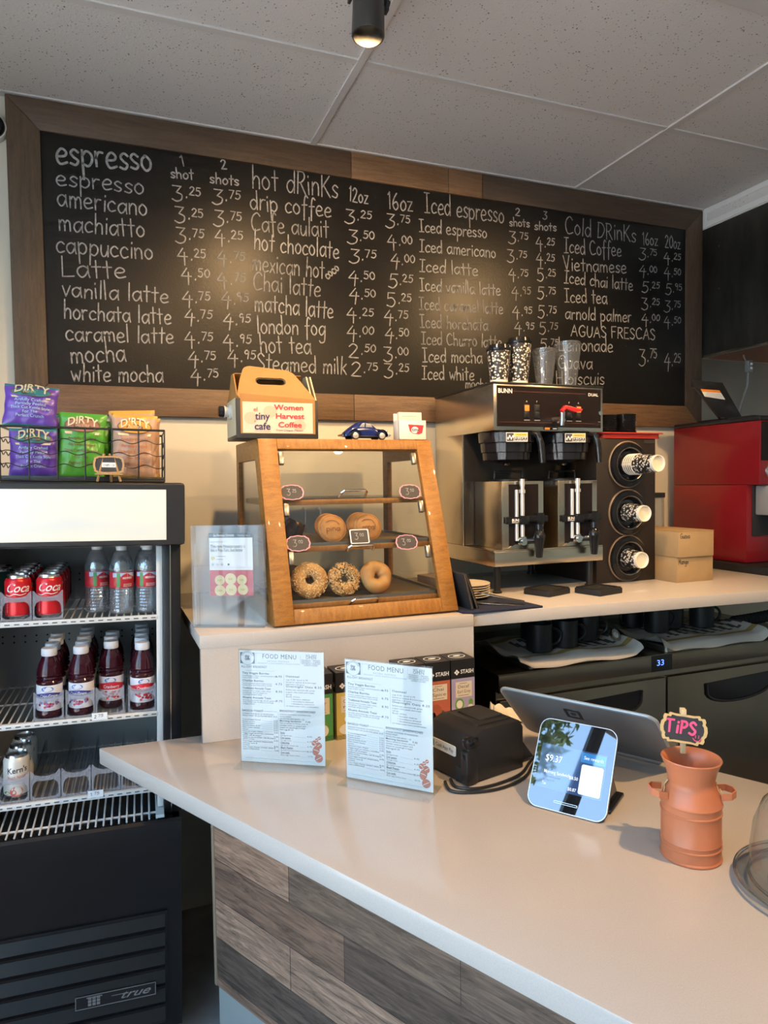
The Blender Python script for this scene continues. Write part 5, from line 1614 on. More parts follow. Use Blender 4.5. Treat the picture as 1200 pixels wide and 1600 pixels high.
for x in (0.033, 0.123):
    for s_ in (-1, 1):
        mb = MB()
        mb.grid(lambda u, v: (x + 0.021 * math.cos(PI * u), s_ * (0.020 + 0.015 * math.sin(PI * v)), 0.013 + (0.021 - 0.002 * abs(v - .5)) * math.sin(PI * u)), 16, 8)
        part('fender', mb, m_carblue, tcar, smooth=60)
        wy = s_ * 0.032
        wh = part('wheel', MB().lathe([(0.0, -0.005), (0.012, -0.005), (0.0135, -0.003), (0.0135, 0.003), (0.012, 0.005), (0.0, 0.005)], seg=24, M=Matrix.Translation((x, wy, 0.0135)) @ Matrix.Rotation(PI / 2, 4, 'X')), m_black, tcar)
        part('hubcap', MB().lathe([(0.0, 0.0065), (0.006, 0.006), (0.0095, 0.005), (0.0095, 0.0048), (0.0, 0.0048)], seg=24, M=Matrix.Translation((x, wy, 0.0135)) @ Matrix.Rotation(PI / 2 * (1 if s_ < 0 else -1), 4, 'X')), mat('hubcap_cream', (0.62, 0.60, 0.55), 0.25, 0.5), wh)
m_carglass = mat('toy_window', (0.30, 0.29, 0.27), 0.1)
FS = face_front(0, -0.0235, 0)
for q in ([(0.050, 0.041), (0.068, 0.041), (0.068, 0.054), (0.060, 0.054)], [(0.072, 0.041), (0.096, 0.041), (0.088, 0.052), (0.072, 0.054)]):
    mb = MB().prism(q, -0.0015, 0.0015, M=face_front(0, -0.0220, 0), bev=0.0005)
    part('side_window', mb, m_carglass, tcar)
part('bumper', MB().tube([(-0.006, -0.022, 0.016), (-0.008, 0, 0.016), (-0.006, 0.022, 0.016)], 0.0028).tube([(0.156, -0.022, 0.016), (0.159, 0, 0.016), (0.156, 0.022, 0.016)], 0.0028).box(-0.006, -0.015, 0.012, 0.0, 0.015, 0.016).box(0.150, -0.015, 0.012, 0.158, 0.015, 0.016), m_chrome, tcar)
part('running_board', MB().box(0.048, -0.032, 0.009, 0.108, 0.032, 0.013, 0.001), m_black, tcar)
part('headlight', MB().ball((0.142, -0.024, 0.028), 0.0045).ball((0.142, 0.024, 0.028), 0.0045), m_chrome, tcar)

# card holder
ch = thing('card_holder', 'white card holder with a red printed front on top of the pastry case', 'card holder', (0.873, -0.535, CTZ))
mb = MB().box(0, 0.0, 0.0, 0.100, 0.003, 0.066, 0.001).box(0, 0.0, 0.0, 0.100, 0.045, 0.004, 0.001).box(0, 0.0, 0.0, 0.003, 0.045, 0.066, 0.001).box(0.097, 0.0, 0.0, 0.100, 0.045, 0.066, 0.001).box(0.0, 0.042, 0.0, 0.1, 0.045, 0.09, 0.001)
part('holder', mb, mat('holder_white', (0.74, 0.70, 0.62), 0.4), ch)
FH = face_front(0, -0.0002, 0)
mb = MB()
flat(mb, [(0.034, 0.052), (0.090, 0.050), (0.084, 0.024), (0.072, 0.020), (0.052, 0.022), (0.040, 0.030)], FH, 0)
flat(mb, circle(0.058, 0.034, 0.013, 0.011, 20), FH, 1, 0.0007)
text(mb, 'tiny', FH @ Matrix.Translation((0.047, 0.030, 0.0009)), 0.016, 2, bold=0.02, fit=0.026)
part('front_print', mb, [mat('label_red', (0.45, 0.03, 0.045)), m_whiteink, mat('label_navy', (0.02, 0.03, 0.1))], ch, smooth=0)
cards = thing('business_card_stack', 'cream business cards sticking up out of the white holder', 'cards', (0.876, -0.522, CTZ + 0.0058))
mb = MB().box(0.006, 0.0, 0.0, 0.088, 0.014, 0.088, M=Matrix.Rotation(R_(-4), 4, 'X'))
FK = Matrix.Rotation(R_(-4), 4, 'X') @ face_front(0.016, 0.0, 0.074)
flat_rect(mb, 0.0, 0.0, 0.055, 0.0018, FK, 1)
part('cards', mb, [mat('card_ivory', (0.72, 0.64, 0.50), 0.6), m_greyink], cards, smooth=0)

# ================================================================== acrylic stand with a clipped article
def acrylic_L(name, root, w, h, foot, lean, m, th=0.003, back=0.0):
    mb = MB().box(0, 0.0, 0.0, w, th, h, 0.0005, M=Matrix.Rotation(R_(lean), 4, 'X')) if lean else MB().box(0, 0, 0.0006, w, th, h, 0.0005)
    mb.box(0, -foot, 0.0006, w, 0.0, th, 0.0005)
    if back:
        mb.box(0, th, 0.0006, w, back, th, 0.0005)
        mb.box(0, back, 0.0, w, back + th, h, 0.0005)
    return part(name, mb, m, root)
a_l, a_r = (0.198, -0.630), (0.387, -0.722)
a_ang = math.atan2(a_r[1] - a_l[1], a_r[0] - a_l[0])
ast = thing('sign_holder', 'clear acrylic stand holding a printed article beside the pastry case', 'sign holder', (a_l[0], a_l[1], RT), a_ang)
m_ac2 = thin_glass('acrylic_haze', (0.94, 0.955, 0.965), 0.045, 0.03, 0.018, (0.55, 0.60, 0.66))
acrylic_L('holder', ast, 0.208, 0.286, 0.012, 0, m_ac2, 0.003, 0.020)
art = thing('printed_article', 'printed article about a pastry with a photo of six round cookies inside the clear stand', 'paper', (a_l[0], a_l[1], RT), a_ang)
WA = Matrix.Translation((a_l[0], a_l[1], RT)) @ Matrix.Rotation(a_ang, 4, 'Z')
p0 = on_plane(326, 833, WA @ face_front(0, 0.004, 0)); p1 = on_plane(396, 931, WA @ face_front(0, 0.004, 0))
ax0, ax1, az1, az0 = p0[0], p1[0], p0[1], p1[1]
aw, ah = ax1 - ax0, az1 - az0
mb = MB().box(ax0, 0.0056, az0, ax1, 0.0062, az1)
FA = face_front(ax0, 0.0056, az0)
flat_rect(mb, 0, ah * .925, aw, ah, FA, 1)
text(mb, 'San Francisco Chronicle', FA @ Matrix.Translation((aw * .10, ah * .945, .0006)), 0.01, 2, bold=0.02, fit=aw * .48)
text(mb, 'Subscribe  |  Sign in', FA @ Matrix.Translation((aw * .66, ah * .950, .0006)), 0.006, 2, fit=aw * .28)
flat_rect(mb, aw * .02, ah * .955, aw * .07, ah * .97, FA, 3, .0008)
text(mb, 'FOOD // RESTAURANTS', FA @ Matrix.Translation((aw * .02, ah * .85, .0006)), 0.005, 3, fit=aw * .38)
text(mb, 'This rare Mexican pastry is', FA @ Matrix.Translation((aw * .03, ah * .765, .0006)), 0.013, 4, fit=aw * .80)
text(mb, 'like a Pop-Tart, but better', FA @ Matrix.Translation((aw * .03, ah * .705, .0006)), 0.013, 4, fit=aw * .75)
flat(mb, circle(aw * .08, ah * .60, aw * .045, n=20), FA, 6, .0006)
flat_rect(mb, aw * .16, ah * .625, aw * .38, ah * .633, FA, 3, .0006); flat_rect(mb, aw * .16, ah * .578, aw * .32, ah * .586, FA, 3, .0006)
for k in range(3):
    cxx = aw * (.08 + .105 * k)
    mb.ring(circle(cxx, ah * .50, aw * .036, n=20), circle(cxx, ah * .50, aw * .031, n=20), 0.0003, 0.0006, 3, FA)
    flat(mb, circle(cxx, ah * .50, aw * .012, n=8), FA, 4, .0006)
flat(mb, circle(aw * .44, ah * .50, aw * .024, n=14), FA, 4, .0006)
flat_rect(mb, aw * .03, ah * .448, aw * .92, ah * .450, FA, 3, .0006)
flat_rect(mb, 0, 0, aw, ah * .41, FA, 5, .0005)
for cx, cy, rr in ((.23, .25, .115), (.48, .27, .13), (.74, .255, .115), (.23, .085, .125), (.49, .10, .13), (.76, .10, .12)):
    flat(mb, circle(aw * cx, ah * cy, aw * rr, n=24), FA, 6, .0008)
    for q in range(5):
        ribbon(mb, [(aw * (cx - .05 + .022 * q), ah * (cy + .012)), (aw * (cx - .04 + .02 * q), ah * (cy - .012 - .01 * (q % 2)))], aw * .009, FA, 7, .0011)
part('article_sheet', mb, [m_paper, mat('article_header', (0.05, 0.06, 0.075), 0.6), m_whiteink, m_greyink, m_ink, mat('article_red', (0.42, 0.035, 0.05), 0.6), mat('article_cookie', (0.66, 0.56, 0.27), 0.6), mat('article_mark', (0.28, 0.20, 0.06), 0.6)], art, smooth=0)

# ================================================================== plates, folders and towel mat beside the case
matp = [(0.972, -0.782), (1.000, -0.800), (1.246, -0.800), (1.215, -0.505), (0.985, -0.50)]
mb = MB().prism([(p[0] - 0.972, p[1] + 0.782) for p in matp], 0.0, 0.007, bev=0.002)
solo('dark_blue_mat', mb, mat('mat_navy', (0.016, 0.022, 0.055), 0.95, bump=(300, 0.8), vary=(60, 0.5)), 'navy blue cloth mat on the back counter under the plates', 'mat', (0.972, -0.782, RT))
m_plate = mat('plate_cream', (0.66, 0.58, 0.46), 0.3)
def plate(loc, label):
    return solo('side_plate', MB().lathe([(0.0, 0.002), (0.048, 0.0), (0.052, 0.002), (0.075, 0.0085), (0.082, 0.0095), (0.083, 0.0115), (0.080, 0.0125), (0.052, 0.006), (0.0, 0.0055)], seg=48), m_plate, label, 'plate', loc)
pl = None
for k in range(6):
    p = (1.100, -0.560, RT + 0.0073 + 0.0078 * k)
    lb = 'cream side plate, %s of the stack beside the pastry case' % ('lowest', 'second from the bottom', 'third from the bottom', 'third from the top', 'second from the top', 'topmost')[k]
    if pl is None:
        pl = plate(p, lb); pl['group'] = 'side plates stacked beside the case'
    else:
        dup(pl, p, 0, lb)
solo('napkin_stack', MB().box(0, 0, 0, 0.13, 0.13, 0.058, 0.003), mat('napkin_tan', (0.50, 0.36, 0.25), 0.9, vary=(2, 0.3), stretch=(1, 1, 90)), 'stack of tan paper napkins behind the plates', 'napkins', (1.06, -0.42, RT), 0.15)
def folder(x, lean, label, k):
    t = thing('menu_folder', label, 'folder', (x, -0.775 + 0.012 * k, RT + 0.0075))
    T = Matrix.Rotation(R_(lean), 4, 'Y')
    part('cover', MB().box(-0.0035, 0, 0.0, 0.0, 0.19, 0.115, M=T).box(0.003, 0, 0.0, 0.0055, 0.19, 0.115, M=T), m_blackmatte, t)
    part('pages', MB().box(0.0, 0.003, 0.002, 0.003, 0.188, 0.113, M=T), mat('page_tan', (0.42, 0.30, 0.20), 0.7), t)
folder(1.010, -14, 'thin black folder leaning on the case, the nearer one to the wood', 0)
folder(1.034, -20, 'thin black folder leaning outside the other folder by the plates', 1)
tg = thing('serving_tongs', 'flat steel serving tongs lying on the blue mat in front of the plates', 'tongs', (1.135, -0.725, RT + 0.0073), R_(-32))
TQ = Matrix.Rotation(R_(-12), 4, 'Y')
part('upper_arm', MB().box(-0.10, -0.011, 0.020, 0.075, 0.011, 0.0215, 0.0006, M=Matrix.Translation((0, 0, 0.004)) @ Matrix.Rotation(R_(10), 4, 'Y')), m_steel, tg)
part('lower_arm', MB().box(-0.10, -0.011, 0.001, 0.075, 0.011, 0.0025, 0.0006, M=Matrix.Rotation(R_(2), 4, 'Y')), m_steel, tg)

# ================================================================== drinks cooler (stands slightly out of level, and what it holds with it)
FM = Matrix.Translation((0, -0.55, 0.006)) @ Matrix.Rotation(R_(-2), 4, 'Z') @ Matrix.Rotation(R_(1.2), 4, 'Y')
FRAME[0] = FM
fr = thing('drinks_cooler', 'tall black open drinks cooler with a glowing white sign box at the left edge', 'drinks cooler', (0, 0, 0))
FX0, FX1 = -0.47, 0.146
m_fblack = mat('cooler_black', (0.006, 0.006, 0.007), 0.34, bump=(6, 0.05))
m_fgrey = mat('cooler_inside_grey', (0.33, 0.335, 0.33), 0.5)
m_fwhite = mat('shelf_white', (0.62, 0.64, 0.63), 0.4)
mb = MB().box(FX0 - 0.01, -0.070, 1.430, FX1 + 0.010, 0.45, 1.604, 0.010)
part('sign_box', mb, m_fblack, fr)
m_sign = bpy.data.materials.new('lit_sign')
m_sign.use_nodes = True
t = m_sign.node_tree
b = t.nodes['Principled BSDF']
b.inputs['Base Color'].default_value = (0.3, 0.3, 0.29, 1)
b.inputs['Roughness'].default_value = 0.25
tcn = t.nodes.new('ShaderNodeTexCoord'); mp = t.nodes.new('ShaderNodeMapping'); mp.inputs['Scale'].default_value = (3.0, 1, 9)
n = t.nodes.new('ShaderNodeTexNoise'); n.inputs['Scale'].default_value = 1.4; n.inputs['Detail'].default_value = 1
t.links.new(tcn.outputs['Object'], mp.inputs[0]); t.links.new(mp.outputs[0], n.inputs['Vector'])
rp = t.nodes.new('ShaderNodeValToRGB')
rp.color_ramp.elements[0].position = 0.3; rp.color_ramp.elements[0].color = (0.72, 0.78, 0.76, 1)
rp.color_ramp.elements[1].position = 0.7; rp.color_ramp.elements[1].color = (0.98, 0.93, 0.72, 1)
t.links.new(n.outputs[0], rp.inputs[0]); t.links.new(rp.outputs[0], b.inputs['Emission Color'])
b.inputs['Emission Strength'].default_value = 0.66
part('sign_panel', MB().box(FX0 + 0.035, -0.0725, 1.445, 0.107, -0.0695, 1.586, 0.001), m_sign, fr)
part('sign_bezel', MB().ring([(FX0 - 0.004, 1.434), (0.154, 1.434), (0.154, 1.599), (FX0 - 0.004, 1.599)], [(FX0 + 0.036, 1.446), (0.106, 1.446), (0.106, 1.585), (FX0 + 0.036, 1.585)], 0.0, 0.005, M=face_front(0, -0.069, 0)), m_black, fr)
for x0, x1 in ((0.0970, FX1), (FX0, FX0 + 0.038)):
    part('side_panel', MB().box(x0, -0.020, 0.652, x1, 0.46, 1.431, 0.003), m_fblack, fr)
part('shelf_track', MB().box(0.080, -0.006, 0.668, 0.0965, 0.010, 1.424, 0.001), m_fwhite, fr)
part('edge_strip', MB().box(0.1165, -0.0225, 0.655, 0.1190, -0.0195, 1.43), m_steel, fr)
mb = MB().box(FX0 + 0.038, 0.440, 0.66, 0.097, 0.455, 1.424)
for k in range(16):
    for j in range(2):
        for z in (1.10, 1.30):
            mb.cyl((-0.42 + 0.033 * k, 0.4395, z - 0.02 * j), (-0.42 + 0.033 * k, 0.4405, z - 0.02 * j), 0.0032, seg=8, m=1)
part('back_panel', mb, [m_fgrey, m_blackmatte], fr, smooth=0)
part('inner_side', MB().box(0.0935, 0.012, 0.668, 0.0968, 0.440, 1.424), m_fgrey, fr, smooth=0)
part('inner_top', MB().box(FX0 + 0.038, 0.0, 1.4245, 0.0968, 0.44, 1.4295), m_fgrey, fr, smooth=0)
SX0, SX1 = FX0 + 0.040, 0.079
def shelf(z, name='shelf'):
    mb = MB()
    n = 26
    for i in range(n):
        x = SX0 + 0.008 + (SX1 - SX0 - 0.016) * i / (n - 1)
        mb.tube([(x, 0.006, z - 0.003), (x, 0.40, z - 0.003)], 0.0024, seg=6)
    for y in (0.02, 0.21, 0.40):
        mb.tube([(SX0, y, z - 0.0075), (SX1, y, z - 0.0075)], 0.003, seg=6)
    s = part(name, mb, m_fwhite, fr)
    rl = MB().box(SX0 - 0.004, -0.006, z - 0.015, SX1 + 0.006, 0.004, z - 0.0005, 0.0015)
    for i in range(22):
        x = SX0 + 0.006 + (SX1 - SX0 - 0.02) * i / 21
        rl.box(x, -0.0066, z - 0.0095, x + 0.013, -0.0058, z - 0.0065, m=1)
    part('front_rail', rl, [m_fwhite, mat('rail_slot', (0.09, 0.095, 0.095), 0.7)], s)
    return s
ZS = (1.227, 0.948, 0.728)
for z in ZS:
    shelf(z)
mb = MB()
for i in range(26):
    x = SX0 + 0.006 + (SX1 - SX0 - 0.008) * i / 25
    mb.tube([(x, -0.050, 0.656), (x, 0.42, 0.690)], 0.0026, seg=6)
mb.tube([(SX0, -0.012, 0.6555), (SX1, -0.012, 0.6555)], 0.0035, seg=6).tube([(SX0, 0.3, 0.678), (SX1, 0.3, 0.678)], 0.0035, seg=6)
mb.box(SX1 - 0.004, -0.05, 0.655, SX1 + 0.018, 0.42, 0.664)
part('deck_rack', mb, m_fwhite, fr)
mb = MB()
for i in range(60):
    for j in range(5):
        x = FX0 + 0.04 + 0.0092 * i + (0.0046 if j % 2 else 0)
        y = -0.048 + 0.0095 * j
        mb.ring(circle(x, y, 0.0052, n=6), circle(x, y, 0.0038, n=6), 0.640, 0.6435)
part('return_air_grille', mb, m_black, fr, smooth=0)
part('deck_floor', MB().box(FX0 + 0.038, -0.055, 0.62, 0.112, 0.44, 0.632), m_blackmatte, fr, smooth=0)
mb = MB().prism([(-0.052, 0.645), (-0.060, 0.655), (-0.068, 0.648), (-0.068, 0.572), (-0.060, 0.560), (-0.060, 0.05), (-0.045, 0.05), (-0.045, 0.60)], FX0, FX1 - 0.003, M=Matrix(((0, 0, 1, 0), (1, 0, 0, 0), (0, 1, 0, 0), (0, 0, 0, 1))))
part('front_panel', mb, m_fblack, fr)
part('base_cabinet', MB().box(FX0, -0.0448, 0.05, FX1 - 0.004, 0.46, 0.62, 0.002), m_fblack, fr)
mb = MB().ring([(FX0 + 0.03, 0.070), (0.104, 0.070), (0.104, 0.392), (FX0 + 0.03, 0.392)], [(FX0 + 0.038, 0.078), (0.097, 0.078), (0.097, 0.384), (FX0 + 0.038, 0.384)], 0, 0.004, M=face_front(0, -0.060, 0))
for k in range(6):
    z = 0.345 - 0.054 * k
    mb.add([(FX0 + 0.038, -0.0605, z + 0.036), (0.097, -0.0605, z + 0.036), (0.097, -0.073, z + 0.006), (FX0 + 0.038, -0.073, z + 0.006), (0.097, -0.062, z - 0.010), (FX0 + 0.038, -0.062, z - 0.010)], [(0, 1, 2, 3), (3, 2, 4, 5)], 0)
part('louvre_grille', mb, m_fblack, fr)
for x in (FX0 + 0.04, FX1 - 0.05):
    part('foot', MB().cyl((x, 0.0, 0.003), (x, 0.0, 0.052), 0.02), m_black, fr)
BM = face_front(-0.137, -0.0735, 0.166) @ Matrix.Rotation(R_(-0.6), 4, 'Z')
mb = MB().prism([(0, 0), (0.208, 0), (0.208, 0.036), (0, 0.036)], 0.0, 0.002, M=BM)
mb.ring([(0, 0), (0.208, 0), (0.208, 0.036), (0, 0.036)], [(0.0016, 0.0016), (0.2064, 0.0016), (0.2064, 0.0344), (0.0016, 0.0344)], 0.0015, 0.0028, 1, BM)
for i in range(3):
    for j in range(3):
        flat_rect(mb, 0.032 + 0.011 * i, 0.006 + 0.009 * j, 0.0405 + 0.011 * i, 0.0135 + 0.009 * j, BM, 1, 0.0024)
flat_rect(mb, 0.028, 0.028, 0.068, 0.031, BM, 1, 0.0024)
text(mb, 'true', BM @ Matrix.Translation((0.112, 0.009, 0.0)), 0.03, 1, lift=0.0024, bold=0.01, shear=0.5, fit=0.078, sq=1.0)
flat_rect(mb, 0.092, 0.021, 0.125, 0.0228, BM, 1, 0.0024)
part('maker_badge', mb, [m_black, mat('badge_silver', (0.34, 0.33, 0.31), 0.35, 0.5)], fr, smooth=0)

# ---- drinks
m_alum = mat('can_aluminium', (0.72, 0.72, 0.72), 0.25, 1.0)
m_canred = mat('can_red', (0.52, 0.012, 0.020), 0.28, 0.2)
m_canmaroon = mat('can_maroon', (0.14, 0.012, 0.022), 0.3, 0.2)
m_cangreen = mat('can_green', (0.010, 0.060, 0.040), 0.3, 0.2)
m_cancream = mat('can_cream', (0.70, 0.68, 0.62), 0.3, 0.2)
def cyl_warp(r):
    return lambda x, y: (r * math.sin(x / r), -r * math.cos(x / r), y)
CR = 0.0331
def can(name, label, bodymat, art=None, mats=()):
    c = thing(name, label, 'can')
    mb = MB().lathe([(0.0, 0.004), (0.020, 0.006), (0.024, 0.0), (0.0265, 0.002), (0.0325, 0.012), (CR, 0.016), (CR, 0.102), (0.031, 0.108), (0.0285, 0.1125)], seg=40, mats=[1, 1, 1, 1, 0, 0, 0, 0])
    if art:
        art(mb)
    part('can_body', mb, [bodymat, m_alum] + list(mats), c)
    mb = MB().lathe([(0.0285, 0.1125), (0.0272, 0.116), (0.0276, 0.1205), (0.0262, 0.1212), (0.0248, 0.1165), (0.0, 0.1165)], seg=40)
    l = part('can_top', mb, m_alum, c)
    part('pull_tab', MB().prism(rrect(-0.006, -0.012, 0.006, 0.011, 0.0055), 0.1170, 0.1182), m_alum, l)
    return c
def coke_art(mb):
    W_ = cyl_warp(CR + 0.0003)
    I = Matrix.Identity(4)
    text(mb, 'Coca', Matrix.Translation((0, 0, 0.076)), 0.036, 2, bold=0.012, shear=0.45, fit=0.062, sq=1.0, warp=lambda x, y: W_(x - 0.030, y * 0.92))
    pts = smooth_line([(-0.030, 0.069), (-0.018, 0.066), (-0.004, 0.071), (0.010, 0.068), (0.026, 0.0715)])
    ribbon_w = [W_(p[0], 0) for p in pts]
    for a, b_ in zip(pts[:-1], pts[1:]):
        p, q = W_(a[0], a[1]), W_(b_[0], b_[1])
        mb.add([(p[0], p[1], p[2] - .001), (q[0], q[1], q[2] - .001), (q[0], q[1], q[2] + .001), (p[0], p[1], p[2] + .001)], [(0, 1, 2, 3)], 2)
    text(mb, 'ORIGINAL TASTE', Matrix.Translation((0, 0, 0.058)), 0.004, 2, fit=0.026, warp=lambda x, y: W_(x - 0.002, y))
    text(mb, 'RECYCLE ME', Matrix.Translation((0, 0, 0)), 0.005, 2, fit=0.032, warp=lambda x, y: W_(-0.024 - y, 0.020 + x))
def splat_art(mb):
    W_ = cyl_warp(CR + 0.0003)
    rg = random.Random(5)
    for k in range(26):
        x, y = rg.uniform(-0.045, 0.045), rg.uniform(0.02, 0.095)
        P = [W_(x + rg.uniform(.002, .006) * math.cos(a), y + rg.uniform(.002, .006) * math.sin(a)) for a in [2 * PI * i / 7 for i in range(7)]]
        mb.add(P, [tuple(range(7))], 2)
def kern_art(mb):
    W_ = cyl_warp(CR + 0.0003)
    text(mb, "Kern's", Matrix.Translation((0, 0, 0.072)), 0.022, 2, bold=0.02, fit=0.052, sq=1.0, warp=lambda x, y: W_(x - 0.020, y + 0.06 * x))
    text(mb, 'Peach Nectar', Matrix.Translation((0, 0, 0.056)), 0.012, 3, shear=0.35, fit=0.050, sq=1.0, warp=lambda x, y: W_(x - 0.020, y + 0.08 * x))
    text(mb, 'from concentrate', Matrix.Translation((0, 0, 0.047)), 0.006, 3, shear=0.3, fit=0.034, warp=lambda x, y: W_(x - 0.012, y + 0.08 * x))
    for cx, cy, rx, ry, mm in ((0.004, 0.022, 0.017, 0.014, 4), (-0.004, 0.019, 0.008, 0.008, 3), (-0.022, 0.019, 0.009, 0.004, 5)):
        mb.add([W_(p[0], p[1]) for p in circle(cx, cy, rx, ry, 24)], [tuple(range(24))], mm)
NTH = ('front', 'second', 'third', 'fourth', 'fifth')
coke = None
for lane, (lx, cnt) in enumerate(((-0.280, 5), (-0.202, 4))):
    for k in range(cnt):
        lb = 'red cola can, %s in the %s lane on the top cooler shelf' % (NTH[k], ('left hand red', 'red can'), )if False else 'red cola can, %s in the lane %s on the top cooler shelf' % (NTH[k], ('nearer the left edge', 'nearer the water bottles')[lane])
        p = (lx, 0.038 + 0.068 * k, ZS[0] + 0.0021)
        if coke is None:
            coke = can('soda_can', lb, m_canred, coke_art, [m_whiteink])
            coke.matrix_world = FM @ Matrix.Translation(p)
            coke['group'] = 'red cola cans on the top shelf'
        else:
            dup(coke, p, 0, lb)
c = can('soda_can', 'dark maroon soda can at the back of the red can lane', m_canmaroon, splat_art, [mat('splat_dark', (0.03, 0.004, 0.006), 0.4)])
c.matrix_world = FM @ Matrix.Translation((-0.202, 0.038 + 0.068 * 4, ZS[0] + 0.0021))
c = can('soda_can', 'dark green soda can at the left edge of the top cooler shelf', m_cangreen, None, [])
c.matrix_world = FM @ Matrix.Translation((-0.360, 0.300, ZS[0]))
dup(c, (-0.360, 0.231, ZS[0]), 0, 'dark green soda can standing in front of the other green can')
kern = None
for k in range(3):
    lb = 'pale nectar can, %s in the row on the lowest cooler shelf' % ('front', 'middle', 'rear')[k]
    p = (-0.292, 0.055 + 0.074 * k, ZS[2] + 0.0021)
    if kern is None:
        kern = can('nectar_can', lb, m_cancream, kern_art, [m_ink, mat('can_rose', (0.42, 0.10, 0.12), 0.4), mat('can_peach', (0.50, 0.13, 0.10), 0.4), mat('can_leaf', (0.12, 0.30, 0.05), 0.4)])
        kern.matrix_world = FM @ Matrix.Translation(p)
        kern['group'] = 'nectar cans on the lowest shelf'
    else:
        dup(kern, p, 0, lb)

# water bottles
m_water = thin_glass('water_bottle_plastic', (0.90, 0.92, 0.93), 0.20, 0.04, 0.06, ripple=(26, 1.0, (3, 3, 0.5)))
m_wlabel = mat('water_label_red', (0.36, 0.018, 0.030), 0.4)
m_wgreen = mat('water_label_green', (0.05, 0.22, 0.07), 0.5)
m_wsky = mat('water_label_sky', (0.35, 0.48, 0.66), 0.5)
def water(label):
    w = thing('water_bottle', label, 'water bottle', group='water bottles on the top shelf')
    R = 0.0335
    pr = [(0.0, 0.006), (0.018, 0.004), (0.026, 0.0), (0.032, 0.004)]
    for k in range(7):
        z = 0.012 + 0.009 * k
        pr += [(R, z), (R - 0.0018, z + 0.0045)]
    pr += [(R, 0.0745), (R - 0.0015, 0.0755), (R - 0.0015, 0.122), (R, 0.124), (R + 0.0005, 0.130), (R - 0.002, 0.145), (R - 0.007, 0.160), (0.020, 0.174), (0.0125, 0.182), (0.0125, 0.186)]
    part('bottle', MB().lathe(pr + [(0.0, 0.186)], seg=40), m_water, w)
    part('water', MB().lathe([(0.0, 0.008), (0.026, 0.006), (R - 0.0035, 0.012), (R - 0.0035, 0.14), (R - 0.009, 0.158), (0.018, 0.172), (0.0, 0.172)], seg=32), thin_glass('drinking_water', (0.88, 0.90, 0.91), 0.16, 0.03, 0.03, ripple=(18, 1.0, (3, 3, 0.6))), w)
    mb = MB().lathe([(R - 0.0012, 0.0765), (R - 0.0008, 0.0772), (R - 0.0008, 0.1205), (R - 0.0012, 0.1212)], seg=40, mats=[0, 0, 0], cap=False)
    W_ = cyl_warp(R - 0.0004)
    def blk(x0, x1, z0, z1, m_):
        n = 8
        for i in range(n):
            a, b_ = x0 + (x1 - x0) * i / n, x0 + (x1 - x0) * (i + 1) / n
            mb.add([W_(a, z0), W_(b_, z0), W_(b_, z1), W_(a, z1)], [(0, 1, 2, 3)], m_)
    blk(-0.034, 0.034, 0.107, 0.1195, 3)
    for i in range(16):
        a, b_ = -0.028 + 0.0035 * i, -0.028 + 0.0035 * (i + 1)
        h = lambda q: 0.108 + 0.010 * math.exp(-((q - 0.006) / 0.013) ** 2)
        mb.add([W_(a, 0.100), W_(b_, 0.100), W_(b_, h(b_)), W_(a, h(a))], [(0, 1, 2, 3)], 0)
    blk(-0.022, -0.012, 0.079, 0.119, 2)
    W2 = cyl_warp(R + 0.0001)
    text(mb, 'ARROWHEAD', Matrix.Translation((0, 0, 0.102)), 0.007, 1, bold=0.02, fit=0.029, warp=lambda x, y: W2(x - 0.006, y * 1.2))
    text(mb, '100% MOUNTAIN', Matrix.Translation((0, 0, 0.085)), 0.004, 1, fit=0.026, warp=lambda x, y: W2(x - 0.004, y * 1.3))
    text(mb, 'SPRING WATER', Matrix.Translation((0, 0, 0.080)), 0.004, 1, fit=0.026, warp=lambda x, y: W2(x - 0.004, y * 1.3))
    part('label', mb, [m_wlabel, m_whiteink, m_wgreen, m_wsky], w)
    part('cap', MB().lathe([(0.0145, 0.1825), (0.0148, 0.194), (0.0135, 0.196), (0.0, 0.196)], seg=28), m_whiteink, w)
    return w
wb = water('clear water bottle with a red label, the front one beside the cooler side')
wb.matrix_world = FM @ Matrix.Translation((0.056, 0.055, ZS[0]))
for x, y, l in ((-0.014, 0.050, 'clear water bottle with a red label, the middle one of the front three'), (-0.082, 0.095, 'clear water bottle with a red label, the leftmost, set a little back'),
                (0.052, 0.128, 'clear water bottle behind the one beside the cooler side'), (-0.018, 0.125, 'clear water bottle behind the middle front bottle')):
    dup(wb, (x, y, ZS[0]), R_(12 * (x * 50 % 2)), l)

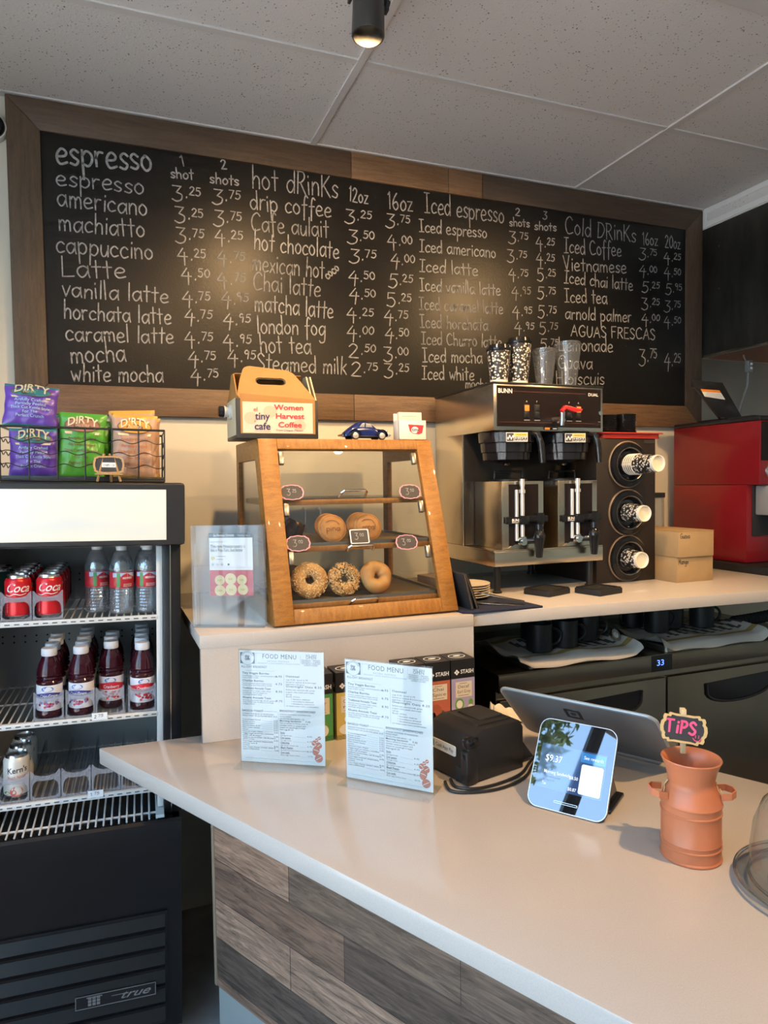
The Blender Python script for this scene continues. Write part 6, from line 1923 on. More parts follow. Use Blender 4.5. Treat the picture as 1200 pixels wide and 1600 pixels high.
# juice bottles
m_juice = mat('juice_dark', (0.028, 0.003, 0.008), 0.10, spec=0.6)
m_capgrey = mat('juice_cap_white', (0.62, 0.63, 0.66), 0.4)
m_jnavy = mat('label_navy_blue', (0.030, 0.035, 0.20), 0.4)
m_jviolet = mat('label_violet', (0.20, 0.18, 0.42), 0.4)
m_jred = mat('label_bright_red', (0.50, 0.015, 0.030), 0.4)
m_jwhite = mat('label_white', (0.70, 0.71, 0.74), 0.4)
m_jberry = mat('label_berry', (0.30, 0.015, 0.03), 0.4)
m_jblue = mat('label_wave_blue', (0.03, 0.12, 0.42), 0.4)
def juice(kind, label):
    j = thing('juice_bottle', label, 'juice bottle', group=('grape juice bottles' if kind == 'grape' else 'cranberry juice bottles') + ' on the middle shelf')
    R = 0.0338
    pr = [(0.0, 0.004), (0.022, 0.003), (0.028, 0.0), (0.033, 0.006), (R, 0.012), (R, 0.020), (R - 0.001, 0.022), (R - 0.001, 0.094), (R, 0.096), (R, 0.101), (R - 0.004, 0.1055), (R - 0.001, 0.110), (R - 0.004, 0.1145), (R - 0.001, 0.119), (R - 0.002, 0.130), (R - 0.006, 0.147), (0.021, 0.162), (0.0185, 0.168), (0.0185, 0.172)]
    part('bottle', MB().lathe(pr + [(0.0, 0.172)], seg=40), m_juice, j)
    part('cap', MB().lathe([(0.0195, 0.171), (0.0205, 0.173), (0.0205, 0.188), (0.019, 0.1915), (0.0, 0.1915)], seg=36), m_capgrey, j)
    mb = MB().lathe([(R - 0.0008, 0.023), (R - 0.0002, 0.024), (R - 0.0002, 0.0925), (R - 0.0008, 0.0932)], seg=40, cap=False)
    W_ = cyl_warp(R + 0.0001); W2 = cyl_warp(R + 0.0004); W3 = cyl_warp(R + 0.0007)
    def blk(x0, x1, z0, z1, m_, Wx=W_, top=None):
        n = 16
        for i in range(n):
            a, b_ = x0 + (x1 - x0) * i / n, x0 + (x1 - x0) * (i + 1) / n
            za, zb = (top(a), top(b_)) if top else (z1, z1)
            mb.add([Wx(a, z0), Wx(b_, z0), Wx(b_, zb), Wx(a, za)], [(0, 1, 2, 3)], m_)
    if kind == 'grape':
        blk(-0.05, 0.05, 0.058, 0.072, 1, top=lambda x: 0.070 + 0.004 * math.cos(x * 60))
    else:
        blk(-0.05, 0.05, 0.056, 0.076, 2, top=lambda x: 0.074 + 0.004 * math.cos(x * 60))
    mb.add([W2(p[0], p[1]) for p in circle(-0.002, 0.083, 0.016, 0.0075, 24)], [tuple(range(24))], 4)
    mb.add([W3(p[0], p[1]) for p in circle(-0.002, 0.0855, 0.012, 0.0022, 16)], [tuple(range(16))], 0)
    text(mb, 'Ocean Spray', Matrix.Translation((0, 0, 0.0795)), 0.006, 0, bold=0.02, shear=0.2, fit=0.025, warp=lambda x, y: W3(x - 0.0145, y * 1.2))
    text(mb, 'Cran-Grape' if kind == 'grape' else 'Cranberry', Matrix.Translation((0, 0, 0.0605)), 0.012, 0, bold=0.015, fit=0.046, sq=1.0, warp=lambda x, y: W2(x - 0.022, y))
    rg = random.Random(2 if kind == 'grape' else 3)
    for k in range(22):
        x, z = rg.uniform(-0.026, 0.026), rg.uniform(0.031, 0.050)
        mb.add([W3(p[0], p[1]) for p in circle(x, z, 0.0036, n=9)], [tuple(range(9))], (5 if rg.random() < .6 else (3 if kind == 'grape' else 2)))
    text(mb, 'JUICE DRINK BLEND', Matrix.Translation((0, 0, 0.026)), 0.004, 6, fit=0.034, warp=lambda x, y: W2(x - 0.017, y))
    part('label', mb, [m_jwhite, m_jnavy, m_jred, m_jviolet, m_jblue, m_jberry, m_greyink], j)
    return j
LX = (-0.203, -0.123, -0.046, 0.040)
CNT = (4, 5, 3, 5)
LN = ('grape juice bottle, %s in the lane farthest from the cooler side', 'grape juice bottle, %s in the lane next to the cranberry lanes', 'cranberry juice bottle, %s in the half emptied lane', 'cranberry juice bottle, %s in the lane along the cooler side')
proto = {}
for l in range(4):
    kind = 'grape' if l < 2 else 'cran'
    for k in range(CNT[l]):
        p = (LX[l] + random.uniform(-.0015, .0015), (0.0385 if l != 2 else 0.082) + 0.0695 * k, ZS[1] + 0.0021)
        lb = LN[l] % NTH[k]
        if kind not in proto:
            proto[kind] = juice(kind, lb)
            proto[kind].matrix_world = FM @ Matrix.Translation(p)
        else:
            dup(proto[kind], p, R_(random.uniform(-14, 14)), lb)

# lane trays (clear plastic pushers)
m_lane = thin_glass('lane_plastic', (0.82, 0.84, 0.88), 0.06, 0.25, 0.20, (0.62, 0.66, 0.74))
m_laneclear = thin_glass('lane_plastic_clear', (0.93, 0.94, 0.95), 0.07, 0.1, 0.07, (0.6, 0.64, 0.7))
def lane_tray(w, h, label, cat_group, depth=0.36, back=0.045):
    t = thing('lane_tray', label, 'shelf tray', group=cat_group)
    hw = w / 2
    part('base', MB().box(-hw, 0.0, 0.0, hw, depth, 0.0015), m_laneclear, t, smooth=0)
    o = [(-hw, 0.0), (-hw, h * 0.72), (-hw, h), (-hw + 0.003, h), (-hw + 0.012, h * 0.86), (-0.01, h * 0.80), (0.01, h * 0.80), (hw - 0.012, h * 0.86), (hw - 0.003, h), (hw, h), (hw, h * 0.72), (hw, 0.0), (hw - 0.01, 0), (0.004, 0), (-0.004, 0), (-hw + 0.01, 0)]
    q = [(-hw + 0.004, 0.012), (-hw + 0.005, h * 0.45), (-hw + 0.008, h * 0.56), (-hw + 0.012, h * 0.62), (-hw + 0.018, h * 0.66), (-0.01, h * 0.64), (0.01, h * 0.64), (hw - 0.018, h * 0.66), (hw - 0.012, h * 0.62), (hw - 0.008, h * 0.56), (hw - 0.005, h * 0.45), (hw - 0.004, 0.012), (hw - 0.012, 0.006), (0.004, 0.005), (-0.004, 0.005), (-hw + 0.012, 0.006)]
    part('front_loop', MB().ring(o, q, 0.0, 0.0025, M=face_front(0, 0.0025, 0)), m_lane, t)
    mb = MB()
    for x in (-hw, hw - 0.0015):
        mb.prism([(0.003, 0.0015), (depth, 0.0015), (depth, back), (depth - 0.02, back), (0.04, h * 0.30), (0.003, h * 0.8)], x, x + 0.0015, M=Matrix(((0, 0, 1, 0), (1, 0, 0, 0), (0, 1, 0, 0), (0, 0, 0, 1))))
        part('divider', mb, m_laneclear, t, smooth=0)
        mb = MB()
    return t
lt = lane_tray(0.0755, 0.080, 'milky plastic loop tray holding the lane of red cans nearer the left edge', 'plastic lane trays')
lt.matrix_world = FM @ Matrix.Translation((-0.280, 0.0005, ZS[0] + 0.0003))
dup(lt, (-0.202, 0.0005, ZS[0] + 0.0003), 0, 'milky plastic loop tray holding the lane of red cans nearer the water bottles')
for l in range(4):
    dup(lt, (LX[l], 0.0005, ZS[1] + 0.0003), 0, 'milky plastic loop tray of the ' + ('outer grape juice lane', 'inner grape juice lane', 'half emptied cranberry lane', 'full cranberry lane')[l] + ' on the middle shelf')
for k in range(5):
    dup(lt, (-0.292 + 0.078 * k, 0.006, ZS[2] + 0.0003), 0, ('milky plastic loop tray under the nectar cans', 'empty loop tray next to the nectar cans on the lowest shelf', 'second empty loop tray from the nectar cans', 'third empty loop tray from the nectar cans', 'empty loop tray farthest from the nectar cans')[k])
def shelf_tag(loc, txt, label):
    t = thing('shelf_price_tag', label, 'price tag', loc)
    mb = MB().box(-0.020, -0.001, -0.010, 0.020, 0.0, 0.010)
    hand_text(mb, txt[0], face_front(-0.014, -0.001, -0.004), 0.006, 0.005, 0.0012, 1)
    hand_text(mb, txt[1:], face_front(-0.004, -0.001, -0.001), 0.014, 0.004, 0.0012, 1)
    part('tag', mb, [m_paper, m_ink], t, smooth=0)
shelf_tag((-0.073, -0.0075, ZS[1] + 0.001), '275', 'small handwritten 2.75 tag clipped to the middle cooler shelf')
shelf_tag((-0.085, -0.0075, ZS[2] + 0.002), '175', 'small pale tag clipped to the lowest cooler shelf')

# ---- chips on the cooler
FTOP = 1.6045
m_bagp = mat('bag_purple', (0.115, 0.055, 0.36), 0.28, bump=(14, 0.5))
m_bagt = mat('bag_teal', (0.03, 0.17, 0.19), 0.3)
m_bagg = mat('bag_green', (0.075, 0.30, 0.035), 0.28, bump=(14, 0.5))
m_baggold = mat('bag_gold', (0.50, 0.29, 0.05), 0.35)
m_bagtan = mat('bag_tan', (0.42, 0.26, 0.18), 0.32, bump=(14, 0.5))
m_logocream = mat('logo_cream', (0.62, 0.55, 0.36), 0.5)
m_logobrown = mat('logo_brown', (0.13, 0.07, 0.035), 0.5)
m_logoorange = mat('logo_orange', (0.55, 0.26, 0.03), 0.5)
def chip_bag(kind, w, h, t, label, loc, rz=0.0, lean=0.0, roll=0.0, seed=1, print_=True):
    body, band, logo, ink = {'purple': (m_bagp, m_bagt, m_bagt, mat('ink_pale_blue', (0.32, 0.48, 0.62), 0.5)), 'green': (m_bagg, m_bagg, mat('logo_mauve', (0.30, 0.13, 0.09), 0.5), mat('ink_brown', (0.16, 0.06, 0.03), 0.5)), 'tan': (m_bagtan, m_baggold, m_logoorange, mat('ink_rust', (0.42, 0.14, 0.05), 0.5))}[kind]
    b = bpy.data.objects.new('chip_bag', None)
    COL.objects.link(b)
    b.matrix_world = FM @ Matrix.Translation(loc) @ Matrix.Rotation(rz, 4, 'Z') @ Matrix.Rotation(R_(roll), 4, 'Y') @ Matrix.Rotation(R_(-lean), 4, 'X')
    tag(b, label, 'bag of chips')
    rg = random.Random(seed)
    ph = [rg.uniform(0, 6) for _ in range(6)]
    def depth(u, v):
        e = max(0.0, math.sin(PI * u)) ** 0.5 * max(0.0, min(1, math.sin(PI * v) * 1.25)) ** 0.6
        wr = 0.10 * math.sin(9 * u + 14 * v + ph[0]) * math.cos(7 * v + ph[1]) + 0.06 * math.sin(21 * u - 9 * v + ph[2])
        edge = 0.14 * math.sin(26 * v + ph[3]) * (1 - math.sin(PI * u)) + 0.16 * math.sin(20 * u + ph[4]) * (abs(2 * v - 1) ** 3)
        return t * e * (1 + wr + edge) * 0.5
    def xz(u, v):
        pinch = 1 - 0.06 * math.sin(PI * v) + 0.012 * math.sin(17 * v + ph[5])
        return (u - 0.5) * w * pinch, h * v
    nu, nv = 28, 36
    mb = MB()
    for s_ in (-1, 1):
        def f(u, v):
            x, z = xz(u, v)
            return (x, s_ * depth(u, v) + t * 0.5, z)
        n0 = len(mb.f)
        mb.grid(f, nu, nv)
        for i in range(n0, len(mb.f)):
            row = (i - n0) // nu
            mb.m[i] = 1 if (row >= nv - 2 or row < 2) else 0
    def W_(x, z, lift=0.0012):
        u, v = min(1, max(0, x / w + 0.5)), min(1, max(0, z / h))
        return (x, t * 0.5 - depth(u, v) - lift, z)
    if print_:
        mb.add([W_(p[0], p[1], .0030) for p in circle(0.0, h * .80, w * .36, h * .105, 40)] + [W_(0, h * .80, .0034)], [(i, (i + 1) % 40, 40) for i in range(40)], 3)
        rr, r2 = circle(0.0, h * .80, w * .37, h * .112, 40), circle(0.0, h * .80, w * .345, h * .10, 40)
        mb.add([W_(p[0], p[1], .0036) for p in rr] + [W_(p[0], p[1], .0036) for p in r2], [(i, (i + 1) % 40, 40 + (i + 1) % 40, 40 + i) for i in range(40)], 5)
        mb.add([W_(p[0], p[1], .0038) for p in circle(0.0, h * .785, w * .18, h * .05, 30)], [tuple(range(30))], 5)
        text(mb, 'DIRTY', Matrix.Translation((0, 0, 0)), 0.03, 2, bold=0.02, fit=w * .62, sq=1.1, warp=lambda x, y: W_(x - w * .31, h * .805 + y + 0.010 * math.cos((x - w * .31) / w * 5) - 0.006, .0046))
        text(mb, 'DELI STYLE', Matrix.Translation((0, 0, 0)), 0.012, 2, fit=w * .28, warp=lambda x, y: W_(x - w * .14, h * .772 + y * 0.9, .0050))
        mb.add([W_(w * k, h * z, .0034) for k, z in ((-.36, .70), (.36, .70), (.34, .66), (-.34, .66))], [(0, 1, 2, 3)], 2)
        for i, s_ in enumerate(('Artfully Crafted', 'Partially Peeled', 'Thick Cut Kettle Style', 'For The', 'Perfect Crunch')):
            fw_ = w * (.58, .54, .70, .27, .50)[i]
            text(mb, s_, Matrix.Translation((0, 0, 0)), 0.014, 4, bold=0.01, fit=fw_, sq=0.9, warp=lambda x, y: W_(x - fw_ / 2, h * (.575 - .092 * i) + y * 0.9, .0030))
    part('bag', mb, [body, band, m_logocream, logo, ink, m_logobrown], b, smooth=60)
    return b
NO_RECALC.add('bag')
chip_bag('purple', 0.125, 0.138, 0.045, 'purple chip bag standing lower in the wire basket', (-0.240, 0.045, FTOP + 0.011), 0.05, 3, 0, 3)
chip_bag('purple', 0.140, 0.120, 0.045, 'purple chip bag lying on top of the lower purple bag', (-0.252, 0.060, FTOP + 0.156), 0.02, 10, 3, 5)
chip_bag('purple', 0.125, 0.190, 0.04, 'purple chip bag mostly hidden behind the other two purple bags', (-0.235, 0.118, FTOP + 0.011), 0.0, 2, 6, 8, False)
chip_bag('green', 0.128, 0.190, 0.045, 'green chip bag in the middle of the wire basket', (-0.122, 0.060, FTOP + 0.012), 0.0, 6, 2, 11)
chip_bag('green', 0.125, 0.175, 0.04, 'green chip bag mostly hidden between the green and the tan bags', (-0.098, 0.150, FTOP + 0.012), 0.0, 0, 4, 12, False)
chip_bag('tan', 0.128, 0.190, 0.045, 'tan chip bag at the front right of the wire basket', (0.020, 0.060, FTOP + 0.011), 0.0, 4, 1.5, 14)
chip_bag('tan', 0.130, 0.205, 0.04, 'taller tan chip bag standing just behind the front tan bag', (0.026, 0.130, FTOP + 0.012), 0.0, 0, -3, 16)
chip_bag('tan', 0.125, 0.190, 0.04, 'tan chip bag at the back right corner of the wire basket', (0.036, 0.190, FTOP + 0.011), 0.0, 0, 0, 18, False)
wbk = thing('wire_basket', 'black wire basket full of chip bags on top of the cooler', 'basket', (0, 0, FTOP))
bx0_, bx1_, by0_, by1_, bh = -0.318, 0.105, 0.028, 0.250, 0.150
m_wire = mat('wire_black', (0.015, 0.015, 0.016), 0.4)
def loop(z, r, inset=0.0, yo=0.0):
    return MB().tube([(bx0_ + inset, by0_ + inset, z), (bx1_ - inset, by0_ + inset, z), (bx1_ - inset, by1_ - inset, z), (bx0_ + inset, by1_ - inset, z)], r, closed=True, seg=8)
part('top_rim', loop(bh, 0.0032), m_wire, wbk)
mb = loop(0.0035, 0.003)
for i in range(14):
    x = bx0_ + (bx1_ - bx0_) * (i + .5) / 14
    mb.tube([(x, by0_, 0.003), (x, by1_, 0.003)], 0.0016, seg=6)
mb.box(bx0_, by0_, 0.0, bx1_, by0_ + 0.004, 0.016, 0.001)
part('bottom_grid', mb, m_wire, wbk)
for x in [bx0_ + (bx1_ - bx0_) * i / 6 for i in range(7)]:
    part('upright', MB().tube([(x, by0_, 0.003), (x, by0_, bh)], 0.0022), m_wire, wbk)
    part('upright', MB().tube([(x, by1_, 0.003), (x, by1_, bh)], 0.0022), m_wire, wbk)
for z in (0.045, 0.080, 0.115):
    mb = MB()
    N = 60
    pts = [(bx0_ + (bx1_ - bx0_) * i / N, by0_ - 0.0015, z + 0.005 * math.sin(2 * PI * i / 10)) for i in range(N + 1)]
    pts += [(bx1_ + 0.001, by0_ + (by1_ - by0_) * i / 24, z + 0.005 * math.sin(2 * PI * i / 8)) for i in range(1, 25)]
    mb.tube(pts, 0.0015, seg=6)
    mb.tube([(bx0_ - 0.001, by0_ + (by1_ - by0_) * i / 24, z + 0.005 * math.sin(2 * PI * i / 8)) for i in range(25)], 0.0015, seg=6)
    part('wavy_wire', mb, m_wire, wbk)
es = thing('easel_sign', 'mini chalkboard sign on a wooden easel in front of the wire basket', 'sign', (-0.043, -0.022, FTOP))
m_easel = mat('easel_wood', (0.46, 0.28, 0.12), 0.6, vary=(30, 0.25))
EB = face_front(0, 0, 0.048) @ Matrix.Rotation(R_(0), 4, 'X')
def bracket(w, h, k):
    P = []
    for i in range(64):
        a = 2 * PI * i / 64
        c_, s_ = math.cos(a), math.sin(a)
        x = w * math.copysign(min(1, abs(c_) ** .42), c_)
        y = h * math.copysign(min(1, abs(s_) ** .42), s_)
        P.append((x * (1 + k * math.cos(12 * a)), y * (1 + k * math.cos(12 * a + 1))))
    return P
part('sign_frame', MB().ring(bracket(0.039, 0.024, .03), [(p[0] * .87, p[1] * .82) for p in bracket(0.039, 0.024, .03)], 0.0, 0.005, M=EB), m_easel, es)
mb = MB().prism([(p[0] * .88, p[1] * .83) for p in bracket(0.039, 0.024, .03)], 0.0, 0.0025, M=EB)
flat_rect(mb, -0.018, -0.007, 0.018, 0.006, EB, 1, 0.0029)
text(mb, 'CHIPS 1.50', EB @ Matrix.Translation((-0.015, -0.004, 0)), 0.008, 2, lift=0.0034, fit=0.030)
part('slate', mb, [m_slate, m_paper, m_ink], es, smooth=0)
mb = MB().box(-0.036, -0.010, 0.020, 0.036, 0.002, 0.0235, 0.001)
part('ledge', mb, m_easel, es)
for a, b_, y0, y1 in ((-0.030, -0.012, -0.004, 0.001), (0.030, 0.012, -0.004, 0.001), (0.004, 0.002, 0.042, 0.006)):
    part('leg', MB().tube([(a, y0, 0.0015), (b_, y1, 0.078)], 0.0032, seg=4), m_easel, es)
FRAME[0] = Matrix.Identity(4)

# ================================================================== front counter: menus
def food_menu(loc, rz, label, lift_label):
    t = thing('menu_holder', label, 'menu holder', loc, rz)
    w, h = 0.218, 0.284
    part('holder', MB().box(0, -0.0015, 0.0035, w, 0.0003, h, 0.0004).box(0, 0.0046, 0.0035, w, 0.0062, h, 0.0004).box(-0.002, -0.042, 0.0008, w + 0.004, 0.045, 0.0028, 0.0005).box(0, -0.0015, h - 0.001, w, 0.0062, h + 0.001), g_acrylic, t, smooth=0)
    s = thing('menu_sheet', lift_label, 'menu', loc, rz)
    x0, x1, z0, z1 = 0.0015, w - 0.0015, 0.004, h - 0.003
    W_, H_ = x1 - x0, z1 - z0
    mb = MB().box(x0, 0.0025, z0, x1, 0.0039, z1)
    F = face_front(x0, 0.0025, z0)
    def T(s_, x, y, fit, size=0.006, m=1, bold=0.0, sp=1.0):
        text(mb, s_, F @ Matrix.Translation((x * W_, y * H_, 0)), size, m, lift=0.0003, bold=bold, fit=fit * W_, res=2, space=sp)
    def line(xa, ya, xb, yb, wd=0.0008, m=1):
        ribbon(mb, [(xa * W_, ya * H_), (xb * W_, yb * H_)], wd, F, m, 0.0003)
    flat_rect(mb, 0.01 * W_, 0.885 * H_, 0.185 * W_, 0.985 * H_, F, 2, 0.0003)
    flat(mb, circle(0.098 * W_, 0.936 * H_, 0.078 * W_, n=32), F, 0, 0.0005)
    mb.ring(circle(0.098 * W_, 0.936 * H_, 0.083 * W_, n=32), circle(0.098 * W_, 0.936 * H_, 0.079 * W_, n=32), 0.0003, 0.0006, 5, F)
    text(mb, 'tiny', F @ Matrix.Translation((0.068 * W_, 0.940 * H_, 0)), 0.010, 3, lift=0.0008, bold=0.02, fit=0.055 * W_)
    text(mb, 'cafe', F @ Matrix.Translation((0.066 * W_, 0.917 * H_, 0)), 0.010, 3, lift=0.0008, bold=0.02, fit=0.060 * W_)
    for k in range(9):
        a = PI * (0.15 + 0.7 * k / 8)
        flat(mb, circle(0.098 * W_ + 0.067 * W_ * math.cos(a), 0.936 * H_ + 0.067 * W_ * math.sin(a), 0.0012, n=5), F, 3, 0.0008)
    T('FOOD MENU', 0.275, 0.936, 0.40, 0.016, 4, 0.0, 1.1)
    T('EATING INSPIRED', 0.335, 0.905, 0.26, 0.006, 5, 0, 1.3)
    T('BREAKFAST, LUNCH, BURRITOS, BAGELS & MORE', 0.22, 0.888, 0.50, 0.004, 5)
    line(0.20, 0.985, 0.20, 0.88, 0.0005, 5); line(0.73, 0.975, 0.73, 0.90, 0.0005, 5); line(0.20, 0.98, 0.38, 0.98, 0.0006, 5)
    T('WE ARE', 0.79, 0.967, 0.13, 0.007, 4, 0, 1.2); T('OPEN', 0.79, 0.943, 0.12, 0.010, 4, 0, 1.1)
    T('MONDAY - FRIDAY', 0.74, 0.925, 0.22, 0.005, 4); T('08:00AM - 2:30PM', 0.74, 0.910, 0.22, 0.005, 4); T('SATURDAY 9AM-2PM', 0.74, 0.895, 0.22, 0.005, 4); T('SUNDAY CLOSED', 0.77, 0.880, 0.16, 0.005, 4)
    T('ALL-DAY BREAKFAST', 0.02, 0.848, 0.31, 0.008, 4, 0.005, 1.1); line(0.08, 0.823, 0.42, 0.823, .0005, 5)
    items = (('Tiny Veggie Burrito', '6.95', ('Scrambled egg w/ tomato, onion & mozzarella cheese', 'wrap in flour tortilla')), ('Charlee Burrito', '6.75', ('Chorizo, crumbled egg w/ tomato, onion &', 'mozzarella cheese wrap in flour tortilla')),
             ('Traditional Avocado Toast', '8.95', ('Avocado, cherry tomato, radish, chives,', 'microgreens, olive oil, pepper on', 'sourdough multigrain bread')), ('Khuevo Avocado Toast', '9.75', ('Avocado, sliced boiled egg, sea salt, pepper &', 'drops of fresh lime. Sriracha on sourdough', 'multigrain bread')))
    y = 0.792
    for nme, pr, ls in items:
        T(nme, 0.03, y, min(.34, .017 * len(nme)), 0.007, 1, 0.012)
        T(pr, 0.43, y - 0.022, 0.075, 0.007, 1, 0.012, 1.2)
        y -= 0.021
        for q in ls:
            T(q, 0.03, y, min(.43, .0088 * len(q)), 0.0045, 1); y -= 0.0165
        y -= 0.014
    line(0.53, 0.80, 0.53, 0.51, .0007, 5)
    y = 0.775
    for q, k, sp in (('Oatmeal', .16, 1), ('cup 4.25  bowl 6.75', .26, 0), ('Served w/ walnuts & brown sugar', .36, 0), ('Add fruit 1.25 extra', .22, 0), ('Overnight Oats 8.25', .42, 1), ('Rolled oats, almond milk, greek', .34, 0), ('yogurt, chia seeds and maple', .33, 0), ('syrup', .07, 0), ('Bowls 10.5oz', .16, 0), ('• banana walnut', .22, 0), ('• strawberry almond', .26, 0), ('• blueberry pistachio', .27, 0), ('or make your own combination', .38, 0)):
        T(q, 0.55 + (0.06 if q[0] == '•' else 0), y, k, 0.007 if sp else 0.005, 1, 0.012 if sp else 0, 1.15 if sp else 1)
        y -= 0.028 if sp else 0.0205
    T('BAGELS/ TOAST', 0.02, 0.452, 0.25, 0.008, 4, 0.005, 1.1); line(0.02, 0.462, 0.44, 0.462, .0006, 1)
    y = 0.428
    for q in ('UPGRADE YOUR BAGEL W/ SOURDOUGH,', 'WHOLE WHEAT OR GLUTEN-FREE BREAD  $1.25'):
        T(q, 0.02, y, 0.38 if q[0] == 'U' else .42, 0.005, 1); y -= 0.018
    y -= 0.016
    for k, (nme, pr) in enumerate((('Toasted bagel bread', '3.50'), ('Butter or jam', '3.95'), ('Peanut butter', '4.25'), ('Almond butter & jam', '5.95'), ('Plain cream cheese', '4.75'), ('Hummus', '4.75'), ('Flavored cream cheese', '4.95'), ('Veggie bagel w/ tomato, cucumber,', ''), ('onion, salt & pepper', '6.95'), ('Scallions w/cucumber, salt & pepper', ''), ('(PICK 2 LTO)', '6.95'), ('Tuna bagel sandwich (mayonnaise,', ''), ('lettuce, tuna &', ''), ('tomato)', '8.25'), ('Lox, cream cheese, tomato, onion &', ''), ('capers, OPEN FACE', '10.95'))):
        T(nme, 0.02, y, min(.40, .0115 * len(nme)), 0.0048, 1)
        if pr:
            T(pr, 0.395, y - .004, .05, 0.0048, 1); line(0.03 + .0118 * len(nme), y - 0.001, 0.385, y - 0.006, .0004, 5)
        y -= 0.0178
    line(0.455, 0.46, 0.455, 0.09, .0007, 5)
    T('BREAKFAST SANDWICHES', 0.47, 0.462, 0.42, 0.008, 4, 0.005); line(0.47, 0.476, 0.90, 0.476, .0006, 1)
    y = 0.436
    for q, k, bo in (('UPGRADE YOUR BAGEL W/ SOURDOUGH,', .37, 0), ('WHOLE WHEAT', .14, 0), ('OR GLUTEN-FREE BREAD  1.25', .29, 0), ('Morning Sandwich     7.35', .36, 1), ('Ham or turkey w/ cheese, onion &', .33, 0), ('cheddar, swiss or pepper jack', .31, 0), ('cheese on sourdough or bagel', .30, 0), ('Add egg $1.25', .16, 0)):
        T(q, 0.47, y, k, 0.0055 if bo else 0.0048, 1, .012 if bo else 0); y -= 0.0195
    y -= 0.012
    for nme, pr, sub in (('Solo', '4.95', 'Just eggs & toast'), ('Con queso', '6.35', 'Two eggs, cheese'), ('Chinchia', '6.95', 'Egg, chorizo, cheese, mild'), ('Basil Pesto', '8.50', 'Avocado, fresh basil, cheese, mozzarella'), ('Con todo', '10.75', 'Bacon, eggs, chorizo, cheese')):
        T(nme, 0.475, y, .021 * len(nme) * .62, 0.0065, 1, .012); line(0.475, y - 0.004, 0.475 + .0135 * len(nme), y - 0.004, .0005, 1)
        T(sub, 0.475, y - 0.020, .008 * len(sub), 0.004, 1); T(pr, 0.79, y - 0.022, .06, 0.005, 1); line(0.49 + .0085 * len(sub), y - .022, 0.78, y - 0.026, .0004, 5)
        y -= 0.044
    line(0.05, 0.035, 0.93, 0.028, .0006, 5)
    for cx, cy, rx, ry, an in ((.925, .065, .048, .036, .5), (.895, .135, .040, .047, -.3), (.930, .182, .032, .030, .6), (.872, .200, .026, .025, -.5), (.905, .228, .018, .016, .5), (.935, .246, .020, .015, .5)):
        P = []
        for i in range(24):
            a = 2 * PI * i / 24
            px, py = rx * W_ * math.cos(a), ry * H_ * math.sin(a)
            P.append((cx * W_ + px * math.cos(an) - py * math.sin(an), cy * H_ + px * math.sin(an) + py * math.cos(an)))
        flat(mb, P, F, 6, 0.0004)
        ax = rx * W_ * .8
        ribbon(mb, [(cx * W_ - ax * math.cos(an) * .9, cy * H_ - ax * math.sin(an) * .9), (cx * W_ + ax * .15, cy * H_ + ax * .1), (cx * W_ + ax * math.cos(an) * .9, cy * H_ + ax * math.sin(an) * .9)], 0.0014, F, 0, 0.0008)
    part('sheet', mb, [mat('menu_paper', (0.72, 0.76, 0.78), 0.5), m_ink, mat('menu_teal', (0.10, 0.17, 0.20), 0.6), mat('menu_navy', (0.03, 0.04, 0.10), 0.6), mat('menu_slate', (0.10, 0.12, 0.14), 0.6), m_greyink, mat('menu_bean', (0.50, 0.17, 0.11), 0.6)], s, smooth=0)
mA, mB = (0.276, -0.925), (0.484, -1.005)
angA = math.atan2(-1.035 + 0.925, 0.452 - 0.276)
food_menu((0.276, -0.925, CT), angA, 'clear acrylic holder with the food menu nearer the cooler', 'food menu sheet in the clear holder nearer the cooler')
angB = math.atan2(-1.277 + 1.117, 0.643 - 0.488)
food_menu((0.487, -1.117, CT), angB, 'clear acrylic holder with the food menu beside the receipt printer', 'food menu sheet in the clear holder beside the receipt printer')

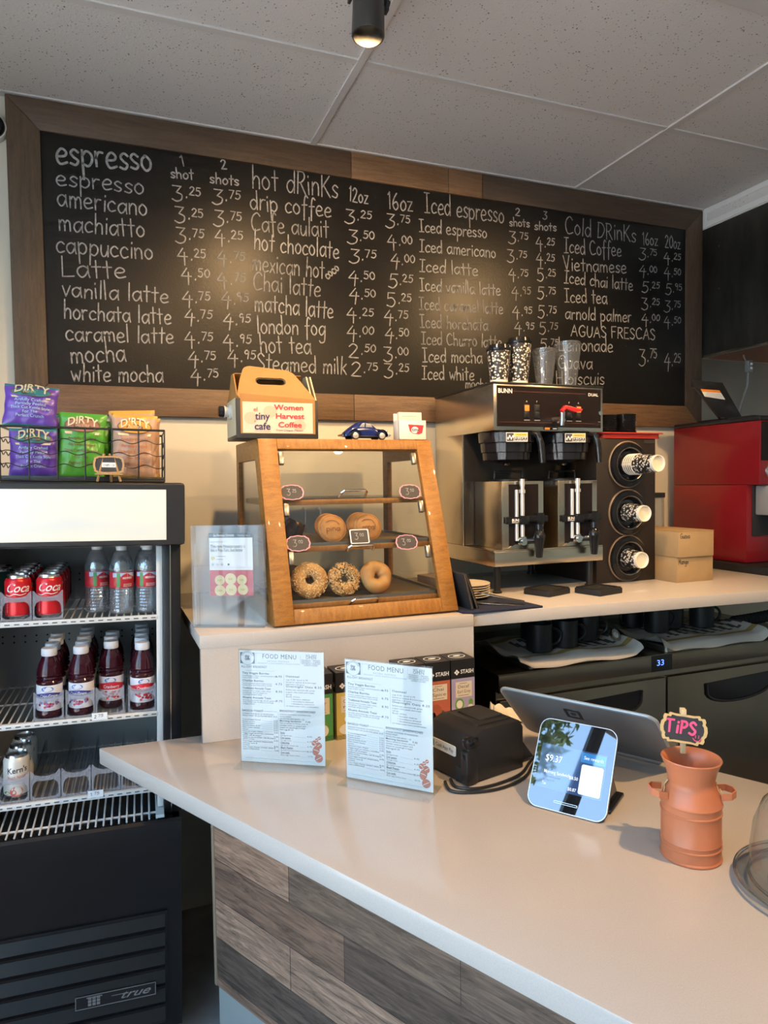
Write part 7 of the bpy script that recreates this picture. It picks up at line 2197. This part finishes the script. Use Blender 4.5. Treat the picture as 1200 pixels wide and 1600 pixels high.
# ---- tea boxes
m_teablack = mat('tea_black', (0.012, 0.012, 0.013), 0.45)
def tea_box(loc, rz, face, name1, name2, label, deco):
    t = thing('tea_box', label, 'tea box', loc, rz, 'tea boxes in front of the raised block')
    w, d, h = 0.076, 0.080, 0.182
    mb = MB().box(0, 0, 0, w, d, h, 0.0006, m=0)
    F = face_front(0, 0, 0)
    flat_rect(mb, 0.001, 0.0, w - 0.001, h * .70, F, 1, .0004)
    FS_ = face_side(0, d, 0)
    flat_rect(mb, 0.001, 0.0, d - 0.001, h * .70, FS_, 1, .0004)
    for FF, ww in ((F, w), (FS_, d)):
        text(mb, 'STASH', FF @ Matrix.Translation((0.030, h * .775, 0)), 0.016, 2, lift=.0006, bold=0.02, fit=0.041)
        for k in range(4):
            a = PI / 4 + PI / 2 * k
            cx, cy = 0.018 + 0.0045 * math.cos(PI / 2 * k), h * .80 + 0.0045 * math.sin(PI / 2 * k)
            flat(mb, [(cx + 0.0038 * math.cos(PI / 2 * q), cy + 0.0038 * math.sin(PI / 2 * q)) for q in range(4)], FF, 2, .0006)
        flat_rect(mb, 0.014, h * .40, ww - 0.010, h * .645, FF, 3, .0006)
        if name1: text(mb, name1, FF @ Matrix.Translation((0.020, h * .545, 0)), 0.013, 4, lift=.0009, fit=min(0.036, 0.0085 * len(name1)), sq=1.0)
        if name2: text(mb, name2, FF @ Matrix.Translation((0.019, h * .465, 0)), 0.013, 4, lift=.0009, fit=min(0.042, 0.0085 * len(name2)), sq=1.0)
        flat_rect(mb, 0.022, h * .425, ww - 0.020, h * .432, FF, 4, .0009)
        flat_rect(mb, 0.026, h * .615, ww - 0.026, h * .622, FF, 4, .0009)
        for cx, cy, rx, ry, mm in deco:
            flat(mb, circle(cx * ww, cy * h, rx * ww, ry * h, 20), FF, mm, .0007 + 0.0001 * mm)
    for k in range(6):
        flat(mb, [(0.001, h * (.0 + .012 * k)), (w - .001, h * (.012 + .012 * k)), (w - .001, h * (.017 + .012 * k)), (.001, h * (.005 + .012 * k))], F, 0, .0005)
    mb.ring(circle(w / 2, d / 2, 0.026, 0.020, 28), circle(w / 2, d / 2, 0.024, 0.018, 28), h, h + 0.0004, 2)
    flat(mb, circle(w / 2, d / 2, 0.012, 0.006, 16), Matrix.Translation((0, 0, h)), 2, .0004)
    part('carton', mb, [m_teablack, face, m_whiteink, mat('tea_label_cream', (0.66, 0.58, 0.44), 0.6), mat('tea_ink_brown', (0.10, 0.06, 0.04), 0.6), mat('tea_leaf_green', (0.13, 0.30, 0.05), 0.5), mat('tea_terracotta', (0.34, 0.08, 0.04), 0.6), mat('tea_white', (0.7, 0.68, 0.6), 0.5), mat('tea_yolk', (0.65, 0.36, 0.03), 0.5)], t, smooth=0)
tea_box((0.457, -0.872, CT), 0.0, mat('tea_green', (0.07, 0.30, 0.09), 0.5), 'Pepper', 'mint', 'green tea box, partly behind the menu nearer the cooler', ((.5, .22, .30, .13, 5), (.62, .16, .2, .09, 7)))
tea_box((0.540, -0.876, CT), 0.0, mat('tea_yellow', (0.55, 0.43, 0.12), 0.5), 'Chamo', 'mile', 'yellow tea box with daisies between the two menus', ((.45, .30, .16, .05, 7), (.45, .30, .06, .02, 8), (.72, .33, .14, .045, 7), (.72, .33, .05, .018, 8), (.40, .15, .30, .08, 7), (.62, .22, .15, .05, 7), (.62, .22, .05, .02, 8)))
tea_box((0.722, -0.884, CT), 0.0, mat('tea_plum', (0.25, 0.06, 0.10), 0.5), '', '', 'tea box almost hidden behind the menu by the printer', ())
tea_box((0.801, -0.884, CT), 0.0, mat('tea_rust', (0.42, 0.11, 0.06), 0.5), 'Chai', 'Spice', 'rust red chai tea box beside the lilac one', ((.40, .22, .24, .12, 6), (.62, .16, .18, .08, 4), (.30, .12, .10, .10, 6)))
tea_box((0.880, -0.884, CT), 0.0, mat('tea_lilac', (0.36, 0.32, 0.47), 0.5), 'Decaf', 'Earl Grey', 'lilac decaf earl grey tea box at the end of the row', ((.34, .29, .19, .095, 5), (.34, .29, .13, .065, 7), (.46, .15, .28, .07, 4), (.80, .20, .14, .075, 7), (.82, .30, .09, .06, 5)))
cl = solo('cream_cloth', MB().grid(lambda u, v: (0.02 + 0.135 * u + 0.03 * v, 0.085 * v * (1 - .2 * u), 0.002 + (0.070 * (1 - u) ** 1.4 * (0.6 + .4 * math.sin(9 * v + 2 * u))) * math.sin(PI * min(1, v * 1.0 + 0.02)) ** .6 + 0.006 * math.sin(26 * u + 11 * v) * (1 - u)), 30, 18), mat('cloth_cream', (0.62, 0.54, 0.40), 0.9), 'crumpled cream cloth behind the receipt printer', 'cloth', (0.955, -0.965, CT + 0.003), smooth=80)

# ---- receipt printer
PA = R_(14)
rp_ = thing('receipt_printer', 'black boxy receipt printer between a food menu and the payment screen', 'printer', (0.727, -1.267, CT), PA)
m_printer = mat('printer_black', (0.014, 0.014, 0.015), 0.45, bump=(300, 0.15))
LP2, WP2, HP2 = 0.180, 0.150, 0.118
MX = Matrix(((1, 0, 0, 0), (0, 0, -1, 0), (0, 1, 0, 0), (0, 0, 0, 1)))   # (x, z) profile, extruded along -y... towards the back
prof = [(0.0, 0.004), (LP2, 0.0), (LP2, 0.100), (LP2 - 0.012, 0.118), (0.050, 0.122), (0.020, 0.112), (0.004, 0.090)]
mb = MB().prism(prof, -WP2, 0.0, M=MX, bev=0.004)
part('casing', mb, m_printer, rp_)
mb = MB().prism([(0.030, 0.112), (0.055, 0.126), (LP2 - 0.020, 0.122), (LP2 - 0.030, 0.112)], -WP2 + 0.02, -0.020, M=MX, bev=0.002)
part('roll_cover', mb, m_black, rp_)
part('cover_slot', MB().box(0.075, 0.040, 0.1215, 0.150, WP2 - 0.030, 0.1285, 0.003), m_blackmatte, rp_)
part('front_column', MB().box(-0.004, -0.0035, 0.002, 0.030, 0.020, 0.080, 0.004), m_black, rp_)
part('release_lever', MB().box(-0.003, -0.004, 0.084, 0.034, 0.018, 0.110, 0.007), m_blackgloss, rp_)
part('indicator', MB().box(-0.0048, 0.002, 0.060, -0.0035, 0.014, 0.072, 0.001), m_blackgloss, rp_)
part('cable_recess', MB().box(-0.0012, 0.022, 0.002, 0.002, 0.040, 0.036, 0.0005), m_blackmatte, rp_)
FPS = face_side(-0.0006, 0.150, 0.0)
mb = MB().box(-0.0022, 0.045, 0.078, -0.0002, 0.145, 0.101, 0.0002) if False else MB()
FP = Matrix(((0, 0, -1, 0.0025), (-1, 0, 0, 0.140), (0, 1, 0, 0.055), (0, 0, 0, 1)))
mb.prism(rrect(0.0, 0.0, 0.098, 0.024, 0.004), 0.0, 0.002, M=FP, m=0)
mb.prism(rrect(0.006, 0.004, 0.022, 0.020, 0.003), 0.002, 0.0024, M=FP, m=1)
text(mb, 'S', FP @ Matrix.Translation((0.0105, 0.0065, 0.0024)), 0.014, 0)
text(mb, 'Cash App Pay', FP @ Matrix.Translation((0.027, 0.008, 0.002)), 0.012, 2, fit=0.064)
part('sticker', mb, [m_paper, mat('sticker_green', (0.02, 0.25, 0.12), 0.5), m_ink], rp_, smooth=0)
mb = MB(); text(mb, 'star', FP @ Matrix.Translation((0.030, -0.018, 0.0)), 0.016, 0, bold=0.01, fit=0.026)
part('maker_mark', mb, mat('mark_grey', (0.18, 0.18, 0.18), 0.4), rp_, smooth=0)
part('rear_flap', MB().prism([(LP2 - 0.002, 0.075), (LP2 + 0.050, 0.012), (LP2 + 0.052, 0.010), (LP2 - 0.002, 0.010)], -WP2 + 0.03, -0.015, M=MX, bev=0.001), m_black, rp_)
for k, (dy, lb) in enumerate(((0.0, 'black cable looping round the printer base'), (0.018, 'second black cable running beside the first from the printer'))):
    P = [(0.705 - dy, -1.225 - dy * .4, 0.915), (0.700 - dy, -1.262 - dy, 0.914), (0.735, -1.288 - dy, 0.914), (0.800, -1.285 - dy * 1.2, 0.914), (0.870, -1.262 - dy, 0.915), (0.925, -1.215 - dy * .8, 0.916), (0.975, -1.175 - dy * .7, 0.916), (1.02, -1.15 - dy * .7, 0.915)]
    Q = []
    for i in range(len(P) - 1):
        p0, p1, p2, p3 = P[max(i - 1, 0)], P[i], P[i + 1], P[min(i + 2, len(P) - 1)]
        for q in range(6):
            t_ = q / 6
            Q.append(tuple(0.5 * (2 * p1[c] + (p2[c] - p0[c]) * t_ + (2 * p0[c] - 5 * p1[c] + 4 * p2[c] - p3[c]) * t_ ** 2 + (3 * p1[c] - p0[c] - 3 * p2[c] + p3[c]) * t_ ** 3) for c in range(3)))
    solo('power_cable', MB().tube(Q, 0.0036), m_black, lb, 'cable')

# ---- register screen (its back towards us)
RA, RB = Vector((0.890, -1.132, 1.080)), Vector((1.080, -1.463, 1.080))
re = (RB - RA).normalized()
rn = Vector((-re.y, re.x, 0.0))
if rn.dot(RA - CAM_C) < 0:
    rn = -rn
tl = R_(46)
ru = (Vector((0, 0, 1)) * math.cos(tl) - rn * math.sin(tl)).normalized()
rz_ = re.cross(ru).normalized()
RMW = Matrix(((re.x, ru.x, rz_.x, 0), (re.y, ru.y, rz_.y, 0), (re.z, ru.z, rz_.z, 0), (0, 0, 0, 1)))
ro = RA - ru * 0.222
reg = bpy.data.objects.new('register_screen', None)
COL.objects.link(reg)
RW = (RB - RA).length
rbase = Vector((ro.x, ro.y, CT))
RROOT = Matrix.Translation((ro.x, ro.y, CT)) @ Matrix.Rotation(math.atan2(re.y, re.x), 4, 'Z')
reg.matrix_world = RROOT
tag(reg, 'wide grey register screen seen from behind, leaning back over the counter', 'register')
LR = RROOT.inverted() @ Matrix.Translation(ro) @ RMW
m_reg = mat('register_grey', (0.12, 0.125, 0.13), 0.38)
m_regedge = mat('register_edge', (0.30, 0.34, 0.36), 0.3, 0.3)
part('screen_shell', MB().prism(rrect(0, 0, RW, 0.222, 0.022), -0.006, 0.0025, M=LR, bev=0.002), m_reg, reg)
part('screen_glass', MB().prism(rrect(0.001, 0.001, RW - 0.001, 0.221, 0.021), -0.0085, -0.0062, M=LR), m_blackgloss, reg)
mb = MB().tube([(p[0], p[1], -0.002) for p in rrect(0, 0, RW, 0.222, 0.022)], 0.0045, M=LR, closed=True)
part('edge_band', mb, m_regedge, reg)
LM = LR @ Matrix.Translation((RW * 0.47, 0.165, 0.0026))
mb = MB().ring(rrect(-0.021, -0.021, 0.021, 0.021, 0.005), rrect(-0.013, -0.013, 0.013, 0.013, 0.002), 0.0, 0.0006, M=LM)
mb.prism(rrect(-0.006, -0.006, 0.006, 0.006, 0.001), 0.0, 0.0006, M=LM)
part('square_emblem', mb, mat('emblem_black', (0.02, 0.02, 0.022), 0.35), reg)
part('stand', MB().prism([(0.02, 0.010), (0.06, 0.0), (RW - 0.06, 0.0), (RW - 0.02, 0.010), (RW - 0.03, 0.17), (0.03, 0.17)], -0.040, -0.0087, M=LR) if False else MB().box(0.04, 0.010, 0.0, RW - 0.04, 0.16, 0.012, 0.004).box(0.12, 0.03, 0.010, RW - 0.12, 0.05, 0.075, 0.004), m_reg, reg)

# ---- customer payment screen
D1, D2 = Vector((0.800, -1.391, CT)), Vector((0.895, -1.530, CT))
de = (D2 - D1).normalized()
dn = Vector((-de.y, de.x, 0))
if dn.dot(D1 - CAM_C) < 0:
    dn = -dn
tl = R_(31)
du = (Vector((0, 0, 1)) * math.cos(tl) + dn * math.sin(tl)).normalized()
dz = de.cross(du).normalized()
DW, DH = 0.168, 0.186
DROOT = Matrix.Translation(D1) @ Matrix.Rotation(math.atan2(de.y, de.x), 4, 'Z')
ps = bpy.data.objects.new('payment_screen', None)
COL.objects.link(ps)
ps.matrix_world = DROOT
tag(ps, 'small tilted payment screen showing a sale, with a reflection of a tree', 'payment screen')
LD = DROOT.inverted() @ Matrix(((de.x, du.x, dz.x, D1.x), (de.y, du.y, dz.y, D1.y), (de.z, du.z, dz.z, D1.z + 0.003), (0, 0, 0, 1)))
part('shell', MB().prism(rrect(0, 0, DW, DH, 0.022, 8), -0.011, -0.001, M=LD, bev=0.0015), m_blackgloss, ps)
m_rim = mat('screen_rim_silver', (0.70, 0.72, 0.74), 0.25, 0.7)
part('rim', MB().tube([(p[0], p[1], -0.001) for p in rrect(0.0005, 0.0005, DW - 0.0005, DH - 0.0005, 0.022, 8)], 0.0013, M=LD, closed=True, seg=6), m_rim, ps)
m_glassblack = mat('screen_glass_black', (0.006, 0.007, 0.009), 0.015, spec=0.9, ior=1.9)
part('glass', MB().prism(rrect(0.001, 0.001, DW - 0.001, DH - 0.001, 0.0215, 8), -0.001, 0.0, M=LD), m_glassblack, ps, smooth=0)
m_ui = mat('screen_ui_navy', (0.01, 0.015, 0.03), 0.03, spec=0.9, ior=1.9, emit=(0.035, 0.10, 0.28), estr=0.7)
m_uitxt = mat('screen_ui_text', (0.3, 0.3, 0.3), 0.03, emit=(0.85, 0.9, 1.0), estr=0.9)
m_uibtn = mat('screen_ui_button', (0.02, 0.05, 0.1), 0.03, spec=0.9, ior=1.9, emit=(0.02, 0.22, 0.62), estr=0.9)
mb = MB()
flat_rect(mb, 0.012, 0.040, DW - 0.014, DH - 0.055, LD, 0, .0002)
flat_rect(mb, DW - 0.068, DH - 0.078, DW - 0.016, DH - 0.058, LD, 2, .0004)
text(mb, 'See rewards', LD @ Matrix.Translation((DW - 0.062, DH - 0.0715, 0)), 0.010, 1, lift=.0006, fit=0.041)
text(mb, '$9.37', LD @ Matrix.Translation((0.024, DH - 0.090, 0)), 0.020, 1, lift=.0005, fit=0.036)
text(mb, 'Morning Sandwich', LD @ Matrix.Translation((0.026, DH - 0.115, 0)), 0.010, 1, lift=.0005, bold=0.005, fit=0.056)
text(mb, 'Turkey with Pepperjack', LD @ Matrix.Translation((0.026, DH - 0.123, 0)), 0.005, 3, lift=.0005, fit=0.038)
text(mb, 'Add egg $1.25', LD @ Matrix.Translation((0.026, DH - 0.130, 0)), 0.005, 3, lift=.0005, fit=0.026)
text(mb, 'Tax', LD @ Matrix.Translation((0.026, DH - 0.139, 0)), 0.009, 1, lift=.0005, bold=0.005, fit=0.009)
text(mb, '$8.50', LD @ Matrix.Translation((DW - 0.086, DH - 0.117, 0)), 0.009, 1, lift=.0005, bold=0.01, fit=0.018)
text(mb, '$0.87', LD @ Matrix.Translation((DW - 0.086, DH - 0.140, 0)), 0.009, 1, lift=.0005, bold=0.01, fit=0.018)
flat(mb, rrect(DW - 0.064, 0.044, DW - 0.018, 0.104, 0.004), LD, 4, .0006)
part('display', mb, [m_ui, m_uitxt, m_uibtn, mat('screen_ui_dim', (0.1, 0.1, 0.1), 0.05, emit=(0.35, 0.45, 0.65), estr=0.5), mat('screen_ui_card', (0.4, 0.4, 0.4), 0.05, emit=(0.62, 0.74, 0.95), estr=0.75)], ps, smooth=0)
part('card_slot', MB().ring(rrect(0.058, 0.016, 0.108, 0.0205, 0.001), rrect(0.0588, 0.0168, 0.1072, 0.0197, 0.0008), 0.0, 0.0006, M=LD), m_rim, ps)
part('stand', MB().box(0.075, 0.05, 0.0, 0.165, 0.150, 0.010, 0.004).prism([(0.045, 0.008), (0.135, 0.008), (0.075, 0.095), (0.058, 0.095)], 0.085, 0.155, M=Matrix(((0, 0, 1, 0), (1, 0, 0, 0), (0, 1, 0, 0), (0, 0, 0, 1)))), m_blackgloss, ps)

# ---- tip jar
TJ = Vector((0.969, -1.676, CT))
m_tip = mat('milk_can_orange', (0.50, 0.165, 0.075), 0.34, vary=(5, 0.12))
tj = thing('tip_jar', 'terracotta orange metal milk can used as a tip jar on the counter', 'tip jar', TJ, R_(-28))
H_ = 0.182
pr = [(0.0, 0.002), (0.052, 0.0), (0.0535, 0.002), (0.0535, 0.004), (0.0515, 0.006), (0.0515, 0.022), (0.0530, 0.0235), (0.0530, 0.0255), (0.0515, 0.027), (0.0515, 0.033), (0.0525, 0.0345), (0.0515, 0.036), (0.0515, 0.084), (0.0530, 0.0855), (0.0530, 0.0875), (0.0515, 0.089), (0.0515, 0.099), (0.0535, 0.1005), (0.0535, 0.1025), (0.0515, 0.105), (0.0475, 0.120), (0.0415, 0.131), (0.0395, 0.135), (0.0400, 0.142), (0.0435, 0.160), (0.0505, 0.178), (0.0520, 0.1805), (0.0510, 0.1825), (0.0490, 0.1810), (0.0425, 0.162), (0.0385, 0.142), (0.0380, 0.135), (0.0460, 0.119), (0.0495, 0.104), (0.0495, 0.006), (0.0, 0.005)]
part('can', MB().lathe(pr, seg=56), m_tip, tj)
for s_ in (-1, 1):
    mb = MB()
    P = [(s_ * 0.046, -0.020, 0.117), (s_ * 0.062, -0.023, 0.120), (s_ * 0.073, -0.013, 0.1215), (s_ * 0.0745, 0.004, 0.1215), (s_ * 0.066, 0.018, 0.120), (s_ * 0.046, 0.022, 0.117)]
    Q = [(p[0], p[1]) for p in P]
    vs, fs = [], []
    L_ = []
    for i in range(len(P) - 1):
        for q in range(5):
            t_ = q / 5
            L_.append([P[i][c] + (P[i + 1][c] - P[i][c]) * t_ for c in range(3)])
    L_.append(P[-1])
    for p in L_:
        nx = Vector((p[0] - s_ * 0.045, p[1], 0)); nx = nx.normalized() * 0.0012 if nx.length > 0 else Vector((0, 0, 0))
        vs += [(p[0] - nx.x, p[1] - nx.y, p[2] - 0.006), (p[0] + nx.x, p[1] + nx.y, p[2] - 0.006), (p[0] + nx.x, p[1] + nx.y, p[2] + 0.006), (p[0] - nx.x, p[1] - nx.y, p[2] + 0.006)]
    for i in range(len(L_) - 1):
        for q in range(4):
            fs.append((4 * i + q, 4 * i + (q + 1) % 4, 4 * i + 4 + (q + 1) % 4, 4 * i + 4 + q))
    mb.add(vs, fs)
    hd = part('handle', mb, m_tip, tj)
    part('twine', MB().tube([(s_ * 0.048, -0.006, 0.127), (s_ * 0.053, -0.014, 0.118), (s_ * 0.050, -0.010, 0.112), (s_ * 0.046, 0.004, 0.128), (s_ * 0.042, -0.004, 0.140)], 0.0012, seg=6), mat('twine_tan', (0.55, 0.42, 0.22), 0.9), hd)
sg = bpy.data.objects.new('tips_sign', None)
COL.objects.link(sg)
SGW = Matrix.Translation((0.978, -1.648, CT + 0.224)) @ Matrix.Rotation(R_(-34), 4, 'Z') @ Matrix.Rotation(R_(-6), 4, 'X') @ Matrix.Scale(1.08, 4)
sg.matrix_world = SGW
tag(sg, 'little black chalk sign with pink TIPS lettering clipped in the orange can', 'sign')
SF = face_front(0, 0, 0) @ Matrix.Rotation(R_(-6), 4, 'Z')
def wavy(k):
    P = []
    for i in range(72):
        a = 2 * PI * i / 72
        c_, s_ = math.cos(a), math.sin(a)
        x = 0.036 * math.copysign(abs(c_) ** .45, c_); y = 0.0245 * math.copysign(abs(s_) ** .45, s_)
        f_k = 1 + .04 * math.cos(10 * a) + .025 * math.cos(16 * a)
        P.append((x * f_k * k, y * f_k * k))
    return P
part('sign_frame', MB().ring(wavy(1.0), wavy(0.86), 0.0, 0.004, M=SF), mat('sign_wood', (0.60, 0.40, 0.17), 0.6), sg)
mb = MB().prism(wavy(0.87), 0.0, 0.002, M=SF)
for ch_, x_, k in (('T', -0.029, .0135), ('i', -0.012, .004), ('P', -0.0055, .0115), ('S', 0.0085, .0115)):
    hand_text(mb, ch_, SF @ Matrix.Translation((x_, -0.008, 0)), k, 0.0122, 0.0040, 1, 0.0, 0.0024)
for x_ in (0.020, 0.025):
    ribbon(mb, [(x_, -0.008), (x_, -0.0125)], 0.0014, SF, 1, 0.0024)
ribbon(mb, smooth_line([(0.016, -0.0135), (0.020, -0.0172), (0.026, -0.0170), (0.029, -0.0125)]), 0.0016, SF, 1, 0.0024)
part('slate', mb, [m_slate, mat('chalk_pink', (0.75, 0.08, 0.20), 0.6)], sg, smooth=0)
part('clothes_peg', MB().box(-0.0045, 0.0042, -0.044, 0.0045, 0.009, 0.034, 0.001, M=Matrix.Rotation(R_(0), 4, 'Y')).box(-0.0045, -0.006, 0.022, 0.0045, -0.0015, 0.034, 0.001), mat('peg_wood', (0.58, 0.42, 0.22), 0.6), sg)

# ---- cake dome
cdm = thing('cake_dome', 'glass cake dome on a clear plate at the right edge of the counter', 'cake dome', (1.083, -1.856, CT))
m_dome = thin_glass('dome_glass', (0.90, 0.92, 0.92), 0.10, 0.0, 0.02)
m_rimglass = mat('thick_glass', (0.90, 0.95, 0.95), 0.02, trans=1.0, ior=1.5)
part('plate', MB().lathe([(0.0, 0.004), (0.10, 0.004), (0.115, 0.008), (0.138, 0.014), (0.140, 0.017), (0.136, 0.018), (0.115, 0.012), (0.10, 0.008), (0.0, 0.008)], seg=72), m_dome, cdm)
part('plate_edge', MB().tube([(0.1385 * math.cos(2 * PI * i / 72), 0.1385 * math.sin(2 * PI * i / 72), 0.0165) for i in range(72)], 0.003, closed=True, seg=10), m_rimglass, cdm)
part('foot_ring', MB().lathe([(0.085, 0.0), (0.088, 0.0), (0.088, 0.005), (0.085, 0.005)], seg=48, cap=False), m_dome, cdm)
part('dome', MB().lathe([(0.117, 0.0135), (0.116, 0.06), (0.111, 0.10), (0.098, 0.135), (0.075, 0.160), (0.045, 0.174), (0.015, 0.179), (0.0, 0.180)], seg=72, cap=False), m_dome, cdm)
part('dome_edge', MB().tube([(0.117 * math.cos(2 * PI * i / 72), 0.117 * math.sin(2 * PI * i / 72), 0.0155) for i in range(72)], 0.0028, closed=True, seg=10), m_rimglass, cdm)
part('knob', MB().lathe([(0.0, 0.178), (0.008, 0.180), (0.008, 0.188), (0.016, 0.198), (0.014, 0.210), (0.0, 0.214)], seg=28), m_rimglass, cdm)
solo('cookie', MB().lathe([(0.0, 0.0), (0.038, 0.0), (0.043, 0.005), (0.040, 0.012), (0.0, 0.016)], seg=30), mat('cookie_tan', (0.50, 0.28, 0.10), 0.8, vary=(60, 0.4), bump=(60, 0.5)), 'tan cookie on the plate under the glass dome', 'cookie', (1.04, -1.90, CT + 0.0085))
